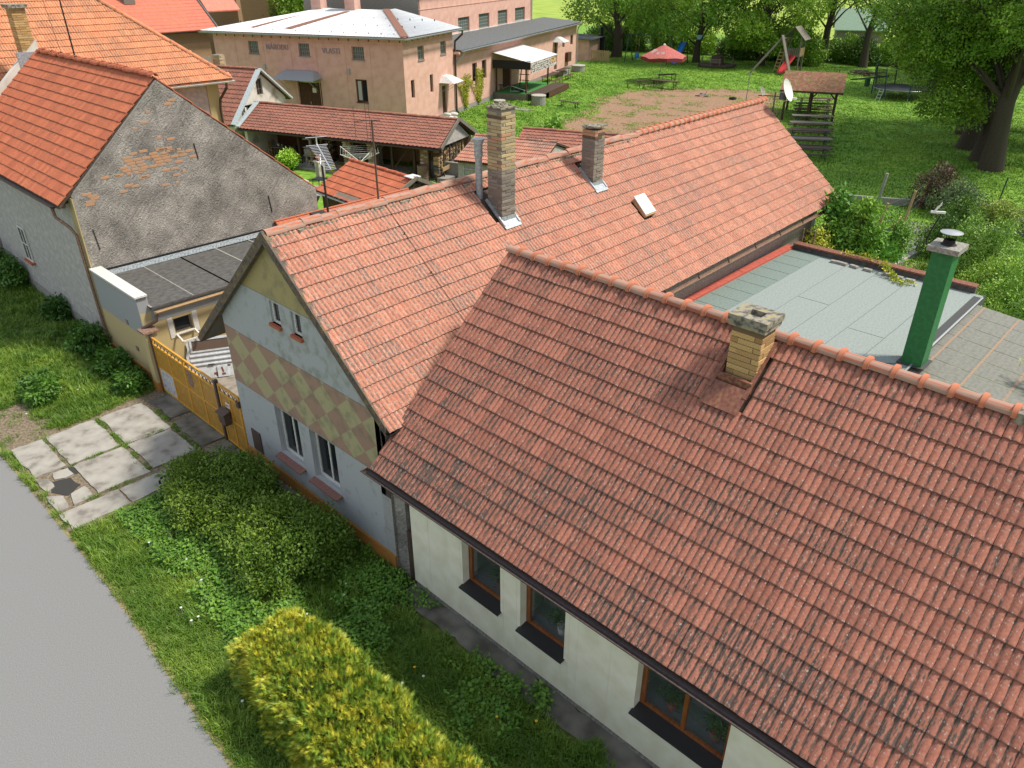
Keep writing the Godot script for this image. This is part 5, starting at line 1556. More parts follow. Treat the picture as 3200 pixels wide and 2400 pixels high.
	var st := MB.new()
	st.bar(e1 + Vector3(-0.1, 0.08, -0.1), r1 + Vector3(0, 0.08, 0), 0.55, 0.02)
	st.bar(Vector3(-13.1, 6.66, -0.6), Vector3(-11.35, 7.5, -6.2), 0.55, 0.02); st.bar(Vector3(-9.9, 6.66, -0.6), Vector3(-8.3, 7.55, -6.4), 0.8, 0.02)
	part(rf, "rust_strips", st, M.rust_strip)
	for x in [-11.35, -8.2]: boxpart(t, "chimney", Vector3(x - 0.45, 7.0, -7.6), Vector3(x + 0.45, 10.4, -6.7), M.pink)
	var hk := MB.new()
	for j in 3:
		for i in 16: hk.bar(Vector3(-16 + i * 1.02 + j * 0.5, 6.5 + j * 0.33, -0.2 - j * 2.2), Vector3(-16 + i * 1.02 + j * 0.5, 6.62 + j * 0.33, -0.15 - j * 2.2), 0.06, 0.04)
	part(rf, "snow_hooks", hk, M.iron)
	part(t, "gutter", gutter_shape(Vector3(-17, 6.36, 0.72), Vector3(0.7, 6.36, 0.72), 0.09), M.zinc)
	part(t, "gutter", gutter_shape(Vector3(0.72, 6.36, 0.7), Vector3(0.72, 6.36, -8.7), 0.09), M.zinc)
	var dp := MB.new()
	dp.pipe([Vector3(0.72, 6.3, -8.5), Vector3(0.7, 6.0, -8.5), Vector3(0.15, 5.5, -8.3), Vector3(0.12, 5.2, -8.3), Vector3(0.12, 0.3, -8.3), Vector3(0.3, 0.1, -8.3)], [0.08, 0.08, 0.08, 0.08, 0.08, 0.09], 8)
	part(t, "downpipe", dp, M.wood_dark)
	# taller hall block behind with glass-brick windows, felt wing roof in front of it
	var uh := [[17.9, 20.4, 5.3, 6.5], [22.6, 25.2, 5.3, 6.55], [27.4, 30.0, 5.3, 6.6], [32.2, 35.2, 5.35, 6.6]]
	var up := part(t, "upper_wall", wall(10.3, 37.3, 4.4, func(_x): return 9.6, uh, 0.3), M.pink, Vector3(-4, 0, 0))
	up.rotation.y = PI / 2
	for o in uh:
		var w := window(t, Vector3(-4, o[2], -o[0]), o[1] - o[0], o[3] - o[2], 0.14, M.concrete, M.glass_block, 5, 4, 0.06, "window", 90)
		boxpart(w, "sill", Vector3(-0.05, -0.06, -0.1), Vector3(o[1] - o[0] + 0.05, 0.0, 0.08), M.white_paint)
	boxpart(t, "upper_front", Vector3(-15, 6.2, -10.6), Vector3(-4.0, 9.6, -10.3), M.concrete)
	boxpart(t, "upper_band", Vector3(-3.997, 7.5, -37.3), Vector3(-3.96, 7.56, -10.3), M.pink)
	boxpart(t, "upper_end", Vector3(-15, 0, -37.6), Vector3(-4, 9.6, -37.3), M.pink)
	var ur := MB.new()
	ur.prism([Vector3(-3.4, 9.5, -9.7), Vector3(-3.4, 9.5, -38), Vector3(-9.5, 12.5, -38), Vector3(-9.5, 12.5, -9.7)], Vector3(0, -0.15, 0)); ur.prism([Vector3(-9.5, 12.5, -9.7), Vector3(-9.5, 12.5, -38), Vector3(-15.6, 9.5, -38), Vector3(-15.6, 9.5, -9.7)], Vector3(0, -0.15, 0)); ur.prism([Vector3(-15.3, 9.4, -10.32), Vector3(-3.7, 9.4, -10.32), Vector3(-9.5, 12.3, -10.32)], Vector3(0, 0, -0.3))
	part(t, "upper_roof", ur, M.white_metal)
	part(t, "upper_gutter", gutter_shape(Vector3(-3.3, 9.42, -9.7), Vector3(-3.3, 9.42, -38), 0.09), M.gutter)
	var pd := MB.new()
	pd.pipe([Vector3(-3.3, 9.4, -37.0), Vector3(-3.85, 8.9, -37.0), Vector3(-3.85, 5.25, -37.0), Vector3(-3.6, 5.2, -37.0)], [0.07, 0.07, 0.07, 0.07], 8)
	part(t, "upper_downpipe", pd, M.zinc)
	for k in 8:
		var g := MB.new()
		var z0 := -8.4 - k * 4.15
		g.prism([Vector3(0.6, 4.84, z0), Vector3(0.6, 4.84, z0 - 4.14), Vector3(-4.0, 5.22, z0 - 4.14), Vector3(-4.0, 5.22, z0)], Vector3(0, -0.06, 0))
		part(t, "felt_sheet", g, M.felt_hall)
	boxpart(t, "wing_eaves", Vector3(0.0, 4.55, -41.8), Vector3(0.5, 4.72, -8.2), M.pink)
	boxpart(t, "wall_flashing", Vector3(-4.0, 5.2, -37.3), Vector3(-3.94, 5.29, -10.3), M.white_metal)
	part(t, "wing_gutter", gutter_shape(Vector3(0.68, 4.76, -8.5), Vector3(0.68, 4.70, -41.8), 0.08), M.zinc)
	var d2 := MB.new()
	d2.pipe([Vector3(0.68, 4.7, -41.6), Vector3(0.2, 4.2, -41.7), Vector3(0.15, 3.9, -41.7), Vector3(0.15, 0.1, -41.7)], [0.06, 0.06, 0.06, 0.06], 8)
	d2.pipe([Vector3(0.68, 4.7, -8.8), Vector3(0.6, 4.4, -8.8), Vector3(0.2, 4.1, -8.6), Vector3(0.15, 3.9, -8.5)], [0.06, 0.06, 0.06, 0.06], 8)
	part(t, "downpipe", d2, M.zinc)
	var X := t.transform
	# climbing plants on the wing wall
	for v in [[10.2, 3.2, "yellow-green climber on the pink wing wall beside the downpipe"], [12.9, 3.4, "yellow-green climber between the dark windows of the pink wing"]]:
		var cl := thing("climber", v[2], "climbing plant", X * Vector3(0.06, 0, -v[0]), 22.5, "climbers on the pink wing")
		var sm := MB.new()
		var xx := []; var cc := PackedFloat32Array()
		for s in 7:
			var p := Vector3(0, 0.2, 0); var pts := [p]; var rr := [0.02]
			var dir := Vector3(0, 1, R(-0.75, 0.75))
			for k in 9:
				p += dir.normalized() * v[1] / 10.0 * R(0.6, 1.1); dir.z += R(-0.2, 0.2)
				pts.append(p + Vector3(0.03, 0, 0)); rr.append(0.012)
				for q in 7:
					xx.append(Transform3D(rb().scaled(Vector3.ONE * R(0.7, 1.3)), p + Vector3(R(0.02, 0.12), R(-0.12, 0.12), R(-0.14, 0.14)))); cc.append(rng.randf())
			sm.pipe(pts, rr, 4)
		part(cl, "stem", sm, M.wood_brown)
		leaves(cl, "foliage", clump(5, 0.09, 0.11, 0.07, 5), M.leaf, xx, cc, C(196, 196, 64), C(160, 176, 54))
	# pile of white sacks by the side door
	var sk := MB.new()
	sk.lathe(Vector3.ZERO, [[0.0, 0.0], [0.3, 0.02], [0.36, 0.1], [0.33, 0.19], [0.2, 0.24], [0.0, 0.25]], 12, 1.0, 0.62)
	var skm := sk.mesh()
	for k in 12:
		var o := solo("white_sack", skm, M.white_paint, "white filled sack in the heap beside the hall side door", "sack", X * Vector3(0.55 + R(0, 0.9), 0.02 + 0.22 * (k / 5), -4.6 - R(0, 1.2)), R(0, 180), "white sacks heaped by the hall")
		o.rotation.x = R(-0.15, 0.15)
	stage(t)

func corrugated(par: Node3D, nm: String, a: Vector3, b: Vector3, c: Vector3, d: Vector3, n: int, m: Material):
	var g := MB.new()
	var up := (b - a).cross(d - a).normalized() * 0.035
	for i in n:
		var f0 := float(i) / n; var f1 := (i + 0.5) / n; var f2 := float(i + 1) / n
		g.q(a.lerp(b, f0), a.lerp(b, f1) + up, d.lerp(c, f1) + up, d.lerp(c, f0))
		g.q(a.lerp(b, f1) + up, a.lerp(b, f2), d.lerp(c, f2), d.lerp(c, f1) + up)
	part(par, nm, g, m)

func stage(hl: Node3D):
	var t := thing("open_stage", "covered wooden stage with green carpet and torn banner at the pink wing", "stage", hl.transform * Vector3(0.06, 0, -16.3), 22.5)
	# local: x away from the wall, -z along the wing
	for k in 3: boxpart(t, "skirt_board", Vector3(0.05, 0.03 + k * 0.18, -0.04), Vector3(3.1, 0.2 + k * 0.18, 0), M.wood_grey)
	for k in 3: boxpart(t, "skirt_board", Vector3(3.06, 0.03 + k * 0.18, -7.6), Vector3(3.1, 0.2 + k * 0.18, -0.04), M.wood_grey)
	boxpart(t, "carpet", Vector3(0.02, 0.57, -7.6), Vector3(3.1, 0.6, 0.0), M.astro)
	for k in 14: boxpart(t, "ramp_board", Vector3(3.12, 0.56, -0.1 - k * 0.56), Vector3(4.6, 0.61, -0.1 - k * 0.56 - 0.55), M.wood_dark)
	for k in 3: boxpart(t, "ramp_edge", Vector3(4.56, 0.1, -2.2 - k * 2.0), Vector3(4.6, 0.55, -2.2 - k * 2.0 - 1.99), M.wood_brown)
	for p in [[3.2, -0.15], [4.5, -0.15], [4.5, -7.6], [4.5, -4], [3.8, -0.15]]: boxpart(t, "ramp_leg", Vector3(p[0] - 0.05, 0, p[1] - 0.05), Vector3(p[0] + 0.05, 0.55, p[1] + 0.05), M.wood_grey)
	for p in [[3.0, -0.4], [3.0, -6.4], [0.15, -0.4]]: boxpart(t, "post", Vector3(p[0] - 0.06, 0.6, p[1] - 0.06), Vector3(p[0] + 0.06, 3.0, p[1] + 0.06), M.wood_brown)
	corrugated(t, "roof_sheet", Vector3(3.7, 3.22, 0.2), Vector3(3.7, 3.22, -7.2), Vector3(0.0, 3.95, -7.2), Vector3(0.0, 3.95, 0.2), 40, M.white_metal)
	boxpart(t, "black_fascia", Vector3(0.0, 2.65, 0.1), Vector3(3.6, 3.35, 0.14), M.black)
	var bn := boxpart(t, "banner", Vector3(3.62, 2.35, -6.9), Vector3(3.66, 3.18, 0.1), banner_mat())
	bn.set_meta("label", "weathered printed banner with torn print")
	# things left on the stage
	var X := t.transform
	var b := make_bench("stage_bench", "dark bench standing on the green stage carpet", X * Vector3(0.7, 0.6, -1.5), 22.5, 1.5, "")
	var fr := thing("folded_frame", "folded white tubular frame lying on the stage", "frame", X * Vector3(2.2, 0.62, -1.0), 40)
	var g := MB.new()
	g.pipe([Vector3(-0.9, 0.05, 0), Vector3(-0.8, 0.55, 0.3), Vector3(0.7, 0.1, 0.4), Vector3(0.9, 0.08, 0.2), Vector3(-0.9, 0.05, 0)], [0.025, 0.025, 0.025, 0.025, 0.025], 6)
	part(fr, "tube", g, M.white_plastic)
	var hm := MB.new()
	hm.lathe(Vector3(0.2, 0, -0.2), [[0.0, 0.0], [0.5, 0.05], [0.62, 0.2], [0.6, 0.22], [0.4, 0.1], [0.0, 0.08]], 14, 1.2, 0.7)
	part(fr, "canvas", hm, M.green_iron)
	var lt := thing("a_frame_ladder", "wooden trestle standing on the stage by the pink wall", "trestle", X * Vector3(1.2, 0.6, -4.6), 22.5)
	var lg := MB.new()
	for x in [-0.4, 0.4]: lg.bar(Vector3(x, 0, 0), Vector3(x * 0.8, 1.7, -0.3), 0.07, 0.07)
	for y in [0.5, 1.0, 1.5]: lg.bar(Vector3(-0.5, y, -y * 0.18), Vector3(0.5, y, -y * 0.18), 0.06, 0.06)
	part(lt, "frame", lg, M.wood_brown)
	# concrete well rings on the grass
	for w in [[4.9, 14.9, 0.62, 0.75, "concrete well ring with lid at the end of the stage ramp"], [1.9, 13.2, 0.5, 0.4, "low round concrete well cover near the pink wing"], [1.6, 37.6, 0.75, 0.6, "wide concrete well ring at the far corner of the wing"]]:
		var wl := thing("well_ring", w[4], "well", hl.transform * Vector3(w[0], 0, -w[1]), 0, "concrete well rings by the hall")
		var r: float = w[2]; var h: float = w[3]
		var m := MB.new(); m.lathe(Vector3.ZERO, [[r, 0], [r, h], [r * 0.9, h + 0.01]], 20)
		part(wl, "ring", m, M.concrete)
		var l := MB.new(); l.lathe(Vector3(0, h, 0), [[r * 1.06, 0.0], [r * 1.06, 0.07], [r * 1.02, 0.09], [0.0, 0.10]], 20); 
		part(wl, "lid", l, M.paving)
	var ss := sheet([[-46.9, 48.6], [-45.2, 48.9], [-45.0, 49.9], [-46.6, 49.9]], 0.05)
	solo("well_slab", ss, M.concrete, "broken concrete slab in the grass beside the low well cover", "slab")

func banner_mat() -> StandardMaterial3D:
	var im := Image.create(256, 64, false, Image.FORMAT_RGB8)
	im.fill(C(198, 196, 190))
	var f := noise(0.05, 3, 91)
	for y in 64:
		for x in 256:
			var c := C(198, 196, 190)
			if (y % 13 < 5) and y > 6 and y < 56 and x > 6 and x < 190 and fposmod(x * 0.31 + floor(y / 13.0) * 7.0, 5.0) > 1.4: c = C(96, 92, 90)
			if x > 190 and y < 40: c = C(196, 160, 118)
			if f.get_noise_2d(x * 1.0, y * 1.6) > 0.22: c = C(70, 66, 62)
			im.set_pixel(x, y, c)
	var m := plain(Color.WHITE, 0.8)
	m.albedo_texture = ImageTexture.create_from_image(im)
	return m

func make_bench(nm: String, label: String, at: Vector3, deg: float, l: float, grp: String) -> Node3D:
	var t := thing(nm, label, "bench", at, deg, grp)
	for k in 2: boxpart(t, "seat_plank", Vector3(-l / 2, 0.44, -0.16 + k * 0.165), Vector3(l / 2, 0.48, -0.16 + k * 0.165 + 0.155), M.wood_dark)
	for s in [-1, 1]:
		var g := MB.new()
		var x: float = s * l * 0.36
		g.bar(Vector3(x, 0, -0.13), Vector3(x, 0.44, -0.13), 0.04, 0.04); g.bar(Vector3(x, 0, 0.13), Vector3(x, 0.44, 0.13), 0.04, 0.04); g.bar(Vector3(x, 0.15, -0.13), Vector3(x, 0.15, 0.13), 0.03, 0.03)
		part(t, "leg_frame", g, M.iron)
	return t

func make_table(nm: String, label: String, at: Vector3, deg: float, l: float, grp: String) -> Node3D:
	var t := thing(nm, label, "table", at, deg, grp)
	for k in 3: boxpart(t, "top_plank", Vector3(-l / 2, 0.72, -0.38 + k * 0.255), Vector3(l / 2, 0.76, -0.38 + k * 0.255 + 0.245), M.wood_dark)
	for s in [-1, 1]:
		var g := MB.new()
		var x: float = s * l * 0.36
		g.bar(Vector3(x, 0, -0.3), Vector3(x, 0.72, -0.3), 0.04, 0.04); g.bar(Vector3(x, 0, 0.3), Vector3(x, 0.72, 0.3), 0.04, 0.04); g.bar(Vector3(x, 0.25, -0.3), Vector3(x, 0.25, 0.3), 0.03, 0.03)
		part(t, "leg_frame", g, M.iron)
	return t
# ---------------------------------------------------------------- plants
var clumps := {}

func rb() -> Basis: return Basis.from_euler(Vector3(R(0, TAU), R(0, TAU), R(0, TAU)))
func yb() -> Basis: return Basis.from_euler(Vector3(R(-0.35, 0.35), R(0, TAU), R(-0.35, 0.35)))

# a small bunch of leaves; every leaf is a folded blade of two faces
func clump(n: int, rad: float, l: float, w: float, sd: int) -> MB:
	var key := "%d %f %f %f %d" % [n, rad, l, w, sd]
	if clumps.has(key): return clumps[key]
	var r := RandomNumberGenerator.new()
	r.seed = sd * 101 + n
	var g := MB.new()
	for i in n:
		var p := Vector3(r.randfn(), r.randfn() * 0.8, r.randfn()).normalized() * rad * pow(r.randf(), 0.5)
		var d := (p.normalized() * 0.6 + Vector3(r.randf_range(-1, 1), r.randf_range(-0.7, 0.5), r.randf_range(-1, 1))).normalized()
		var s := d.cross(Vector3(r.randf_range(-0.4, 0.4), 1, r.randf_range(-0.4, 0.4))).normalized()
		var u := s.cross(d)
		var k := r.randf_range(0.75, 1.2)
		var c := r.randf_range(0.75, 1.2)
		g.col = Color(c, c, c * r.randf_range(0.85, 1.05))
		var a := p; var b := p + d * l * k
		var m := p + d * l * k * 0.45
		g.tri(a, m + s * w * k * 0.5 + u * w * 0.15, b); g.tri(a, b, m - s * w * k * 0.5 + u * w * 0.15)
	clumps[key] = g
	return g

# a tuft of bent grass blades
func tuft(n: int, h: float, spread: float, w: float, sd: int) -> ArrayMesh:
	var r := RandomNumberGenerator.new()
	r.seed = sd
	var g := MB.new()
	for i in n:
		var a := r.randf() * TAU
		var p := Vector3(cos(a), 0, sin(a)) * spread * sqrt(r.randf())
		var a2 := r.randf() * TAU
		var out := Vector3(cos(a2), 0, sin(a2))
		var s := out.cross(Vector3.UP) * w * r.randf_range(0.7, 1.3)
		var hh := h * r.randf_range(0.5, 1.15)
		var m := p + out * hh * 0.22 + Vector3(0, hh * 0.6, 0)
		var e := p + out * hh * r.randf_range(0.4, 0.85) + Vector3(0, hh * r.randf_range(0.7, 1.0), 0)
		var c := r.randf_range(0.7, 1.25)
		g.col = Color(c * r.randf_range(0.85, 1.15), c, c * 0.9)
		g.q(p - s, p + s, m + s * 0.8, m - s * 0.8)
		g.tri(m - s * 0.8, m + s * 0.8, e)
	return g.mesh()

# leaf bunches through a set of lobes [centre, radii]; thick towards the lobes' skins
func crown(par: Node3D, nm: String, lobes: Array, n: int, mesh: MB, ca: Color, cb: Color, smin := 0.7, smax := 1.3, m: Material = null):
	var xs := []; var cs := PackedFloat32Array()
	var vol := 0.0
	for l in lobes: vol += pow(l[1].x * l[1].y * l[1].z, 0.66)
	for l in lobes:
		var k := int(n * pow(l[1].x * l[1].y * l[1].z, 0.66) / vol)
		var tone := R(0.0, 1.0)
		for i in k:
			var d := Vector3(rng.randfn(), rng.randfn(), rng.randfn()).normalized()
			var rad := pow(rng.randf(), 0.28)
			rad *= 1.0 + 0.22 * sin(d.x * 7.0 + l[0].x) * sin(d.y * 6.0 + l[0].y) * sin(d.z * 7.0 + l[0].z) + R(-0.08, 0.12)
			xs.append(Transform3D(rb().scaled(Vector3.ONE * R(smin, smax)), l[0] + d * rad * (l[1] as Vector3)))
			cs.append(clampf(tone * 0.5 + rng.randf() * 0.5, 0, 1))
	leaves(par, nm, mesh, m if m else M.leaf, xs, cs, ca, cb)

func tree(nm: String, label: String, at: Vector3, h: float, r: float, lobes: Array, n: int, ca: Color, cb: Color, grp: String, lean := Vector3.ZERO, mesh: MB = null, forks := 1) -> Node3D:
	var t := thing(nm, label, "tree", at, 0, grp)
	var g := MB.new()
	for f in forks:
		var fx := Vector3((f - (forks - 1) * 0.5) * r * 1.6, 0, R(-0.3, 0.3) * r)
		var ln := lean + fx * 0.9 * (1 if forks > 1 else 0)
		var pts := []; var rs := []
		for k in 8:
			var q := k / 7.0
			pts.append(fx + ln * q * q + Vector3(sin(k * 1.7 + at.x) * 0.12, h * 0.8 * q, cos(k * 1.3 + at.z) * 0.12)); rs.append(r * (1.0 - 0.72 * q) * (1.3 if k == 0 else 1.0))
		g.pipe(pts, rs, 10)
		for i in lobes.size():
			if i % forks != f: continue
			var l = lobes[i]
			var c: Vector3 = l[0]
			var kk := clampi(int((c.y * 0.62) / (h * 0.8) * 7.0), 1, 6)
			var s: Vector3 = pts[kk]
			var mid := s.lerp(c, 0.5) + Vector3(R(-0.4, 0.4), R(0.1, 0.6), R(-0.4, 0.4))
			g.pipe([s, mid, c], [rs[kk] * 0.36, rs[kk] * 0.2, 0.03], 6, false)
			for b in 4:
				var e: Vector3 = c + Vector3(R(-1, 1), R(-0.6, 0.8), R(-1, 1)) * (l[1] as Vector3)
				var q0 := mid.lerp(c, R(0.1, 0.9))
				g.pipe([q0, q0.lerp(e, 0.5) + Vector3(R(-0.2, 0.2), R(0, 0.3), R(-0.2, 0.2)), e], [0.05, 0.035, 0.012], 4, false)
	part(t, "trunk", g, M.bark)
	crown(t, "crown", lobes, n, mesh if mesh else clump(9, 0.34, 0.26, 0.15, 7), ca, cb)
	return t

func bush(nm: String, label: String, at: Vector3, lobes: Array, n: int, ca: Color, cb: Color, mesh: MB, grp := "", cat := "bush") -> Node3D:
	var t := thing(nm, label, cat, at, 0, grp)
	var g := MB.new()
	for l in lobes:
		for k in 4:
			var e: Vector3 = l[0] + Vector3(R(-0.7, 0.7), R(-0.3, 0.8), R(-0.7, 0.7)) * (l[1] as Vector3)
			var f := Vector3(l[0].x * 0.5, 0, l[0].z * 0.5)
			g.pipe([f, f.lerp(e, 0.5) + Vector3(R(-0.06, 0.06), 0.08, R(-0.06, 0.06)), e], [0.02, 0.015, 0.006], 5, false)
	part(t, "stems", g, M.wood_brown)
	crown(t, "foliage", lobes, n, mesh, ca, cb)
	return t

# ---------------------------------------------------------------- street side: grass, hedge, bushes, rail
func in_poly(p: Vector2, poly: PackedVector2Array) -> bool: return Geometry2D.is_point_in_polygon(p, poly)

func street_side():
	# grass of the verge, blade by blade
	var drive := PackedVector2Array([Vector2(-20.9, 2.7), Vector2(-16.2, 2.66), Vector2(-16.2, 7.0), Vector2(-21.3, 7.0), Vector2(-21.0, 5.0)])
	var f := noise(0.35, 3, 55)
	var f2 := noise(1.1, 2, 56)
	for lay in [[tuft(12, 0.13, 0.10, 0.006, 5), 26000, "verge_grass", 1.0], [tuft(10, 0.24, 0.09, 0.007, 6), 5200, "tall_verge_grass", 0.5]]:
		var xs := []; var cs := PackedColorArray()
		var tries := 0
		while xs.size() < lay[1] and tries < lay[1] * 6:
			tries += 1
			var x := -38.0 + 35.5 * pow(rng.randf(), 0.62)
			var b := R(2.2, 7.0)
			if x > -13.5 and rng.randf() < 0.1: continue
			if b < 2.56 + 0.05 * sin(x * 0.3) - 0.03 * maxf(0, x + 14.0) + f2.get_noise_1d(x * 3.0) * 0.1: continue
			if b > 6.4 + f2.get_noise_1d(x) * 0.5 and x > -9.6: continue
			if in_poly(Vector2(x, b), drive): continue
			if x < -20.8 and x > -23.3 and b < 4.0 + f.get_noise_1d(x * 3.0) * 0.4 and rng.randf() < 0.93: continue
			if lay[3] < 1 and f.get_noise_2d(x * 1.5, b * 1.5) < 0.02: continue
			var s := R(0.6, 1.15) * (1.25 if x < -22 else 1.0)
			xs.append(Transform3D(Basis.from_euler(Vector3(R(-0.2, 0.2), R(0, TAU), R(-0.2, 0.2))).scaled(Vector3(s, s * R(0.8, 1.2), s)), P(x, b, 0.0)))
			var k := clampf(0.5 + f.get_noise_2d(x * 2, b * 2) * 0.8 + R(-0.25, 0.25), 0, 1)
			cs.append(lin(C(84, 122, 30).lerp(C(132, 160, 54), k)))
		var o := multi(self, lay[2], lay[0], M.leaf, xs, cs)
		o.set_meta("kind", "stuff")
	var jx := []; var jc := PackedColorArray()
	for ln in [[-20.8, 4.91, -16.3, 4.91, 330], [-20.0, 6.25, -16.2, 6.2, 300], [-18.92, 3.5, -18.88, 6.2, 130], [-17.2, 2.8, -17.15, 6.2, 170], [-20.9, 3.55, -18.9, 3.56, 60], [-20.9, 6.98, -16.2, 6.98, 160]]:
		for k in ln[4]:
			var q := rng.randf()
			var x: float = lerpf(ln[0], ln[2], q) + rng.randfn() * 0.035; var b: float = lerpf(ln[1], ln[3], q) + rng.randfn() * 0.04
			if f2.get_noise_2d(x * 1.4, b * 1.4) < -0.12: continue
			var s := R(0.35, 0.75)
			jx.append(Transform3D(Basis.from_euler(Vector3(0, R(0, TAU), 0)).scaled(Vector3(s, s, s)), P(x, b, 0.02)))
			jc.append(lin(C(84, 122, 34).lerp(C(120, 152, 52), rng.randf())))
	multi(self, "joint_grass", tuft(12, 0.13, 0.10, 0.007, 7), M.leaf, jx, jc).set_meta("kind", "stuff")
	# ground elder between the bushes and along the walls
	var gx := []; var gc := PackedColorArray()
	while gx.size() < 5200:
		var x := R(-16.0, -5.4); var b := R(3.6, 6.85)
		var keep := 0.25 + f.get_noise_2d(x * 1.6 + 30, b * 1.6) * 1.4 + (0.25 if x < -10.0 else -0.15)
		if x > -9.4 and b > 6.1: keep -= 0.5
		if rng.randf() > keep: continue
		gx.append(Transform3D(Basis.from_euler(Vector3(R(-0.3, 0.3), R(0, TAU), R(-0.3, 0.3))).scaled(Vector3.ONE * R(0.6, 1.2)), P(x, b, R(0.07, 0.2))))
		gc.append(lin(C(76, 120, 34).lerp(C(114, 154, 50), rng.randf())))
	var ge := multi(self, "ground_elder", clump(9, 0.11, 0.09, 0.06, 8).mesh(), M.leaf, gx, gc)
	ge.set_meta("kind", "stuff")
	# bare strip of mossy concrete along the cottage
	struct("wall_strip", sheet(ragged([[-9.45, 6.52], [3.5, 6.46], [3.5, 6.96], [-9.45, 6.97]], 0.15, 0.14, 71), 0.03), M.slab_dark)
	# flowers
	var dl := MB.new(); dl.lathe(Vector3.ZERO, [[0.0, 0.0], [0.022, 0.008], [0.026, 0.022], [0.0, 0.03]], 7); dl.tube(Vector3(0, -0.16, 0), Vector3.ZERO, 0.003, 0.003, 4)
	for k in 46:
		var yel := k % 3 == 0
		var x := R(-16, -5) if k % 4 else R(-33, -22)
		solo("dandelion", dl, plain(C(222, 176, 30), 0.8) if yel else plain(C(206, 208, 204), 0.9), "yellow dandelion flower in the verge grass" if yel else "white dandelion seed head in the verge grass", "flower", P(x, R(2.9, 6.3), R(0.16, 0.24)), 0, "yellow dandelions in the verge" if yel else "dandelion seed heads in the verge")
	# clipped golden hedge
	var hd := thing("hedge", "clipped golden-green thuja hedge along the verge", "hedge", P(-9.6, 3.8, 0))
	var trunks := MB.new()
	for k in 12: trunks.pipe([Vector3(0.3 + k * 0.7, 0, R(-0.1, 0.1)), Vector3(0.3 + k * 0.7, 1.1, R(-0.2, 0.2))], [0.04, 0.015], 6)
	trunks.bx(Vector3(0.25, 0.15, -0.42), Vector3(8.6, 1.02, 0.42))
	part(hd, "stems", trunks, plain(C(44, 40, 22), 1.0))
	var spray := spray_mesh()
	var hx := []; var hc := PackedFloat32Array()
	var hn := noise(0.9, 3, 61)
	for k in 40000:
		var x := pow(rng.randf(), 0.85) * 8.9
		var a := rng.randf()
		var hw := 0.70
		var ht := 1.34 + 0.05 * sin(x * 1.3)
		var p := Vector3.ZERO; var nrm := Vector3.UP
		var endr := clampf(1.0 - x / 0.5, 0, 1)
		if a < 0.56:
			var z := R(-1, 1)
			p = Vector3(x, ht - 0.22 * pow(absf(z), 4.0) - 0.25 * endr * endr, z * hw); nrm = Vector3(-endr, 1, signf(z) * pow(absf(z), 4.0)).normalized()
		elif a < 0.92:
			var s := 1.0 if a < 0.8 else -1.0
			var y := pow(rng.randf(), 0.7) * (ht - 0.1)
			p = Vector3(x, y, s * (hw + 0.05 - 0.18 * pow(y / ht, 6))); nrm = Vector3(-endr, 0.25, s).normalized()
		else:
			p = Vector3(R(-0.05, 0.1), R(0.05, ht - 0.2), R(-hw, hw)); nrm = Vector3(-1, 0.2, p.z * 0.6).normalized()
		p += nrm * (hn.get_noise_3dv(p * 2.2) * 0.22 + R(-0.10, 0.05))
		if x < 0.9 and absf(p.z) > hw * (0.55 + 0.5 * x): p.z *= 0.75
		var out := (nrm + Vector3(R(-0.7, 0.7), R(-0.2, 0.9), R(-0.7, 0.7))).normalized()
		var sx := out.cross(Vector3(R(-1, 1), R(-1, 1), R(-1, 1))).normalized()
		hx.append(Transform3D(Basis(sx, out, sx.cross(out)).scaled(Vector3.ONE * R(0.6, 1.15)), p))
		var gold := clampf(0.45 + hn.get_noise_3dv(p * 4.0 + Vector3(9, 0, 0)) * 0.75 + R(-0.35, 0.35) + 0.3 * clampf(1.3 - x, 0, 1), 0, 1)
		hc.append(gold)
	leaves(hd, "foliage", spray, M.leaf_dry, hx, hc, C(98, 132, 40), C(198, 192, 64))
	# three round shrubs before the grey house
	var lf := clump(10, 0.13, 0.085, 0.045, 9)
	var shr := [["broad dense green shrub beside the driveway rail", -14.7, 5.5, [[Vector3(-0.6, 0.5, 0.1), Vector3(0.9, 0.55, 0.85)], [Vector3(0.4, 0.62, -0.3), Vector3(0.9, 0.6, 0.8)], [Vector3(0.2, 0.45, 0.6), Vector3(0.85, 0.5, 0.6)], [Vector3(1.1, 0.45, 0.1), Vector3(0.7, 0.5, 0.8)]], 3600],
		["dense green shrub under the window with the brown sill next to the cottage", -11.9, 5.55, [[Vector3(-0.5, 0.55, 0.0), Vector3(0.85, 0.6, 0.85)], [Vector3(0.5, 0.6, -0.3), Vector3(0.75, 0.6, 0.8)], [Vector3(0.1, 0.4, 0.7), Vector3(0.9, 0.45, 0.55)], [Vector3(-0.9, 0.4, 0.5), Vector3(0.5, 0.42, 0.5)]], 3400]]
	for s in shr: bush("round_shrub", s[0], P(s[1], s[2]), s[3], s[4], C(78, 112, 34), C(132, 158, 58), lf, "round shrubs before the grey house")
	# weeds along the neighbour's wall and in the grass
	var wl := clump(9, 0.16, 0.13, 0.07, 10)
	var wd := [["dark green nettle clump at the foot of the downpipe", -25.2, 6.5, 0.6, 0.9], ["dark green weed clump against the stone plinth of the rough house", -28.8, 6.75, 0.45, 0.7], ["tall weeds under the barred window of the grey wall", -33.4, 6.6, 0.7, 1.1], ["bushy weeds at the far end of the grey street wall", -34.9, 6.4, 0.6, 1.3], ["low weed bush before the garage wall", -23.4, 6.5, 0.55, 0.6], ["low weeds at the gate pier beside the yellow gate", -21.9, 6.4, 0.45, 0.55], ["fresh green leafy bush standing alone in the verge grass", -23.2, 4.35, 0.55, 0.6]]
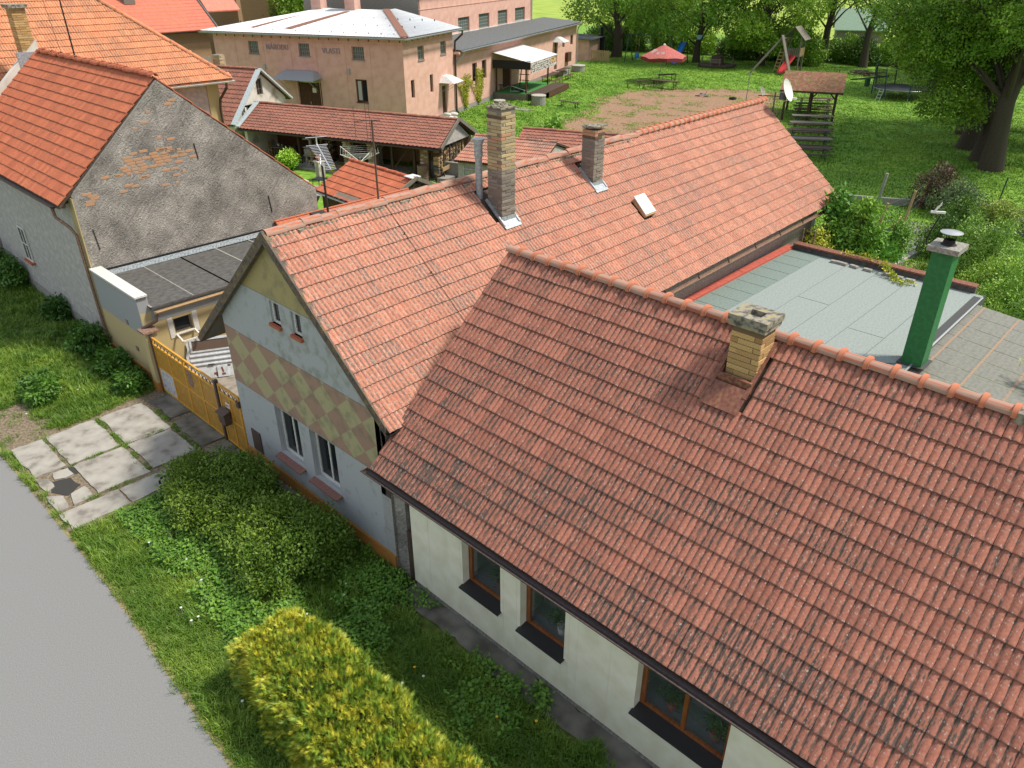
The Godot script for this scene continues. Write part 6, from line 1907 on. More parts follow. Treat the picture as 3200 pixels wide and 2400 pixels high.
	for w in wd:
		var r: float = w[3]
		bush("weed_bush", w[0], P(w[1], w[2]), [[Vector3(-r * 0.5, w[4] * 0.4, 0), Vector3(r, w[4] * 0.5, r * 0.8)], [Vector3(r * 0.6, w[4] * 0.5, 0.1), Vector3(r * 0.8, w[4] * 0.55, r * 0.7)]], 380, C(46, 84, 26), C(94, 136, 44), wl, "weeds along the old walls")
	# bent handrail beside the driveway
	var hr := MB.new()
	hr.pipe([P(-16.22, 4.72, 0), P(-16.2, 4.72, 0.36), P(-16.18, 4.78, 0.44), P(-16.12, 4.9, 0.47), P(-16.0, 5.7, 0.46)], [0.025, 0.025, 0.025, 0.025, 0.025], 8)
	solo("bent_handrail", hr, M.iron, "bent dark steel pipe rail at the driveway edge by the shrub", "rail")
	# mossy step stone at the grey wall
	var stp := MB.new(); stp.cbx(P(-14.95, 6.9, 0), P(-13.3, 6.45, 0.16), 0.03)
	solo("mossy_step", stp, M.slab_dark, "mossy concrete step at the grey wall behind the shrub", "step")
	# board leaning in the narrow gap
	solo("leaning_board", MB.new_box(Transform3D(Basis(), Vector3(0, 0.65, 0)), Vector3(0.22, 1.3, 0.03)), M.wood_dark, "dark upright board in the gap between grey house and cottage", "board", P(-9.52, 7.02))
	# television aerials on the grey house ridge
	var m1 := thing("yagi_mast", "mast with many-element silver television aerial on the orange ridge", "antenna", P(-13.28, 8.4, 6.6))
	var g := MB.new()
	g.pipe([Vector3(0, 0, 0), Vector3(-0.02, 1.05, 0)], [0.024, 0.022], 8); g.ob(Transform3D(Basis(), Vector3(-0.15, 0.02, 0.05)), Vector3(0.5, 0.05, 0.3))
	part(m1, "mast", g, M.iron)
	var bm := MB.new()
	var d0 := Vector3(-0.62, 1.32, -0.32); var d1 := Vector3(0.44, 1.05, 0.1)
	bm.bar(d0, d1, 0.022, 0.022)
	part(m1, "boom", bm, M.alu)
	var dd := (d1 - d0).normalized()
	var sd := dd.cross(Vector3.UP).normalized()
	for k in 16:
		var p := d0.lerp(d1, 0.1 + 0.88 * k / 15.0)
		var el := MB.new(); el.tube(p - sd * (0.17 - 0.004 * k), p + sd * (0.17 - 0.004 * k), 0.006, 0.006, 5)
		part(m1, "element", el, M.alu)
	var rf := MB.new()
	for y in [-0.02, 0.14]: rf.tube(d0 + Vector3(0, y, 0) - sd * 0.22, d0 + Vector3(0, y, 0) + sd * 0.22, 0.008, 0.008, 5)
	rf.bar(d0 + Vector3(0, -0.04, 0), d0 + Vector3(0, 0.15, 0), 0.02, 0.02); rf.pipe([Vector3(-0.02, 1.0, 0), Vector3(-0.1, 1.05, -0.02), Vector3(-0.2, 1.22, -0.1)], [0.012, 0.012, 0.012], 6)
	part(m1, "reflector", rf, M.alu)
	var m2 := thing("bare_mast", "bare rusty T-shaped aerial mast on the orange ridge", "antenna", P(-13.30, 9.7, 6.6))
	var g2 := MB.new()
	g2.pipe([Vector3(0, 0, 0), Vector3(0.0, 1.75, 0)], [0.022, 0.02], 8)
	part(m2, "mast", g2, M.brown_steel)
	var g3 := MB.new()
	g3.bar(Vector3(-0.24, 1.72, 0.24), Vector3(0.12, 1.74, -0.12), 0.02, 0.015)
	for p in [[-0.25, 2.02, 1.3], [-0.08, 2.05, 1.1], [-0.03, 2.1, 1.0]]: g3.tube(Vector3(p[0], p[2], -p[0]), Vector3(p[0], p[1], -p[0]), 0.006, 0.006, 4)
	part(m2, "cross_bars", g3, M.brown_steel)
	var wr := MB.new(); wr.tube(Vector3(0, 0.1, 0), Vector3(0.02, 0.12, 1.3), 0.005, 0.005, 4)
	part(m2, "stay_wire", wr, M.steel)
	# satellite dishes at the far ridge end
	for k in 2:
		var sd2 := thing("satellite_dish", ["round white satellite dish on arm at the end of the orange ridge", "small perforated grey dish at the end of the orange ridge"][k], "satellite dish", P(-13.65, 27.85, 6.55))
		var po := MB.new(); po.pipe([Vector3(0.25, -0.6, -0.1), Vector3(0.25, 0.4, -0.1)], [0.025, 0.025], 6); po.bar(Vector3(-0.4, 0.22, -0.1), Vector3(0.5, 0.28, -0.1), 0.03, 0.03)
		part(sd2, "bracket", po, M.steel)
		var di := MB.new()
		var r := 0.44 if k == 0 else 0.22
		di.lathe(Vector3.ZERO, [[0.0, 0.0], [r * 0.5, r * 0.05], [r * 0.85, r * 0.16], [r, r * 0.24]], 22)
		var o := part(sd2, "reflector", di, M.white_plastic if k == 0 else M.concrete, Vector3(0.62, 0.48, -0.1) if k == 0 else Vector3(-0.3, 0.35, -0.1))
		o.basis = Basis.from_euler(Vector3(-0.35, 0, -1.15)) * Basis().scaled(Vector3(0.92, 1, 1.0))
		if k == 0:
			var am := MB.new(); am.tube(Vector3(0.6, 0.12, -0.08), Vector3(1.05, 0.25, 0.05), 0.012, 0.012, 6); am.ob(Transform3D(Basis(), Vector3(1.08, 0.28, 0.06)), Vector3(0.14, 0.06, 0.06))
			part(sd2, "feed_arm", am, M.white_plastic)
			part(sd2, "mount", MB.new_box(Transform3D(Basis(), Vector3(0.55, 0.3, -0.06)), Vector3(0.16, 0.24, 0.14)), plain(C(70, 76, 88), 0.6))

# flat fan of scale-leaf thuja
func spray_mesh() -> MB:
	var g := MB.new()
	var r := RandomNumberGenerator.new()
	r.seed = 5
	for k in 8:
		var a := -0.85 + 1.7 * k / 7.0 + r.randf_range(-0.12, 0.12)
		var l := 0.10 * (1.0 - 0.3 * absf(a)) * r.randf_range(0.75, 1.15)
		var o := Vector3(0, 0.012 * (3.5 - absf(k - 3.5)), 0)
		var d := Vector3(sin(a), cos(a), r.randf_range(-0.35, 0.35)).normalized()
		var s := Vector3(d.y, -d.x, 0) * 0.0075
		var c := r.randf_range(0.8, 1.2)
		g.col = Color(c, c, c)
		g.tri(o - s, o + s, o + d * l)
	return g
# ---------------------------------------------------------------- courtyard behind the rough gable: sheds, barn, garden furniture
func gable_shed(nm: String, label: String, at: Vector3, deg: float, L: float, half: float, eh: float, rh: float, style: String, tw: float, tl: float, wallm: Material, most := 300, scallop := true, over := 0.25) -> Node3D:
	# local: ridge along x from 0 to L at z = -half; front eaves at z = 0, eaves height eh
	var t := thing(nm, label, "shed", at, deg)
	var rf := group_node(t, "roof")
	var X := t.global_transform
	var A := Vector3(-over, rh, -half); var E := Vector3(-over, eh, 0); var E2 := Vector3(-over, eh, -half * 2)
	var ex := Vector3(L + over * 2, 0, 0)
	var dk := MB.new()
	var dn := Vector3(0, -0.04, 0)
	dk.prism([E + dn, E + ex + dn, A + ex + dn, A + dn], Vector3(0, -0.06, 0))
	dk.prism([A + dn, A + ex + dn, E2 + ex + dn, E2 + dn], Vector3(0, -0.06, 0))
	part(rf, "deck", dk, M.wood_dark)
	var sl := A.distance_to(E)
	var nv := int(round(sl / tl))
	var fn := noise(0.09, 3, int(L * 10))
	var df := func(i, j): return clampf(0.42 + fn.get_noise_2d(i, j * 2.0) * 1.0, 0, 1)
	tile_roof(rf, X * A, X.basis.x.normalized(), (X.basis * (E - A)).normalized(), int((L + over * 2) / tw), nv, tw, sl / nv, style, most, df, null, 0.02, scallop)
	tile_roof(rf, X * (A + ex), -X.basis.x.normalized(), (X.basis * (E2 - A)).normalized(), int((L + over * 2) / tw), nv, tw, sl / nv, style, 0, df, null, 0.02, scallop)
	ridge_row(rf, X * (A + Vector3(0, 0.04, 0)), X * (A + ex + Vector3(0, 0.04, 0)), 0.4, 0.1, false, tiles[style], 0.02)
	if wallm:
		var w := MB.new()
		w.bx(Vector3(0, 0, -half * 2 + 0.2), Vector3(0.2, eh - 0.1, -0.25)); w.bx(Vector3(L - 0.2, 0, -half * 2 + 0.2), Vector3(L, eh - 0.1, -0.25))
		w.bx(Vector3(0.2, 0, -half * 2 + 0.2), Vector3(L - 0.2, eh - 0.1, -half * 2 + 0.4)); w.bx(Vector3(0.2, 0, -0.45), Vector3(L - 0.2, eh - 0.1, -0.25))
		part(t, "wall", w, wallm)
		for x in [0.0, L - 0.2]:
			var g := MB.new()
			g.prism([Vector3(x + 0.2, eh - 0.1, -0.25), Vector3(x + 0.2, eh - 0.1, -half * 2 + 0.2), Vector3(x + 0.2, rh - 0.14, -half)], Vector3(-0.2, 0, 0))
			part(t, "gable", g, wallm)
	return t

func courtyard():
	# paving and lawn of the courtyard
	var pv := thing("courtyard_paving", "", "")
	for k in ["label", "category"]: pv.remove_meta(k)
	pv.set_meta("kind", "structure")
	var u := Vector2(cos(deg_to_rad(20)), sin(deg_to_rad(20))); var w := Vector2(-u.y, u.x)
	var o := Vector2(-45.5, 23.2)
	for i in 15:
		for j in 3:
			var p := o + u * (i * 1.0) + w * (0.2 + j * 1.0)
			var q := [p, p + u * 0.985, p + u * 0.985 + w * 0.985, p + w * 0.985]
			var a := []
			for z in q: a.append(P(z.x, z.y, 0.05 + R(-0.004, 0.004)))
			var g := MB.new(); g.prism(a, Vector3(0, -0.06, 0))
			part(pv, "paving_slab", g, M.paving)
	for i in 9:
		for j in 2:
			var p := Vector2(-39.6, 22.2) + u * (i * 1.12) - Vector2(-w.x, -w.y) * 0.0 - w * (0.6 + j * 0.9) - u * 0.6
			var q := [p, p + u * 1.04, p + u * 1.04 + w * 0.82, p + w * 0.82]
			var a := []
			for z in q: a.append(P(z.x, z.y, 0.045 + R(-0.005, 0.005)))
			var g := MB.new(); g.prism(a, Vector3(0, -0.06, 0))
			part(pv, "paving_slab", g, M.slab)
	# long open-fronted shed
	var ls := gable_shed("long_shed", "long open-fronted shed with mottled brown tile roof over firewood", P(-45.9, 23.5), 19.8, 13.9, 2.2, 2.02, 3.2, "shed", 0.28, 0.26, null, 300)
	var X := ls.transform
	boxpart(ls, "rear_wall", Vector3(0, 0, -4.2), Vector3(13.9, 2.0, -4.0), M.brick_wall)
	boxpart(ls, "left_wall", Vector3(0, 0, -4.0), Vector3(0.2, 2.0, -0.3), M.old_white)
	boxpart(ls, "back_boarding", Vector3(0.3, 0.05, -3.0), Vector3(3.6, 1.95, -2.9), M.wood_brown)
	for i in 9: boxpart(ls, "door_board", Vector3(5.6 + i * 0.16, 0.05, -2.2), Vector3(5.6 + i * 0.16 + 0.152, 1.9, -2.15 + 0.006 * (i % 2)), M.wood_brown)
	for x in [7.15, 8.9, 12.5]: brick_pier(ls, Vector3(x, 0, -1.1), 0.55, 0.35, 1.95)
	for i in 6: boxpart(ls, "door_board", Vector3(7.7 + i * 0.15, 0.05, -2.6), Vector3(7.7 + i * 0.15 + 0.142, 1.9, -2.55), M.wood_grey)
	for x in [3.7, 10.4, 11.9]: boxpart(ls, "post", Vector3(x - 0.07, 0, -0.9), Vector3(x + 0.07, 1.98, -0.76), M.wood_dark)
	var br := MB.new(); br.bar(Vector3(10.4, 0.3, -0.8), Vector3(11.6, 1.7, -0.8), 0.07, 0.07); br.bar(Vector3(9.4, 1.2, -0.8), Vector3(10.2, 1.95, -0.8), 0.07, 0.07)
	part(ls, "braces", br, M.wood_dark)
	boxpart(ls, "eaves_beam", Vector3(0, 1.80, -0.62), Vector3(13.9, 1.95, -0.48), M.wood_dark)
	part(ls, "gutter", gutter_shape(Vector3(-0.2, 1.94, 0.07), Vector3(14.0, 1.92, 0.07), 0.06), M.gutter)
	boxpart(ls, "verge_flashing", Vector3(-0.5, 2.9, -2.3), Vector3(-0.1, 3.3, -2.1), M.cyan_paint)
	var vf := MB.new(); vf.bar(Vector3(-0.25, 2.1, 0.0), Vector3(-0.25, 3.3, -2.2), 0.35, 0.05)
	part(ls, "verge_flashing", vf, M.cyan_paint)
	var v2 := MB.new(); v2.bar(Vector3(14.2, 2.0, 0.05), Vector3(14.2, 3.25, -2.2), 0.06, 0.2); v2.bar(Vector3(14.2, 3.25, -2.2), Vector3(14.2, 2.05, -4.5), 0.06, 0.2)
	part(ls, "verge_board", v2, M.wood_grey)
	var gs := MB.new(); gs.prism([Vector3(13.95, 2.0, -0.5), Vector3(13.95, 2.0, -3.9), Vector3(13.95, 3.1, -2.2)], Vector3(-0.03, 0, 0))
	part(ls, "gable_sheet", gs, M.smooth_grey)
	var pl_ := MB.new()
	for k in 5: pl_.bar(Vector3(13.9, 0.3, -0.7 - k * 0.75), Vector3(13.9, 2.0, -0.7 - k * 0.75), 0.06, 0.06)
	part(ls, "gable_posts", pl_, M.wood_dark)
	var bb := MB.new(); bb.bar(Vector3(13.98, 0.75, -0.4), Vector3(13.98, 0.85, -3.8), 0.04, 0.22)
	part(ls, "rail_board", bb, M.wood_light)
	boxpart(ls, "gable_kerb", Vector3(13.7, 0, -4.0), Vector3(14.4, 0.3, -0.2), M.concrete)
	# firewood stacked in two bays
	for bay in [[3.9, 5.4, 1.7, -2.0, "stack of split firewood in the open shed beside the brown door"], [12.75, 13.75, 1.8, -0.5, "stack of split firewood filling the end bay of the shed"]]:
		var st := thing("firewood_stack", bay[4], "firewood", X * Vector3(bay[0], 0.02, bay[3]), 19.8, "firewood stacks in the long shed")
		var lm := []
		for k in 4:
			var lg := MB.new()
			var rr := 0.075 + 0.01 * k
			lg.prism([Vector3(-rr, -rr * 0.8, 0), Vector3(rr, -rr * 0.8, 0), Vector3(rr * 0.7, rr * 0.5, 0), Vector3(-rr * 0.2, rr, 0)], Vector3(0, 0, -0.34))
			lm.append(lg.mesh())
		var mats := [M.wood_light, M.wood_grey, M.wood_brown]
		if bay[0] < 10:
			for i in 9:
				for j in 10: 
					var q := part(st, "log", lm[rng.randi() % 4], mats[rng.randi() % 3], Vector3(i * 0.165 + R(0, 0.03), 0.08 + j * 0.16, R(-0.05, 0.05)))
					q.rotation.z = R(0, TAU)
		else:
			for i in 18:
				for j in 11:
					var q := part(st, "log", lm[rng.randi() % 4], mats[rng.randi() % 3], Vector3(0.98, 0.08 + j * 0.16, -i * 0.175))
					q.rotation = Vector3(R(-0.3, 0.3), PI / 2 + R(-0.2, 0.2), R(0, TAU))
	# whitewashed barn at the shed's end
	var wb := thing("white_barn", "whitewashed barn gable with pale blue verge boards behind the long shed", "barn", P(-46.57, 23.21), 19.8)
	# local: gable faces +x, its foot runs along -z; apex 3.06 m in
	var ad := 3.06; var ah := 5.07
	var hs := [[2.85, 3.42, 3.52, 4.5], [1.3, 2.42, 2.66, 3.08]]
	var top := func(x): return ah - 0.05 - ((ad - x) * 0.955 if x < ad else (x - ad) * 0.78)
	var gw := part(wb, "gable_wall", wall(0.3, 5.5, 0.0, top, hs, 0.2, [ad]), M.old_white)
	gw.rotation.y = PI / 2
	boxpart(wb, "side_wall", Vector3(-9, 0, -0.5), Vector3(-0.003, 2.2, -0.3), M.old_white)
	window(wb, Vector3(0, 3.52, -2.85), 0.57, 0.98, 0.08, M.wood_grey, M.dark_glass, 2, 3, 0.04, "window", 90)
	var ow := window(wb, Vector3(0, 2.66, -1.3), 1.12, 0.42, 0.1, M.wood_grey, M.dark_glass, 2, 1, 0.05, "window", 90)
	boxpart(ow, "shutter", Vector3(-0.05, 0.05, 0.0), Vector3(0.08, 0.36, 0.25), M.white_paint)
	var wr := group_node(wb, "roof")
	var WX := wb.global_transform
	var dk := MB.new()
	var a0 := Vector3(0.2, ah, -ad); var l0 := Vector3(0.2, 2.15, 0.0); var r0 := Vector3(0.2, 2.95, -5.78)
	var bk := Vector3(-9.2, 0, 0)
	dk.prism([l0, a0, a0 + bk, l0 + bk], Vector3(0, -0.08, 0)); dk.prism([a0, r0, r0 + bk, a0 + bk], Vector3(0, -0.08, 0))
	part(wr, "deck", dk, M.wood_dark)
	tile_roof(wr, WX * (a0 + bk), WX.basis.x, (WX.basis * (l0 - a0)).normalized(), 33, 13, 0.28, 0.325, "shed", 250, null, null, 0.02, true)
	tile_roof(wr, WX * a0, -WX.basis.x, (WX.basis * (r0 - a0)).normalized(), 33, 10, 0.28, 0.345, "shed", 0, null, null, 0.02, true)
	ridge_row(wr, WX * (a0 + bk + Vector3(0, 0.05, 0)), WX * (a0 + Vector3(0, 0.05, 0)), 0.4, 0.1, false, tiles.shed, 0.02)
	for e in [l0, r0]:
		var vb := MB.new(); vb.bar(a0 + Vector3(0.04, 0.03, 0), e + Vector3(0.04, 0.03, 0), 0.34, 0.10)
		part(wr, "verge_board", vb, M.cyan_paint)
	var bc: MeshInstance3D = brick_stack(wb, Vector3(-3.3, ah - 0.8, -ad - 0.4), 0.6, 0.5, 1.5, 0.1, func(_h): return M.brick_old[rng.randi() % 4], 0.008, 0.15)
	bc.set_meta("label", "pale crumbling brick chimney")
	# small tiled shed in the courtyard, standing across
	var ss := gable_shed("small_tiled_shed", "small shed with orange tile roof and dark board gable in the courtyard", P(-30.3, 18.7, 0), -2.0, 4.7, 2.05, 2.0, 3.0, "rough", 0.22, 0.36, M.wood_dark, 160, false, 0.12)
	for i in 14:
		var z := -0.35 - i * 0.26
		var hgt := 2.86 - absf(z + 2.05) * 0.49
		boxpart(ss, "gable_board", Vector3(4.71, 0.1, z - 0.25), Vector3(4.735 + 0.005 * (i % 2), hgt, z), M.wood_dark)
	for s in [[Vector3(4.83, 2.03, 0.02), Vector3(4.83, 3.06, -2.05)], [Vector3(4.83, 3.06, -2.05), Vector3(4.83, 2.03, -4.1)]]:
		var g := MB.new(); g.bar(s[0], s[1], 0.08, 0.16)
		part(ss, "verge_board", g, M.wood_grey)
	part(ss, "gutter", gutter_shape(Vector3(-0.3, 1.93, 0.07), Vector3(4.9, 1.9, 0.07), 0.06), M.zinc)
	var sg := MB.new()
	for i in 26: sg.ob(Transform3D(Basis().rotated(Vector3.RIGHT, 0.45), Vector3(1.5 + i * 0.11, 2.08, -0.1)), Vector3(0.1, 0.02, 0.35 + R(-0.05, 0.05)))
	part(ss, "bare_shingles", sg, M.wood_grey)
	boxpart(ss, "ridge_flashing", Vector3(4.3, 3.06, -2.3), Vector3(4.85, 3.1, -1.8), M.white_metal)
	# two lean sheds further back
	var s2 := gable_shed("patched_tile_shed", "low shed patched with orange and brown tiles beside the wood stack", P(-30.2, 27.2, 0), 20, 4.6, 2.6, 1.95, 2.75, "mid", 0.24, 0.36, M.smooth_grey, 120, false, 0.1)
	var lf := MB.new()
	for x in [0.35, 1.05]: lf.bar(Vector3(x, 0.1, -0.2), Vector3(x, 1.7, -0.2), 0.05, 0.04)
	for y in [0.4, 0.9, 1.5]: lf.bar(Vector3(0.35, y, -0.19), Vector3(1.05, y, -0.19), 0.05, 0.04)
	part(s2, "ladder_frame", lf, M.cyan_paint)
	gable_shed("brown_tile_shed", "low shed with mossy brown tile roof at the edge of the park", P(-30.3, 31.9, 0), 23, 6.6, 1.5, 1.95, 2.65, "shed", 0.26, 0.30, M.concrete, 120, true, 0.1)
	# courtyard wall with tile coping
	var cw := thing("coping_wall", "pale rendered yard wall capped with red roof tiles", "wall")
	bpart(cw, "wall", -24.72, -24.42, 13.2, 19.6, 0, 2.75, M.old_white)
	var cm := MB.new(); cm.cbx(Vector3(-0.3, 0, -0.11), Vector3(0.3, 0.03, 0.11), 0.01)
	var cmm := cm.mesh()
	for i in 29:
		for s in [-1, 1]:
			var q := part(cw, "coping_tile", cmm, tiles.rough, P(-24.57 + s * 0.2, 13.4 + i * 0.212, 2.84))
			q.rotation = Vector3(R(-0.03, 0.03), R(-0.05, 0.05), -s * 0.5)
	# rusty trough leaning behind the gable
	var tr := MB.new(); tr.ob(Transform3D(Basis.from_euler(Vector3(0.5, 0.6, 0)), Vector3(0, 1.0, 0)), Vector3(0.4, 0.06, 2.2)); tr.ob(Transform3D(Basis.from_euler(Vector3(0.5, 0.6, 0)), Vector3(0.17, 1.1, 0.1)), Vector3(0.06, 0.2, 2.2)); tr.bar(Vector3(0, 0, 0), Vector3(0, 1.0, 0), 0.08, 0.08)
	solo("wooden_chute", tr, M.wood_dark, "dark wooden chute standing behind the rough gable by the lawn", "chute", P(-30.4, 18.2, 0))
	# things in and before the shed
	var dt := thing("garden_table", "dark garden table set with dishes under the shed roof", "table", X * Vector3(1.9, 0.05, -1.5), 19.8)
	boxpart(dt, "top", Vector3(-0.75, 0.7, -0.4), Vector3(0.75, 0.74, 0.4), M.wood_grey)
	for p in [[-0.65, -0.3], [0.65, -0.3], [-0.65, 0.3], [0.65, 0.3]]: boxpart(dt, "leg", Vector3(p[0] - 0.03, 0, p[1] - 0.03), Vector3(p[0] + 0.03, 0.7, p[1] + 0.03), M.iron)
	for k in 3:
		var ws := MB.new(); ws.lathe(Vector3.ZERO, [[0.0, 0], [0.06, 0.0], [0.07, 0.14], [0.0, 0.15]], 10)
		solo("table_jar", ws, [M.white_plastic, M.steel, M.black][k], ["white jar on the garden table", "steel pot on the garden table", "black pot on the garden table"][k], "jar", dt.transform * Vector3(-0.4 + k * 0.35, 0.742, 0.05 * k))
	for c in [[0.9, -1.6, 100.0, "wooden chair at the garden table", M.wood_light], [3.0, -1.2, -80.0, "dark folding chair at the garden table", M.black], [5.15, -0.15, 15.0, "pale wooden chair at the front of the shed", M.wood_light]]:
		chair(X * Vector3(c[0], 0.055, c[1]), 19.8 + c[2], c[3], c[4])
	var sf := thing("scratching_post", "grey carpeted cat tree with platforms under the shed eaves", "cat tree", X * Vector3(4.3, 0.055, -0.9), 19.8)
	for k in 3: boxpart(sf, "platform", Vector3(-0.3 + k * 0.05, 0.5 + k * 0.5, -0.2), Vector3(0.3, 0.56 + k * 0.5, 0.2), M.smooth_grey)
	for p in [[-0.2, 0.5], [0.2, 1.5]]: boxpart(sf, "column", Vector3(p[0] - 0.06, 0, -0.06), Vector3(p[0] + 0.06, p[1], 0.06), M.smooth_grey)
	var hs2 := MB.new(); hs2.cbx(Vector3(-0.2, 0.57, -0.19), Vector3(0.25, 0.95, 0.19), 0.05)
	part(sf, "nest_box", hs2, M.smooth_grey)
	boxpart(sf, "foot", Vector3(-0.35, 0, -0.3), Vector3(0.35, 0.06, 0.3), M.smooth_grey)
	for k in 3:
		var pt := thing("planter", ["black tub at the foot of the firewood", "yellow bucket at the shed paving edge", "rusty box of plants at the shed paving edge"][k], "planter", X * Vector3(6.1 + k * 0.45, 0.055, 0.25 - 0.3 * k), 0, "tubs before the long shed")
		var g := MB.new(); g.lathe(Vector3.ZERO, [[0.0, 0.0], [0.16, 0.0], [0.21, 0.34], [0.17, 0.33], [0.0, 0.3]], 12)
		part(pt, "tub", g, [M.black, plain(C(190, 190, 40), 0.6), M.rusty][k])
		var xs := []; var cs := PackedFloat32Array()
		for q in 12:
			xs.append(Transform3D(rb(), Vector3(R(-0.1, 0.1), 0.34, R(-0.1, 0.1)))); cs.append(rng.randf())
		leaves(pt, "plant", clump(6, 0.08, 0.08, 0.05, 12), M.leaf, xs, cs, C(70, 110, 44), C(100, 140, 60))
	bush("courtyard_bush", "bright yellow-green bush in a pot at the courtyard lawn", P(-42.1, 24.3), [[Vector3(0, 0.55, 0), Vector3(0.7, 0.45, 0.6)], [Vector3(0.3, 0.75, 0.1), Vector3(0.5, 0.4, 0.5)]], 420, C(120, 170, 40), C(170, 200, 70), clump(8, 0.14, 0.12, 0.08, 13))
	var wp := thing("stone_post", "square white stone post on the courtyard lawn", "post", P(-38.4, 24.1))
	var g := MB.new(); g.cbx(Vector3(-0.2, 0, -0.2), Vector3(0.2, 1.05, 0.2), 0.02)
	part(wp, "shaft", g, M.old_white)
	boxpart(wp, "cap", Vector3(-0.24, 1.05, -0.24), Vector3(0.24, 1.13, 0.24), M.old_white)
	var bs := MB.new(); bs.lathe(Vector3(0, 1.13, 0), [[0.0, 0.0], [0.12, 0.0], [0.2, 0.2], [0.0, 0.17]], 12)
	part(wp, "flower_bowl", bs, M.terracotta)
	var st := thing("garden_stool", "thin black metal stool on the courtyard paving", "stool", P(-36.6, 22.9, 0.02), 20)
	boxpart(st, "seat", Vector3(-0.35, 0.6, -0.3), Vector3(0.35, 0.64, 0.3), M.black)
	for p in [[-0.3, -0.25], [0.3, -0.25], [-0.3, 0.25], [0.3, 0.25]]:
		var lgm := MB.new(); lgm.tube(Vector3(p[0] * 1.2, 0, p[1] * 1.2), Vector3(p[0], 0.6, p[1]), 0.018, 0.018, 6)
		part(st, "leg", lgm, M.black)
	# rotary clothes dryer
	var cd := thing("clothes_dryer", "white rotary clothes dryer in front of the long shed", "clothes dryer", X * Vector3(9.4, 0.0, 1.0), 10)
	var cg := MB.new(); cg.tube(Vector3.ZERO, Vector3(0, 1.35, 0), 0.03, 0.03, 8)
	part(cd, "pole", cg, M.steel)
	for k in 4:
		var d := Vector3(cos(k * PI / 2), 0, sin(k * PI / 2))
		var am := MB.new(); am.tube(Vector3(0, 1.05, 0), Vector3(0, 1.75, 0) + d * 1.5, 0.022, 0.018, 6)
		part(cd, "arm", am, M.white_plastic)
		var d2 := Vector3(cos((k + 1) * PI / 2), 0, sin((k + 1) * PI / 2))
		var ln := MB.new()
		for s in [0.5, 0.62, 0.74, 0.86, 0.98]: ln.tube(Vector3(0, 1.05 + 0.7 * s, 0) + d * 1.5 * s, Vector3(0, 1.05 + 0.7 * s, 0) + d2 * 1.5 * s, 0.005, 0.005, 4)
		part(cd, "lines", ln, M.white_plastic)
	# rusty barrel
	var ba := thing("rusty_barrel", "rusty red oil drum between the small shed and the wood stack", "barrel", P(-33.9, 28.0))
	var bg := MB.new(); bg.lathe(Vector3.ZERO, [[0.33, 0.0], [0.33, 0.28], [0.35, 0.3], [0.33, 0.32], [0.33, 0.6], [0.35, 0.62], [0.33, 0.64], [0.33, 0.95]], 18); bg.lathe(Vector3.ZERO, [[0.0, 0.5], [0.31, 0.5], [0.31, 0.95], [0.33, 0.95]], 18)
	part(ba, "drum", bg, M.rusty)
	# green plants along the far side of the orange roof
	for k in 4:
		bush("bean_plants", "light green garden plants beyond the orange ridge", P(-27.3 + k * 1.1, 22.8 + k * 0.9), [[Vector3(0, 0.7, 0), Vector3(0.6, 0.7, 0.5)]], 160, C(90, 140, 50), C(150, 180, 80), clump(8, 0.14, 0.12, 0.07, 14), "garden plants beyond the orange ridge")
	solo("bean_wall", MB.new_box(Transform3D(Basis(), Vector3(0, 0.5, 0)), Vector3(3.2, 1.0, 0.25)), M.concrete, "low concrete wall below the end bay of the long shed", "wall", P(-32.9, 29.6), 20)

func brick_pier(par: Node3D, at: Vector3, w: float, d: float, h: float):
	var c := part(par, "brick_pier", MB.new_box(Transform3D(Basis(), Vector3(0, h / 2, 0)), Vector3(w - 0.03, h, d - 0.03)), M.mortar, at)
	var b := MB.new(); b.cbx(Vector3(-0.125, 0, -0.02), Vector3(0.125, 0.07, 0.02), 0.006)
	var bm := b.mesh()
	for j in int(h / 0.085):
		for i in 2:
			part(c, "brick", bm, [M.old_white, M.brick_old[1], M.brick_old[3]][rng.randi() % 3], Vector3(-w / 4 + i * w / 2 + (0.03 if j % 2 else -0.03), j * 0.085, d / 2))

func chair(at: Vector3, deg: float, label: String, m: Material):
	var t := thing("garden_chair", label, "chair", at, deg, "chairs under the long shed")
	boxpart(t, "seat", Vector3(-0.21, 0.43, -0.21), Vector3(0.21, 0.46, 0.21), m)
	for p in [[-0.19, -0.19, 0.95], [0.19, -0.19, 0.95], [-0.19, 0.19, 0.43], [0.19, 0.19, 0.43]]: boxpart(t, "leg", Vector3(p[0] - 0.018, 0, p[1] - 0.018), Vector3(p[0] + 0.018, p[2], p[1] + 0.018), m)
	for y in [0.6, 0.75, 0.88]: boxpart(t, "back_slat", Vector3(-0.17, y, -0.2), Vector3(0.17, y + 0.06, -0.18), m)

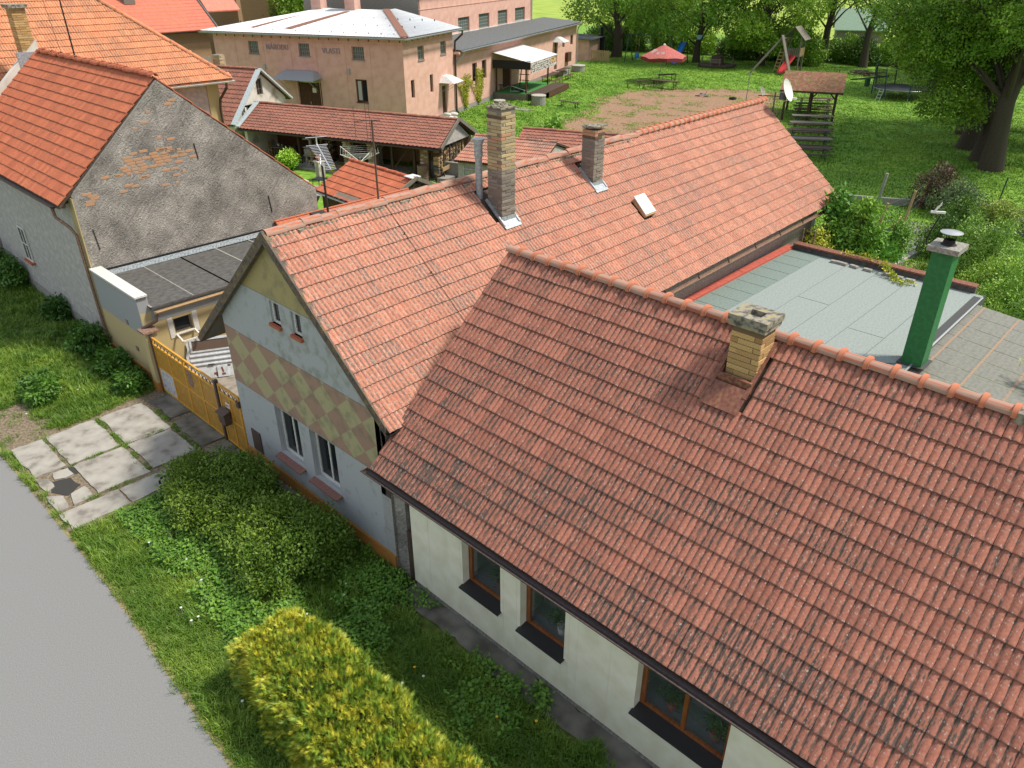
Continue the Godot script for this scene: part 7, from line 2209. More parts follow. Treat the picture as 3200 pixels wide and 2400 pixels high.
# ---------------------------------------------------------------- park with playground
func park():
	# worn clay court
	struct("clay_court", sheet(ragged([[-40.0, 44.5], [-33, 43.5], [-26, 50], [-27.5, 58], [-31, 66], [-34.5, 73.5], [-40, 71.5], [-44.5, 67.5], [-46, 62.5], [-44.5, 57.5], [-41.2, 51.5]], 0.7, 1.3, 81), 0.010), M.clay)
	# short rough grass over the park, thinning on the court
	var f := noise(0.16, 4, 83)
	var court := PackedVector2Array([Vector2(-39.2, 46), Vector2(-33, 45), Vector2(-27, 51), Vector2(-28.5, 58), Vector2(-32, 66), Vector2(-35, 72.0), Vector2(-40, 70.5), Vector2(-43.6, 67), Vector2(-45, 62.5), Vector2(-43.5, 57.8), Vector2(-40.2, 51.7)])
	var xs := []; var cs := PackedColorArray()
	for k in 52000:
		var b := 27.0 + 70.0 * pow(rng.randf(), 1.3)
		var lo := -0.14 * b - 4.0 - maxf(0, (b - 40.0)) * 0.62
		lo = minf(lo, -7.0)
		var x := R(-b * 1.18 - 2.0, lo + 14.0 + maxf(0, (b - 40) * 0.45))
		var inside := in_poly(Vector2(x, b), court)
		if inside and f.get_noise_2d(x * 1.8, b * 1.8) < 0.04 + R(-0.12, 0.2): continue
		var loc := Vector2(x + 45.45, b - 36.33).rotated(-deg_to_rad(22.5))
		if loc.x < 0.1 and loc.y > -1: continue
		var s := R(0.7, 1.5) * (0.7 if inside else 1.0)
		xs.append(Transform3D(Basis.from_euler(Vector3(0, R(0, TAU), 0)).scaled(Vector3(s * 1.5, s * R(0.7, 1.3), s * 1.5)), P(x, b)))
		var g := clampf(0.5 + f.get_noise_2d(x, b) * 0.9 + R(-0.25, 0.25), 0, 1)
		cs.append(lin(C(100, 146, 36).lerp(C(146, 180, 58), g)))
	var o := multi(self, "park_grass", tuft(12, 0.09, 0.24, 0.014, 21), M.leaf, xs, cs)
	o.set_meta("kind", "stuff")
	# trees: [x, b, height, radius, label, density, kind]
	var ca := C(86, 128, 30); var cb := C(140, 172, 50)
	var grp := "park trees"
	var list := [
		[-63.8, 86.0, 17.0, 0.62, "massive old tree with forked limbs beside the swing frame", 2200, Vector3(-1.5, 0, 0), 4.6],
		[-65.7, 98.0, 14.0, 0.30, "slender tree with dark trunk behind the swing frame", 2600, Vector3(0.8, 0, 0), 2.6],
		[-53.2, 88.4, 16.0, 0.40, "straight tree with a pale blue notice on its trunk", 2100, Vector3(0.6, 0, 0), 4.2],
		[-46.0, 91.0, 15.0, 0.36, "dense leafy tree behind the merry-go-round", 3400, Vector3(0, 0, 0), 3.0],
		[-42.2, 99.0, 16.0, 0.48, "bare-branched tree behind the play tower", 480, Vector3(1.2, 0, 0), 6.5],
		[-36.6, 97.3, 16.0, 0.42, "leaning tree beside the pile of cut branches", 700, Vector3(2.2, 0, 0), 6.5],
		[-24.6, 84.0, 14.0, 0.42, "spreading tree rising behind the trampoline", 2000, Vector3(0.6, 0, 0), 3.8],
		[-15.7, 63.9, 15.0, 0.48, "tree leaning over the lawn at the end of the tree row", 3400, Vector3(0.4, 0, 0), 6.6],
		[-13.9, 59.1, 16.0, 0.60, "thick leaning tree in the middle of the tree row", 3400, Vector3(0.6, 0, 0.3), 7.0],
		[-11.3, 53.4, 17.0, 0.58, "massive tree with flared roots at the lawn", 3600, Vector3(0.8, 0, 0.4), 7.4],
		[-12.4, 55.8, 16.0, 0.50, "dark trunk close behind the massive tree with flared roots", 3000, Vector3(0.6, 0, 0), 7.4],
		[-12.2, 68.2, 15.0, 0.42, "tree in the shade behind the tree row", 1500, Vector3(0.8, 0, 0), 5.6],
		[-9.2, 62.5, 15.0, 0.5, "tree at the edge of the park behind the massive one", 1500, Vector3(1.2, 0, 0), 5.6],
		[-75, 104, 14.0, 0.26, "young pale green tree behind the hall wing", 1500, Vector3(0, 0, 0), 2.0],
		[-69.0, 110, 13.0, 0.24, "young pale green tree at the meadow edge behind the hall", 1200, Vector3(0, 0, 0), 1.6]]
	# boughs that hang out over the lawn, as places in the air
	var boughs := [[-17.8, 50.8, 8.4], [-16.7, 51.8, 7.3], [-16.4, 52.2, 8.1], [-15.4, 53.1, 6.6], [-14.9, 53.6, 7.8], [-14.0, 54.5, 6.4], [-13.7, 54.8, 8.1], [-12.6, 55.8, 6.6], [-15.4, 53.1, 5.1], [-14.4, 54.1, 5.0], [-13.2, 55.2, 5.0], [-14.8, 53.7, 3.7], [-13.8, 54.7, 3.5], [-14.4, 54.1, 2.8], [-12.5, 55.9, 7.8], [-16.3, 52.3, 6.2], [-10.6, 52.0, 8.6], [-11.6, 51.2, 7.4], [-9.6, 53.2, 7.2], [-12.6, 51.6, 8.8]]
	var fine := clump(15, 0.36, 0.17, 0.10, 7)
	var big := clump(11, 0.46, 0.27, 0.16, 27)
	for i in list.size():
		var a = list[i]
		var lobes := []
		var nl := 15
		for k in nl:
			var ang := k * 2.4 + i
			var q := k / float(nl - 1)
			var rad: float = a[2] * 0.30 * sin(PI * (0.25 + 0.7 * q)) * R(0.75, 1.15)
			var sz: float = a[2] * R(0.10, 0.145)
			var cy: float = a[7] + (a[2] - a[7] - sz * 0.5) * q
			lobes.append([Vector3(cos(ang) * rad, cy, sin(ang) * rad) + a[6] * q, Vector3(sz * 1.25, sz * 0.72, sz * 1.25)])
		var near := i >= 7 and i <= 10
		if near:
			for k in boughs.size():
				if k % 4 == i - 7: lobes.append([P(boughs[k][0], boughs[k][1], boughs[k][2]) - P(a[0], a[1]), Vector3(1.75, 1.0, 1.75)])
		if i == 3 or i == 6:
			for k in 5:
				var ang := 0.9 + k * 0.75
				lobes.append([Vector3(-cos(ang) * a[2] * 0.2, a[7] * R(0.85, 1.15), sin(ang) * a[2] * 0.2), Vector3(2.0, 1.0, 1.9)])
		var light := i >= 13
		tree("park_tree", a[4], P(a[0], a[1]), a[2], a[3], lobes, a[5], ca if not light else C(120, 156, 44), cb if not light else C(170, 192, 72), grp, a[6], fine if near else big)
	tree("yard_tree", "leafy tree rising behind the bare brick barn and the hall roof", P(-75.2, 46.6), 11.0, 0.3, [[Vector3(0, 5, 0), Vector3(2.4, 2, 2.4)], [Vector3(1.5, 7, 0), Vector3(2.2, 1.8, 2.2)], [Vector3(-1.6, 7.5, 0.5), Vector3(2.2, 1.8, 2.2)], [Vector3(0, 9.2, 0), Vector3(2.2, 1.6, 2.2)], [Vector3(2.6, 5.4, 0), Vector3(1.8, 1.6, 1.8)]], 900, ca, cb, grp, Vector3.ZERO, big)
	# belt of shrubs along the back fence
	var sm := clump(10, 0.42, 0.26, 0.14, 17)
	var names := ["dark shrub behind the black barrel stove", "dark hawthorn shrub under the swing frame tree", "shrub behind the swing frame", "shrub between the swing and the blue slide", "shrub behind the merry-go-round", "dark shrub beside the merry-go-round", "shrub behind the play tower ladder", "bright shrub behind the play tower", "shrub under the bare-branched tree", "shrub beside the leaning tree", "shrub before the green-roofed hut", "shrub behind the pile of branches", "shrub behind the trampoline", "shrub at the far end of the belt", "tall shrub in the shade of the tree row", "shrub at the park edge beyond the twin-stemmed tree"]
	var sx := [[-70.5, 92], [-67.5, 94], [-62, 96], [-58, 97], [-51.5, 95], [-49.0, 96.5], [-46.0, 97.5], [-42.5, 95], [-40, 101], [-38.0, 100], [-34.0, 102], [-30, 100], [-24.5, 98], [-18, 96], [-12, 82], [-7, 72]]
	for i in sx.size():
		var h := R(2.0, 3.1)
		var dk := i in [0, 1, 4, 5, 6, 9, 12]
		bush("belt_shrub", names[i], P(sx[i][0], sx[i][1]), [[Vector3(-1.2, h * 0.5, 0), Vector3(1.7, h * 0.55, 1.4)], [Vector3(1.0, h * 0.45, 0.3), Vector3(1.6, h * 0.5, 1.4)], [Vector3(0, h * 0.75, -0.4), Vector3(1.3, h * 0.45, 1.1)]], 700, C(66, 100, 28) if dk else C(98, 140, 38), C(100, 132, 40) if dk else C(152, 182, 60), sm, "shrubs along the back of the park")
	# hut with a green roof in the meadow
	var hu := thing("meadow_hut", "small hut with pale green sheet roof in the meadow beyond the trees", "hut", P(-49.5, 128), 26)
	boxpart(hu, "wall", Vector3(-3.4, 0, -2.2), Vector3(3.4, 2.0, 2.0), M.wood_grey)
	var hg := MB.new()
	hg.prism([Vector3(-3.8, 1.8, 2.6), Vector3(3.8, 1.8, 2.6), Vector3(3.8, 4.6, 0), Vector3(-3.8, 4.6, 0)], Vector3(0, -0.1, 0)); hg.prism([Vector3(-3.8, 4.6, 0), Vector3(3.8, 4.6, 0), Vector3(3.8, 1.8, -2.6), Vector3(-3.8, 1.8, -2.6)], Vector3(0, -0.1, 0))
	part(hu, "roof", hg, tinted(C(146, 170, 150), 2.0))
	# shed annex, bins and pallet fence at the wing's end
	var ax := thing("pink_annex", "low pink lean-to annex with felt roof at the end of the wing", "shed", P(-64.8, 80.0), 22.5)
	boxpart(ax, "wall", Vector3(-4, 0, -5), Vector3(1.0, 2.4, 0), M.pink)
	var ag := MB.new(); ag.prism([Vector3(-4.3, 2.75, 0.4), Vector3(1.5, 2.45, 0.4), Vector3(1.5, 2.45, -5.4), Vector3(-4.3, 2.75, -5.4)], Vector3(0, -0.08, 0))
	part(ax, "roof", ag, M.felt_hall)
	var pf := thing("pallet_fence", "small yellow-brown slat fence beside the pink annex", "fence", P(-63.4, 80.3), 22.5)
	for k in 9: boxpart(pf, "slat", Vector3(k * 0.26, 0.05, 0), Vector3(k * 0.26 + 0.2, 1.3, 0.04), M.wood_light)
	for y in [0.3, 1.0]: boxpart(pf, "rail", Vector3(0, y, -0.05), Vector3(2.4, y + 0.1, -0.005), M.wood_light)
	var sv := thing("barrel_stove", "tall black cylindrical stove with flue in the park corner", "stove", P(-66.0, 85.5))
	var sg := MB.new(); sg.lathe(Vector3.ZERO, [[0.55, 0.0], [0.55, 2.4], [0.4, 2.55], [0.0, 2.6]], 16)
	part(sv, "body", sg, M.black)
	var s3 := MB.new(); s3.tube(Vector3(0.1, 2.5, 0), Vector3(0.1, 3.5, 0), 0.18, 0.18, 10)
	part(sv, "flue", s3, M.black)
	# benches and tables near the stage
	var bl := [[-55.0, 63.0, 112, 4.0, "dark table on the grass beside the stage", true], [-56.9, 67.3, 112, 3.0, "dark table nearer the far door of the wing", true], [-53.6, 62.6, 112, 3.0, "dark bench in front of the table beside the stage", false], [-54.9, 66.0, 112, 2.2, "dark bench in front of the far door table", false], [-43.9, 52.9, 0, 2.2, "lone bench on the grass by the worn court", false], [-46.3, 65.6, 30, 1.6, "small bench standing apart near the umbrella tables", false], [-46.8, 68.5, 70, 2.6, "dark bench pushed against the umbrella table", false], [-46.4, 71.6, 70, 2.2, "dark table under the faded umbrella", true], [-44.4, 66.1, 5, 2.8, "bench with a worn pale seat at the court edge", false], [-44.0, 67.6, 8, 3.0, "dark table at the court edge under the umbrella", true], [-44.9, 69.4, -12, 2.8, "dark bench between umbrella pole and court", false], [-35.4, 90.5, 40, 2.4, "grey plank bench by the pile of branches", false]]
	for b in bl:
		if b[5]: make_table("park_table", b[4], P(b[0], b[1]), b[2], b[3], "loose tables in the park")
		else: make_bench("park_bench", b[4], P(b[0], b[1]), b[2], b[3], "loose benches in the park")
	# faded red umbrella
	var um := thing("parasol", "large faded red square parasol with worn lettering panel", "parasol", P(-47.3, 71.3), 20)
	var ug := MB.new(); ug.tube(Vector3(0, 0, 0), Vector3(0.35, 3.3, 0), 0.035, 0.035, 8)
	part(um, "pole", ug, M.steel)
	var uc := MB.new()
	var ap := Vector3(0.35, 3.55, 0)
	var rim := []
	for k in 8:
		var an := TAU * k / 8 + PI / 8
		var r := 2.35 if k % 1 == 0 else 2.0
		rim.append(Vector3(0.35 + cos(an) * r, 2.35 + (0.1 if k % 2 else 0.0), sin(an) * r))
	for k in 8:
		var a: Vector3 = rim[k]; var b: Vector3 = rim[(k + 1) % 8]
		var m := (a + b) * 0.5 + Vector3(0, 0.06, 0)
		uc.tri(ap, b, m); uc.tri(ap, m, a)
	part(um, "canopy", uc, M.umbrella)
	var uv := MB.new()
	for k in 8:
		var a: Vector3 = rim[k]; var b: Vector3 = rim[(k + 1) % 8]
		uv.q(b + Vector3(0, -0.32, 0), a + Vector3(0, -0.32, 0), a, b)
	part(um, "valance", uv, plain(C(120, 44, 46), 0.9))
	var lp := MB.new()
	var c0: Vector3 = (rim[1] + rim[2]) * 0.5
	for s in range(-4, 5):
		var a: Vector3 = (rim[1] as Vector3).lerp(rim[2], 0.5 + s * 0.075)
		var q := a.lerp(ap, 0.30) + Vector3(0, 0.03, 0); var q2 := a.lerp(ap, 0.46) + Vector3(0, 0.03, 0)
		var w: Vector3 = (rim[2] - rim[1]).normalized() * 0.055
		lp.q(q - w, q + w, q2 + w, q2 - w)
	part(um, "lettering_panel", lp, plain(C(168, 150, 140), 0.9))
	var em := MB.new()
	var e0: Vector3 = (rim[2] + rim[3]) * 0.5
	for k in 4:
		var q: Vector3 = (e0 as Vector3).lerp(ap, 0.32 + 0.07 * k) + Vector3(0, 0.035, 0)
		var w: Vector3 = (rim[3] - rim[2]).normalized() * (0.18 + 0.05 * k)
		var u: Vector3 = (ap - (e0 as Vector3)).normalized() * 0.12
		em.q(q - w, q + w, q + w * 1.2 + u, q - w * 1.2 + u)
	part(um, "emblem_patch", em, plain(C(186, 168, 160), 0.9))
	var tp := MB.new(); tp.lathe(Vector3(0.35, 3.5, 0), [[0.14, 0.0], [0.1, 0.1], [0.0, 0.14]], 10)
	part(um, "finial", tp, M.white_plastic)
	# swing frame
	var sw := thing("swing_frame", "tall green tubular swing frame with a blue baby seat", "swing", P(-59.6, 82.8), 8)
	var fg := MB.new()
	for x in [0.0, 5.6]:
		fg.pipe([Vector3(x, 0, 0.9), Vector3(x, 3.0, 0.1), Vector3(x, 3.15, 0)], [0.06, 0.06, 0.06], 8); fg.pipe([Vector3(x, 0, -1.3), Vector3(x, 3.0, -0.1), Vector3(x, 3.15, 0)], [0.06, 0.06, 0.06], 8)
	fg.tube(Vector3(0, 3.15, 0), Vector3(5.6, 3.15, 0), 0.06, 0.06, 8)
	part(sw, "frame", fg, M.green_iron)
	for k in 3:
		var x := 1.2 + k * 1.5
		var rp := MB.new(); rp.tube(Vector3(x - 0.2, 0.7, 0), Vector3(x - 0.2, 3.1, 0), 0.015, 0.015, 5); rp.tube(Vector3(x + 0.2, 0.7, 0), Vector3(x + 0.2, 3.1, 0), 0.015, 0.015, 5)
		part(sw, "ropes", rp, M.wood_light)
		var stt := MB.new()
		if k == 0: stt.lathe(Vector3(x, 0.5, 0), [[0.0, 0.0], [0.22, 0.02], [0.28, 0.3], [0.26, 0.6], [0.22, 0.58], [0.2, 0.15], [0.0, 0.12]], 12)
		else: stt.bx(Vector3(x - 0.25, 0.66, -0.1), Vector3(x + 0.25, 0.7, 0.1))
		part(sw, "seat", stt, plain(C(40, 120, 200), 0.5) if k == 0 else M.wood_dark)
	# blue slide
	var bsl := thing("blue_slide", "blue chute slide with wooden ladder beyond the umbrella", "slide", P(-53.6, 85.6), 15)
	var sg2 := MB.new()
	sg2.bar(Vector3(-0.4, 0.2, 1.9), Vector3(0, 2.4, 0), 0.6, 0.05); sg2.bar(Vector3(-0.7, 0.3, 1.9), Vector3(-0.3, 2.5, 0), 0.05, 0.2); sg2.bar(Vector3(-0.1, 0.3, 1.9), Vector3(0.3, 2.5, 0), 0.05, 0.2)
	part(bsl, "chute", sg2, plain(C(40, 116, 196), 0.4))
	var ld := MB.new()
	for x in [-0.3, 0.35]: ld.bar(Vector3(x, 0, -1.1), Vector3(x, 3.1, 0.0), 0.08, 0.08)
	for k in 6: ld.bar(Vector3(-0.3, 0.35 + k * 0.4, -1.0 + k * 0.14), Vector3(0.35, 0.35 + k * 0.4, -1.0 + k * 0.14), 0.06, 0.06)
	part(bsl, "ladder", ld, M.wood_brown)
	# notice on the tree
	solo("tree_notice", MB.new_box(Transform3D(), Vector3(0.75, 0.5, 0.03)), plain(C(150, 196, 220), 0.6), "pale blue notice board nailed to a tree trunk", "sign", P(-52.75, 87.7, 2.9), 35)
	# merry-go-round
	var mg := thing("merry_go_round", "dark wooden merry-go-round with slatted seats", "merry-go-round", P(-49.2, 86.2))
	var mp := MB.new(); mp.lathe(Vector3.ZERO, [[0.0, 0.1], [2.2, 0.1], [2.2, 0.28], [0.0, 0.3]], 10)
	part(mg, "platform", mp, M.wood_dark)
	var mc := MB.new(); mc.lathe(Vector3(0, 0.3, 0), [[0.8, 0.0], [0.65, 0.9], [0.12, 1.1], [0.1, 1.7], [0.0, 1.75]], 12)
	part(mg, "hub", mc, M.wood_dark)
	for k in 4:
		var sg4 := MB.new()
		var d := Basis().rotated(Vector3.UP, k * PI / 2 + 0.4)
		for q in 3: sg4.ob(Transform3D(d, d * Vector3(0, 0.65 + q * 0.17, 1.75)), Vector3(1.3, 0.07, 0.04))
		for s in [-0.5, 0.5]: sg4.ob(Transform3D(d, d * Vector3(s, 0.65, 1.78)), Vector3(0.06, 0.8, 0.05))
		part(mg, "seat_back", sg4, M.wood_grey)
	# play tower
	var pt := thing("play_tower", "wooden play tower with gabled roof, red slide and swing beam", "play tower", P(-40.6, 87.6), 10)
	for p in [[-0.8, -0.8], [0.8, -0.8], [-0.8, 0.8], [0.8, 0.8]]: boxpart(pt, "post", Vector3(p[0] - 0.07, 0, p[1] - 0.07), Vector3(p[0] + 0.07, 3.7, p[1] + 0.07), M.wood_grey)
	for k in 8: boxpart(pt, "floor_plank", Vector3(-0.9, 1.7, -0.9 + k * 0.225), Vector3(0.9, 1.76, -0.9 + k * 0.225 + 0.21), M.wood_grey)
	for k in 9: boxpart(pt, "rail_slat", Vector3(-0.85 + k * 0.2, 1.8, 0.86), Vector3(-0.73 + k * 0.2, 2.6, 0.89), M.wood_grey)
	for k in 9: boxpart(pt, "rail_slat", Vector3(0.86, 1.8, -0.85 + k * 0.2), Vector3(0.89, 2.6, -0.73 + k * 0.2), M.wood_light)
	for s in [-1, 1]:
		for k in 6:
			var g := MB.new()
			var q0 := k / 6.0; var q1 := (k + 0.94) / 6.0
			g.prism([Vector3(s * 1.3 * (1 - q0), 3.4 + 1.3 * q0, 1.2), Vector3(s * 1.3 * (1 - q1), 3.4 + 1.3 * q1, 1.2), Vector3(s * 1.3 * (1 - q1), 3.4 + 1.3 * q1, -1.2), Vector3(s * 1.3 * (1 - q0), 3.4 + 1.3 * q0, -1.2)], Vector3(0, 0.04, 0))
			part(pt, "roof_plank", g, M.wood_grey)
	var rs := MB.new(); rs.bar(Vector3(-0.3, 0.2, 3.3), Vector3(0.2, 1.75, 0.9), 0.55, 0.06); rs.bar(Vector3(-0.6, 0.3, 3.3), Vector3(-0.1, 1.9, 0.9), 0.06, 0.2); rs.bar(Vector3(0.0, 0.3, 3.3), Vector3(0.5, 1.9, 0.9), 0.06, 0.2)
	part(pt, "slide", rs, plain(C(190, 60, 62), 0.5))
	var ld2 := MB.new()
	for x in [-1.7, -1.2]: ld2.bar(Vector3(x, 0, 1.0), Vector3(x + 0.35, 2.4, 0.5), 0.07, 0.07)
	for k in 6: ld2.bar(Vector3(-1.65 + k * 0.05, 0.3 + k * 0.35, 0.95 - k * 0.07), Vector3(-1.15 + k * 0.05, 0.3 + k * 0.35, 0.95 - k * 0.07), 0.08, 0.08)
	part(pt, "ladder", ld2, M.wood_light)
	var bm := MB.new(); bm.bar(Vector3(-3.4, 0, 4.2), Vector3(-1.0, 3.6, 2.0), 0.16, 0.16); bm.bar(Vector3(0.9, 0.0, 3.4), Vector3(-1.0, 3.9, 1.9), 0.3, 0.12); bm.bar(Vector3(-1.0, 3.6, 2.1), Vector3(-0.2, 3.6, 0.3), 0.14, 0.14)
	part(pt, "swing_beam", bm, M.wood_grey)
	# pavilion with mossy red roof over rows of picnic tables
	var pv := thing("pavilion", "open timber pavilion with mossy dark red roof over picnic tables", "pavilion", P(-27.9, 60.0), 22)
	for p in [[0.0, 0.0], [3.7, 0.0], [0.0, -5.0], [3.7, -5.0], [1.85, 0.0], [1.85, -5.0]]:
		boxpart(pv, "post", Vector3(p[0] - 0.09, 0, p[1] - 0.09), Vector3(p[0] + 0.09, 2.3, p[1] + 0.09), M.wood_dark)
		var g := MB.new(); g.bar(Vector3(p[0], 1.7, p[1]), Vector3(p[0] + (0.6 if p[0] < 3 else -0.6), 2.3, p[1]), 0.09, 0.09)
		part(pv, "brace", g, M.wood_dark)
	for z in [0.0, -5.0]: boxpart(pv, "plate", Vector3(-0.4, 2.3, z - 0.08), Vector3(4.1, 2.45, z + 0.08), M.wood_dark)
	var rg := MB.new()
	rg.prism([Vector3(-0.45, 2.32, 0.6), Vector3(4.15, 2.32, 0.6), Vector3(4.15, 3.4, -2.5), Vector3(-0.45, 3.4, -2.5)], Vector3(0, -0.08, 0))
	var r2 := MB.new()
	r2.prism([Vector3(-0.45, 3.4, -2.5), Vector3(4.15, 3.4, -2.5), Vector3(4.15, 2.32, -5.6), Vector3(-0.45, 2.32, -5.6)], Vector3(0, -0.08, 0))
	part(pv, "roof_slope", rg, M.moss_red); part(pv, "roof_slope", r2, M.moss_red)
	boxpart(pv, "eaves_board", Vector3(-0.45, 2.2, 0.60), Vector3(4.15, 2.34, 0.63), M.wood_dark)
	var tnames := ["first picnic table inside the pavilion by its far posts", "second picnic table inside the pavilion", "third picnic table inside the pavilion", "picnic table under the front eaves of the pavilion", "first picnic table in the open before the pavilion", "second picnic table in the open before the pavilion", "third picnic table in the open before the pavilion", "fourth picnic table in the open, behind the orange roof verge"]
	for k in 8:
		var q := k / 7.0
		var tb := thing("picnic_table", tnames[k], "picnic table", P(lerpf(-28.7, -20.6, q), lerpf(67.6, 48.6, q)), 33, "picnic tables in a row")
		for i in 3: boxpart(tb, "top_plank", Vector3(-1.5, 0.72, -0.36 + i * 0.24), Vector3(1.5, 0.76, -0.36 + i * 0.24 + 0.23), M.wood_grey if k in [3, 4, 6] else M.wood_dark)
		for s in [-1, 1]: boxpart(tb, "seat_plank", Vector3(-1.5, 0.43, s * 0.75 - 0.13), Vector3(1.5, 0.47, s * 0.75 + 0.13), M.wood_dark)
		for s in [-1, 1]:
			var g := MB.new()
			g.bar(Vector3(s * 1.1, 0.42, -0.75), Vector3(s * 1.1, 0.42, 0.75), 0.05, 0.05); g.bar(Vector3(s * 1.1, 0, -0.6), Vector3(s * 1.1, 0.72, -0.25), 0.05, 0.05); g.bar(Vector3(s * 1.1, 0, 0.6), Vector3(s * 1.1, 0.72, 0.25), 0.05, 0.05)
			part(tb, "leg_frame", g, M.green_iron)
	# trampoline with safety net
	var tp2 := thing("trampoline", "round trampoline with sagging safety net and small ladder", "trampoline", P(-25.2, 77.8))
	var R0 := 2.45
	var mt := MB.new(); mt.lathe(Vector3(0, 0.85, 0), [[0.0, 0.0], [R0 * 0.88, 0.02]], 28)
	part(tp2, "mat", mt, plain(C(66, 70, 78), 0.7))
	var rm := MB.new()
	var rp2 := []; var rr2 := []
	for k in 29:
		rp2.append(Vector3(cos(TAU * k / 28) * R0, 0.88, sin(TAU * k / 28) * R0)); rr2.append(0.045)
	rm.pipe(rp2, rr2, 6, false)
	part(tp2, "rim", rm, M.steel)
	var pd := MB.new(); pd.lathe(Vector3(0, 0.9, 0), [[R0 * 0.88, 0.0], [R0 * 1.02, 0.0]], 28)
	part(tp2, "pad", pd, plain(C(30, 52, 70), 0.8))
	for k in 8:
		var d := Vector3(cos(TAU * k / 8 + 0.2), 0, sin(TAU * k / 8 + 0.2))
		var lg := MB.new(); lg.tube(d * R0 * 1.02, d * R0 + Vector3(0, 0.88, 0), 0.03, 0.03, 6)
		part(tp2, "leg", lg, M.steel)
		var po := MB.new(); po.tube(d * R0 * 1.04 + Vector3(0, 0.3, 0), d * R0 * (1.04 + 0.12 * (k % 3)) + Vector3(0, 2.75 - 0.12 * (k % 2), 0), 0.05, 0.05, 8)
		part(tp2, "net_pole", po, plain(C(24, 60, 84), 0.7))
	var nt := MB.new(); nt.lathe(Vector3(0, 0.92, 0), [[R0, 0.0], [R0 * 1.03, 0.9], [R0 * 1.08, 1.7]], 24)
	part(tp2, "net", nt, M.net)
	var tl := MB.new()
	for x in [-0.18, 0.18]: tl.tube(Vector3(-0.9 + x, 0, 3.0), Vector3(-0.9 + x * 0.9, 0.9, 2.4), 0.02, 0.02, 6)
	for k in 3: tl.bar(Vector3(-1.08, 0.22 + k * 0.25, 2.85 - k * 0.17), Vector3(-0.72, 0.22 + k * 0.25, 2.85 - k * 0.17), 0.04, 0.06)
	part(tp2, "ladder", tl, M.alu)
	# seesaw
	var se := thing("seesaw", "long dark green seesaw beam on a post beside the trampoline", "seesaw", P(-30.2, 82.8), -38)
	var sb := MB.new(); sb.bar(Vector3(-3.0, 0.25, 0), Vector3(3.2, 1.35, 0), 0.22, 0.14)
	part(se, "beam", sb, M.green_iron)
	boxpart(se, "post", Vector3(-0.18, 0, -0.18), Vector3(0.18, 0.72, 0.18), M.green_iron)
	# child's bicycle lying down, tyre, pole, branches
	var bi := thing("child_bicycle", "small blue child's bicycle lying on the worn court", "bicycle", P(-38.6, 65.6, 0.02), 20)
	for x in [-0.4, 0.4]:
		var wv := MB.new()
		var wp := []; var wr2 := []
		for k in 17:
			wp.append(Vector3(x + cos(TAU * k / 16) * 0.22, 0.08 + sin(TAU * k / 16) * 0.05, sin(TAU * k / 16) * 0.22)); wr2.append(0.022)
		wv.pipe(wp, wr2, 5, false)
		for k in 5: wv.tube(Vector3(x, 0.08, 0), wp[k * 3], 0.004, 0.004, 4)
		part(bi, "wheel", wv, M.black)
	var bfm := MB.new()
	bfm.pipe([Vector3(-0.4, 0.1, 0), Vector3(-0.1, 0.2, -0.2), Vector3(0.3, 0.25, -0.25), Vector3(0.4, 0.1, 0)], [0.022, 0.022, 0.022, 0.022], 6); bfm.tube(Vector3(-0.1, 0.2, -0.2), Vector3(0.0, 0.12, 0.1), 0.02, 0.02, 6); bfm.tube(Vector3(0.0, 0.12, 0.1), Vector3(0.33, 0.2, -0.2), 0.02, 0.02, 6)
	part(bi, "frame", bfm, plain(C(60, 88, 160), 0.4))
	var hb := MB.new(); hb.pipe([Vector3(0.2, 0.1, -0.42), Vector3(0.3, 0.3, -0.33), Vector3(0.38, 0.5, -0.3)], [0.014, 0.014, 0.014], 6); hb.ob(Transform3D(Basis(), Vector3(-0.14, 0.24, -0.3)), Vector3(0.2, 0.06, 0.1))
	part(bi, "handlebar", hb, M.black)
	var ty := MB.new(); ty.lathe(Vector3.ZERO, [[0.18, 0.02], [0.31, 0.0], [0.34, 0.09], [0.31, 0.18], [0.18, 0.16], [0.16, 0.09], [0.18, 0.02]], 20)
	solo("rubber_ring", ty, M.black, "old black car tyre lying on the worn court", "tyre", P(-35.8, 66.3, 0.012))
	var po2 := MB.new(); po2.tube(Vector3.ZERO, Vector3(0.05, 2.5, 0), 0.04, 0.04, 8); po2.tube(Vector3(0.05, 2.5, 0), Vector3(0.05, 2.53, 0), 0.06, 0.06, 8)
	solo("grey_pole", po2, M.steel, "plain grey steel pole at the court behind the dishes", "pole", P(-33.7, 64.8))
	var bp := thing("branch_pile", "pile of cut branches on the lawn beside the seesaw", "branches", P(-33.2, 90.5))
	for k in 34:
		var g := MB.new()
		var a := R(0, TAU); var d := Vector3(cos(a), R(-0.1, 0.15), sin(a) * 0.6) * R(0.5, 1.6)
		var c := Vector3(R(-1.2, 1.2), R(0.1, 0.5), R(-0.8, 0.8))
		g.pipe([c - d, c, c + d], [0.05, 0.04, 0.015], 5, false)
		part(bp, "branch", g, M.bark)
	solo("sand_patch", sheet(ragged([[-57.9, 81.6], [-56.9, 82.4], [-57.4, 83.0], [-58.4, 82.2]], 0.2, 0.2, 93), 0.03), M.concrete, "pale cloth lying under the swing frame", "cloth")
	# saplings between sheds and court
	bush("sapling", "light green sapling behind the brown tile shed", P(-34.3, 39.6), [[Vector3(0, 0.9, 0), Vector3(0.75, 0.9, 0.6)], [Vector3(0.3, 1.5, 0), Vector3(0.4, 0.6, 0.4)]], 260, C(96, 146, 44), C(150, 190, 80), clump(8, 0.2, 0.16, 0.08, 22), "young shrubs before the court", "sapling")
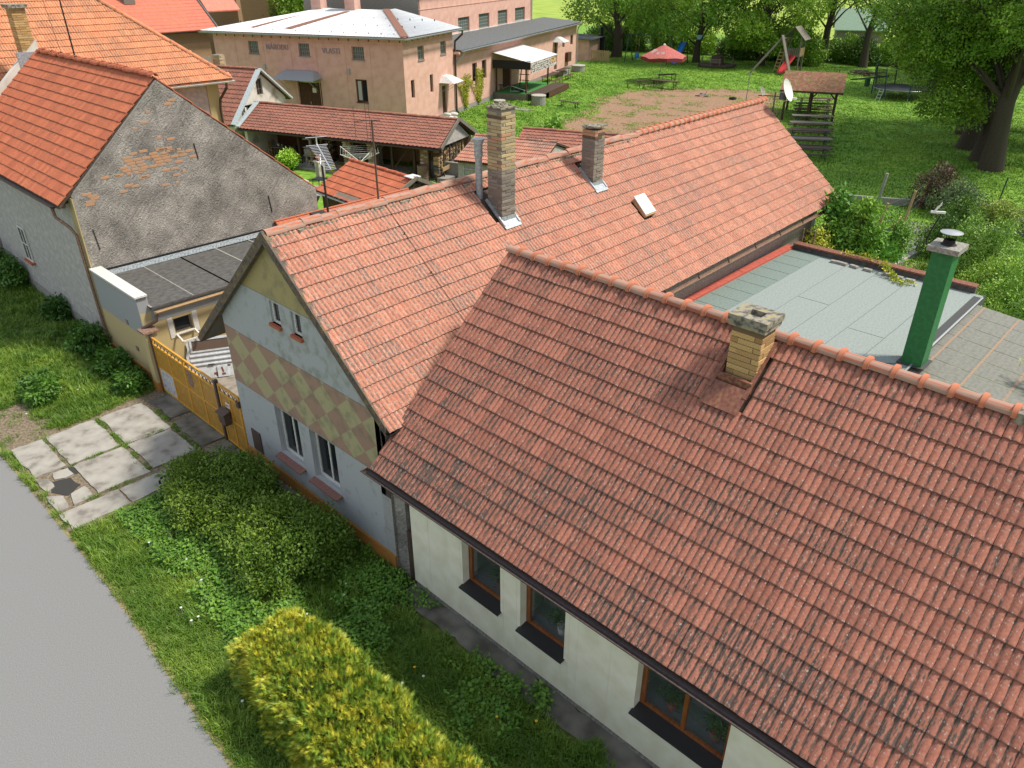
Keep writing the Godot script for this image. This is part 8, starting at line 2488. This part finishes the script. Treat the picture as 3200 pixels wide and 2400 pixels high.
	bush("sapling", "small dark conical shrub at the edge of the worn court", P(-27.7, 43.6), [[Vector3(0, 0.6, 0), Vector3(0.45, 0.6, 0.45)], [Vector3(0, 1.2, 0), Vector3(0.3, 0.6, 0.3)]], 260, C(60, 110, 34), C(90, 140, 48), clump(8, 0.16, 0.12, 0.06, 23), "young shrubs before the court", "sapling")

# ---------------------------------------------------------------- garden behind the extension
func garden():
	struct("garden_path", sheet([[-11.3, 39.4], [-9.9, 40.0], [-8.9, 34.4], [-8.8, 30.0], [-10.2, 30.0], [-10.6, 35.2]], 0.012), M.gravel)
	struct("gravel_bed", sheet(ragged([[-9.0, 43.4], [-2.0, 45.4], [-2.0, 42.6], [-8.7, 40.4]], 0.4, 0.2, 95), 0.012), M.gravel)
	var kb := thing("bed_edging", "pale stone edging of the gravel bed in the garden", "edging")
	for k in 14: bpart(kb, "edging_stone", -8.7 + k * 0.48, -8.7 + k * 0.48 + 0.46, 40.25 + k * 0.145, 40.42 + k * 0.145, 0, 0.12, M.concrete)
	var pe := thing("path_edging", "low wooden board edging along the gravel path", "edging")
	for k in 5:
		var g := MB.new(); g.bar(P(-11.35 + k * 0.16, 39.3 - k * 0.95, 0.12), P(-11.35 + (k + 0.98) * 0.16, 39.3 - (k + 0.98) * 0.95, 0.12), 0.06, 0.24)
		part(pe, "board", g, M.wood_light)
	# low concrete kerb and mesh fence to the park
	var fc := thing("mesh_fence", "wire mesh fence on concrete kerb with pale concrete posts", "fence")
	var pts := [[-20.0, 38.2], [-16.6, 40.0], [-13.32, 41.6], [-11.4, 42.6]]
	for k in 3:
		var a := P(pts[k][0], pts[k][1]); var b := P(pts[k + 1][0], pts[k + 1][1])
		var g := MB.new(); g.bar(a + Vector3(0, 0.17, 0), b + Vector3(0, 0.17, 0), 0.2, 0.34)
		part(fc, "kerb", g, M.concrete)
		var w := MB.new()
		var n := 26
		for i in n:
			var p := a.lerp(b, i / float(n)); var q := a.lerp(b, (i + 1.0) / n)
			w.tube(p + Vector3(0, 0.35, 0), p.lerp(q, 1.0) + Vector3(0, 1.5, 0), 0.004, 0.004, 3, false); w.tube(p + Vector3(0, 1.5, 0), q + Vector3(0, 0.35, 0), 0.004, 0.004, 3, false)
		for y in [0.4, 0.95, 1.5]: w.tube(a + Vector3(0, y, 0), b + Vector3(0, y, 0), 0.006, 0.006, 4, false)
		part(fc, "wire_mesh", w, M.green_iron)
	for p in pts:
		var g := MB.new(); g.bar(P(p[0], p[1], 0), P(p[0] + 0.12, p[1], 1.6), 0.13, 0.13)
		part(fc, "post", g, M.concrete)
	var f2 := thing("garden_wire_fence", "thin wire fence on raw timber posts beside the gravel path", "fence")
	var wp := [[-11.75, 37.6, 1.2], [-10.95, 38.5, 1.75], [-11.5, 42.3, 1.5]]
	for p in wp:
		var g := MB.new(); g.tube(P(p[0], p[1], 0), P(p[0] + 0.18, p[1], p[2]), 0.06, 0.055, 8)
		part(f2, "post", g, M.wood_light)
	for k in 2:
		var g := MB.new()
		for y in [0.25, 0.5, 0.75, 1.0]: g.tube(P(wp[k][0] + y * 0.1, wp[k][1], y * wp[k][2] * 0.9), P(wp[k + 1][0] + y * 0.1, wp[k + 1][1], y * wp[k + 1][2] * 0.9), 0.006, 0.006, 4)
		part(f2, "wires", g, M.steel)
	var f3 := thing("green_fence", "dark green mesh fence on slim posts around the far garden bed", "fence")
	for p in [[-11.5, 45.4], [-8.5, 44.5], [-4.5, 46.0], [-1.5, 47.0]]:
		var g := MB.new(); g.tube(P(p[0], p[1], 0), P(p[0] + 0.1, p[1], 1.7), 0.035, 0.035, 8)
		part(f3, "post", g, M.green_iron)
	bpart(f3, "kerb", -9.2, -1.5, 44.6, 44.75, 0, 0.2, M.slab_dark)
	var w3 := MB.new()
	for y in [0.3, 0.7, 1.1, 1.5]:
		w3.tube(P(-11.5, 45.4, y), P(-8.5, 44.5, y), 0.004, 0.004, 3, false); w3.tube(P(-8.5, 44.5, y), P(-4.5, 46.0, y), 0.004, 0.004, 3, false)
	part(f3, "wires", w3, M.green_iron)
	var f4 := thing("welded_panel_fence", "low dark green welded panel fence among the garden shrubs", "fence", P(-5.8, 35.1), 52)
	var w4 := MB.new()
	for k in 7: w4.tube(Vector3(0, 0.15 + k * 0.15, 0), Vector3(2.4, 0.15 + k * 0.15, 0), 0.006, 0.006, 4)
	for k in 25: w4.tube(Vector3(k * 0.1, 0.1, 0), Vector3(k * 0.1, 1.1, 0), 0.004, 0.004, 4)
	part(f4, "mesh", w4, M.green_iron)
	for x in [0.0, 2.4]: boxpart(f4, "post", Vector3(x - 0.03, 0, -0.03), Vector3(x + 0.03, 1.25, 0.03), M.green_iron)
	# planting
	var lf := clump(9, 0.17, 0.17, 0.07, 24)
	tree("garden_tree", "small broad-leaved tree with bright green foliage behind the felt roof", P(-9.3, 26.6), 4.4, 0.10, [[Vector3(-0.5, 2.3, 0.1), Vector3(0.65, 0.6, 0.65)], [Vector3(0.3, 2.0, 0.3), Vector3(0.7, 0.6, 0.65)], [Vector3(0.0, 3.0, 0), Vector3(0.6, 0.55, 0.6)], [Vector3(-0.45, 3.75, 0), Vector3(0.42, 0.5, 0.42)], [Vector3(0.75, 2.9, 0), Vector3(0.5, 0.4, 0.5)], [Vector3(1.0, 2.1, 0.1), Vector3(0.65, 0.5, 0.55)], [Vector3(-0.6, 1.3, 0.2), Vector3(0.6, 0.6, 0.6)], [Vector3(1.35, 2.4, 0), Vector3(0.4, 0.3, 0.4)], [Vector3(0.5, 3.8, 0), Vector3(0.35, 0.3, 0.35)], [Vector3(0.6, 1.2, 0.2), Vector3(0.7, 0.6, 0.6)], [Vector3(1.1, 1.2, 0.0), Vector3(0.5, 0.5, 0.5)]], 2300, C(70, 126, 38), C(146, 186, 74), "garden trees", Vector3.ZERO, lf)
	var gs := [[-10.9, 42.4, 1.0, 2.2, "bare purplish climber on the corner of the mesh fence", C(84, 66, 56), C(110, 92, 74)], [-9.6, 41.6, 1.2, 1.8, "grey-green shrub beside the dark fence corner", C(78, 100, 66), C(116, 138, 96)], [-8.6, 38.6, 0.8, 1.8, "tall green shrub beside the gravel path", C(66, 100, 34), C(108, 140, 54)], [-8.2, 35.0, 0.9, 1.8, "dense green shrub at the gravel path behind the green chimney", C(56, 92, 30), C(92, 126, 46)], [-7.8, 41.8, 0.9, 1.1, "low yellow-green shrub on the gravel bed", C(120, 142, 60), C(166, 182, 90)], [-5.9, 41.0, 0.8, 1.6, "light green shrub at the end of the gravel bed", C(104, 136, 56), C(150, 176, 86)], [-7.0, 33.6, 0.9, 2.2, "pale leafy fruit bush right behind the brown coping end", C(110, 150, 60), C(164, 192, 100)], [-6.0, 33.4, 0.9, 2.4, "tall pale leafy fruit bush beside the welded fence", C(110, 150, 60), C(170, 196, 106)], [-5.2, 31.2, 1.1, 1.7, "loose pale green bush below the plastic lean-to roof", C(104, 146, 50), C(160, 188, 84)], [-4.2, 29.6, 1.1, 1.7, "loose green bush at the corner of the lean-to", C(96, 140, 46), C(150, 182, 76)], [-3.4, 27.6, 1.0, 1.9, "green bush crowding the lean-to edge beam", C(90, 132, 44), C(146, 176, 72)], [-9.6, 33.4, 0.5, 1.6, "slender sapling beside the gravel path end", C(84, 130, 44), C(130, 168, 66)], [-9.9, 25.6, 0.7, 3.0, "yellow-green vine tips behind the felt roof corner", C(170, 176, 60), C(196, 196, 84)]]
	for s in gs:
		var r: float = s[2]; var h: float = s[3]
		bush("garden_shrub", s[4], P(s[0], s[1]), [[Vector3(-r * 0.4, h * 0.4, 0), Vector3(r * 0.8, h * 0.45, r * 0.7)], [Vector3(r * 0.4, h * 0.5, 0.1), Vector3(r * 0.7, h * 0.5, r * 0.7)], [Vector3(0, h * 0.75, 0), Vector3(r * 0.55, h * 0.35, r * 0.55)]], int(300 + 260 * r), s[5], s[6], clump(8, 0.15, 0.11, 0.055, 25), "garden shrubs")
	# branch of a tree reaching in over the lean-to
	tree("lean_to_tree", "slender yellow-green tree reaching over the plastic lean-to roof", P(-0.8, 19.6), 4.4, 0.08, [[Vector3(-0.9, 3.0, 0), Vector3(0.5, 0.25, 0.4)], [Vector3(-0.7, 2.4, 0.2), Vector3(0.4, 0.2, 0.4)], [Vector3(0.3, 3.6, 0), Vector3(0.7, 0.6, 0.7)]], 170, C(140, 160, 50), C(176, 186, 76), "garden trees", Vector3(-0.2, 0, 0), clump(6, 0.12, 0.1, 0.05, 26))
	# pots, mulch and barbecue
	struct("mulch_bed", sheet(ragged([[-9.0, 33.9], [-7.4, 34.4], [-6.9, 32.6], [-8.6, 31.6]], 0.3, 0.2, 97), 0.012), M.soil)
	var pot := thing("terracotta_urn", "brown terracotta pot beside the path kerb", "pot", P(-9.9, 33.0))
	var g5 := MB.new(); g5.lathe(Vector3.ZERO, [[0.0, 0.0], [0.25, 0.0], [0.34, 0.45], [0.4, 0.5], [0.36, 0.55], [0.3, 0.5], [0.0, 0.45]], 16)
	part(pot, "bowl", g5, M.terracotta)
	var bq := thing("garden_grill", "small black garden grill under the broad-leaved tree", "grill", P(-10.35, 34.2))
	boxpart(bq, "tray", Vector3(-0.4, 0.85, -0.25), Vector3(0.4, 0.95, 0.25), M.black)
	for p in [[-0.3, -0.2], [0.3, -0.2], [-0.3, 0.2], [0.3, 0.2]]: boxpart(bq, "leg", Vector3(p[0] - 0.02, 0, p[1] - 0.02), Vector3(p[0] + 0.02, 0.85, p[1] + 0.02), M.black)
	var kp := thing("white_kerb", "white stone kerb at the bend of the garden path", "kerb")
	for k in 6: bpart(kp, "kerb_stone", -9.35 + k * 0.02, -9.15 + k * 0.02, 32.2 + k * 0.42, 32.6 + k * 0.42, 0, 0.14, M.paving)
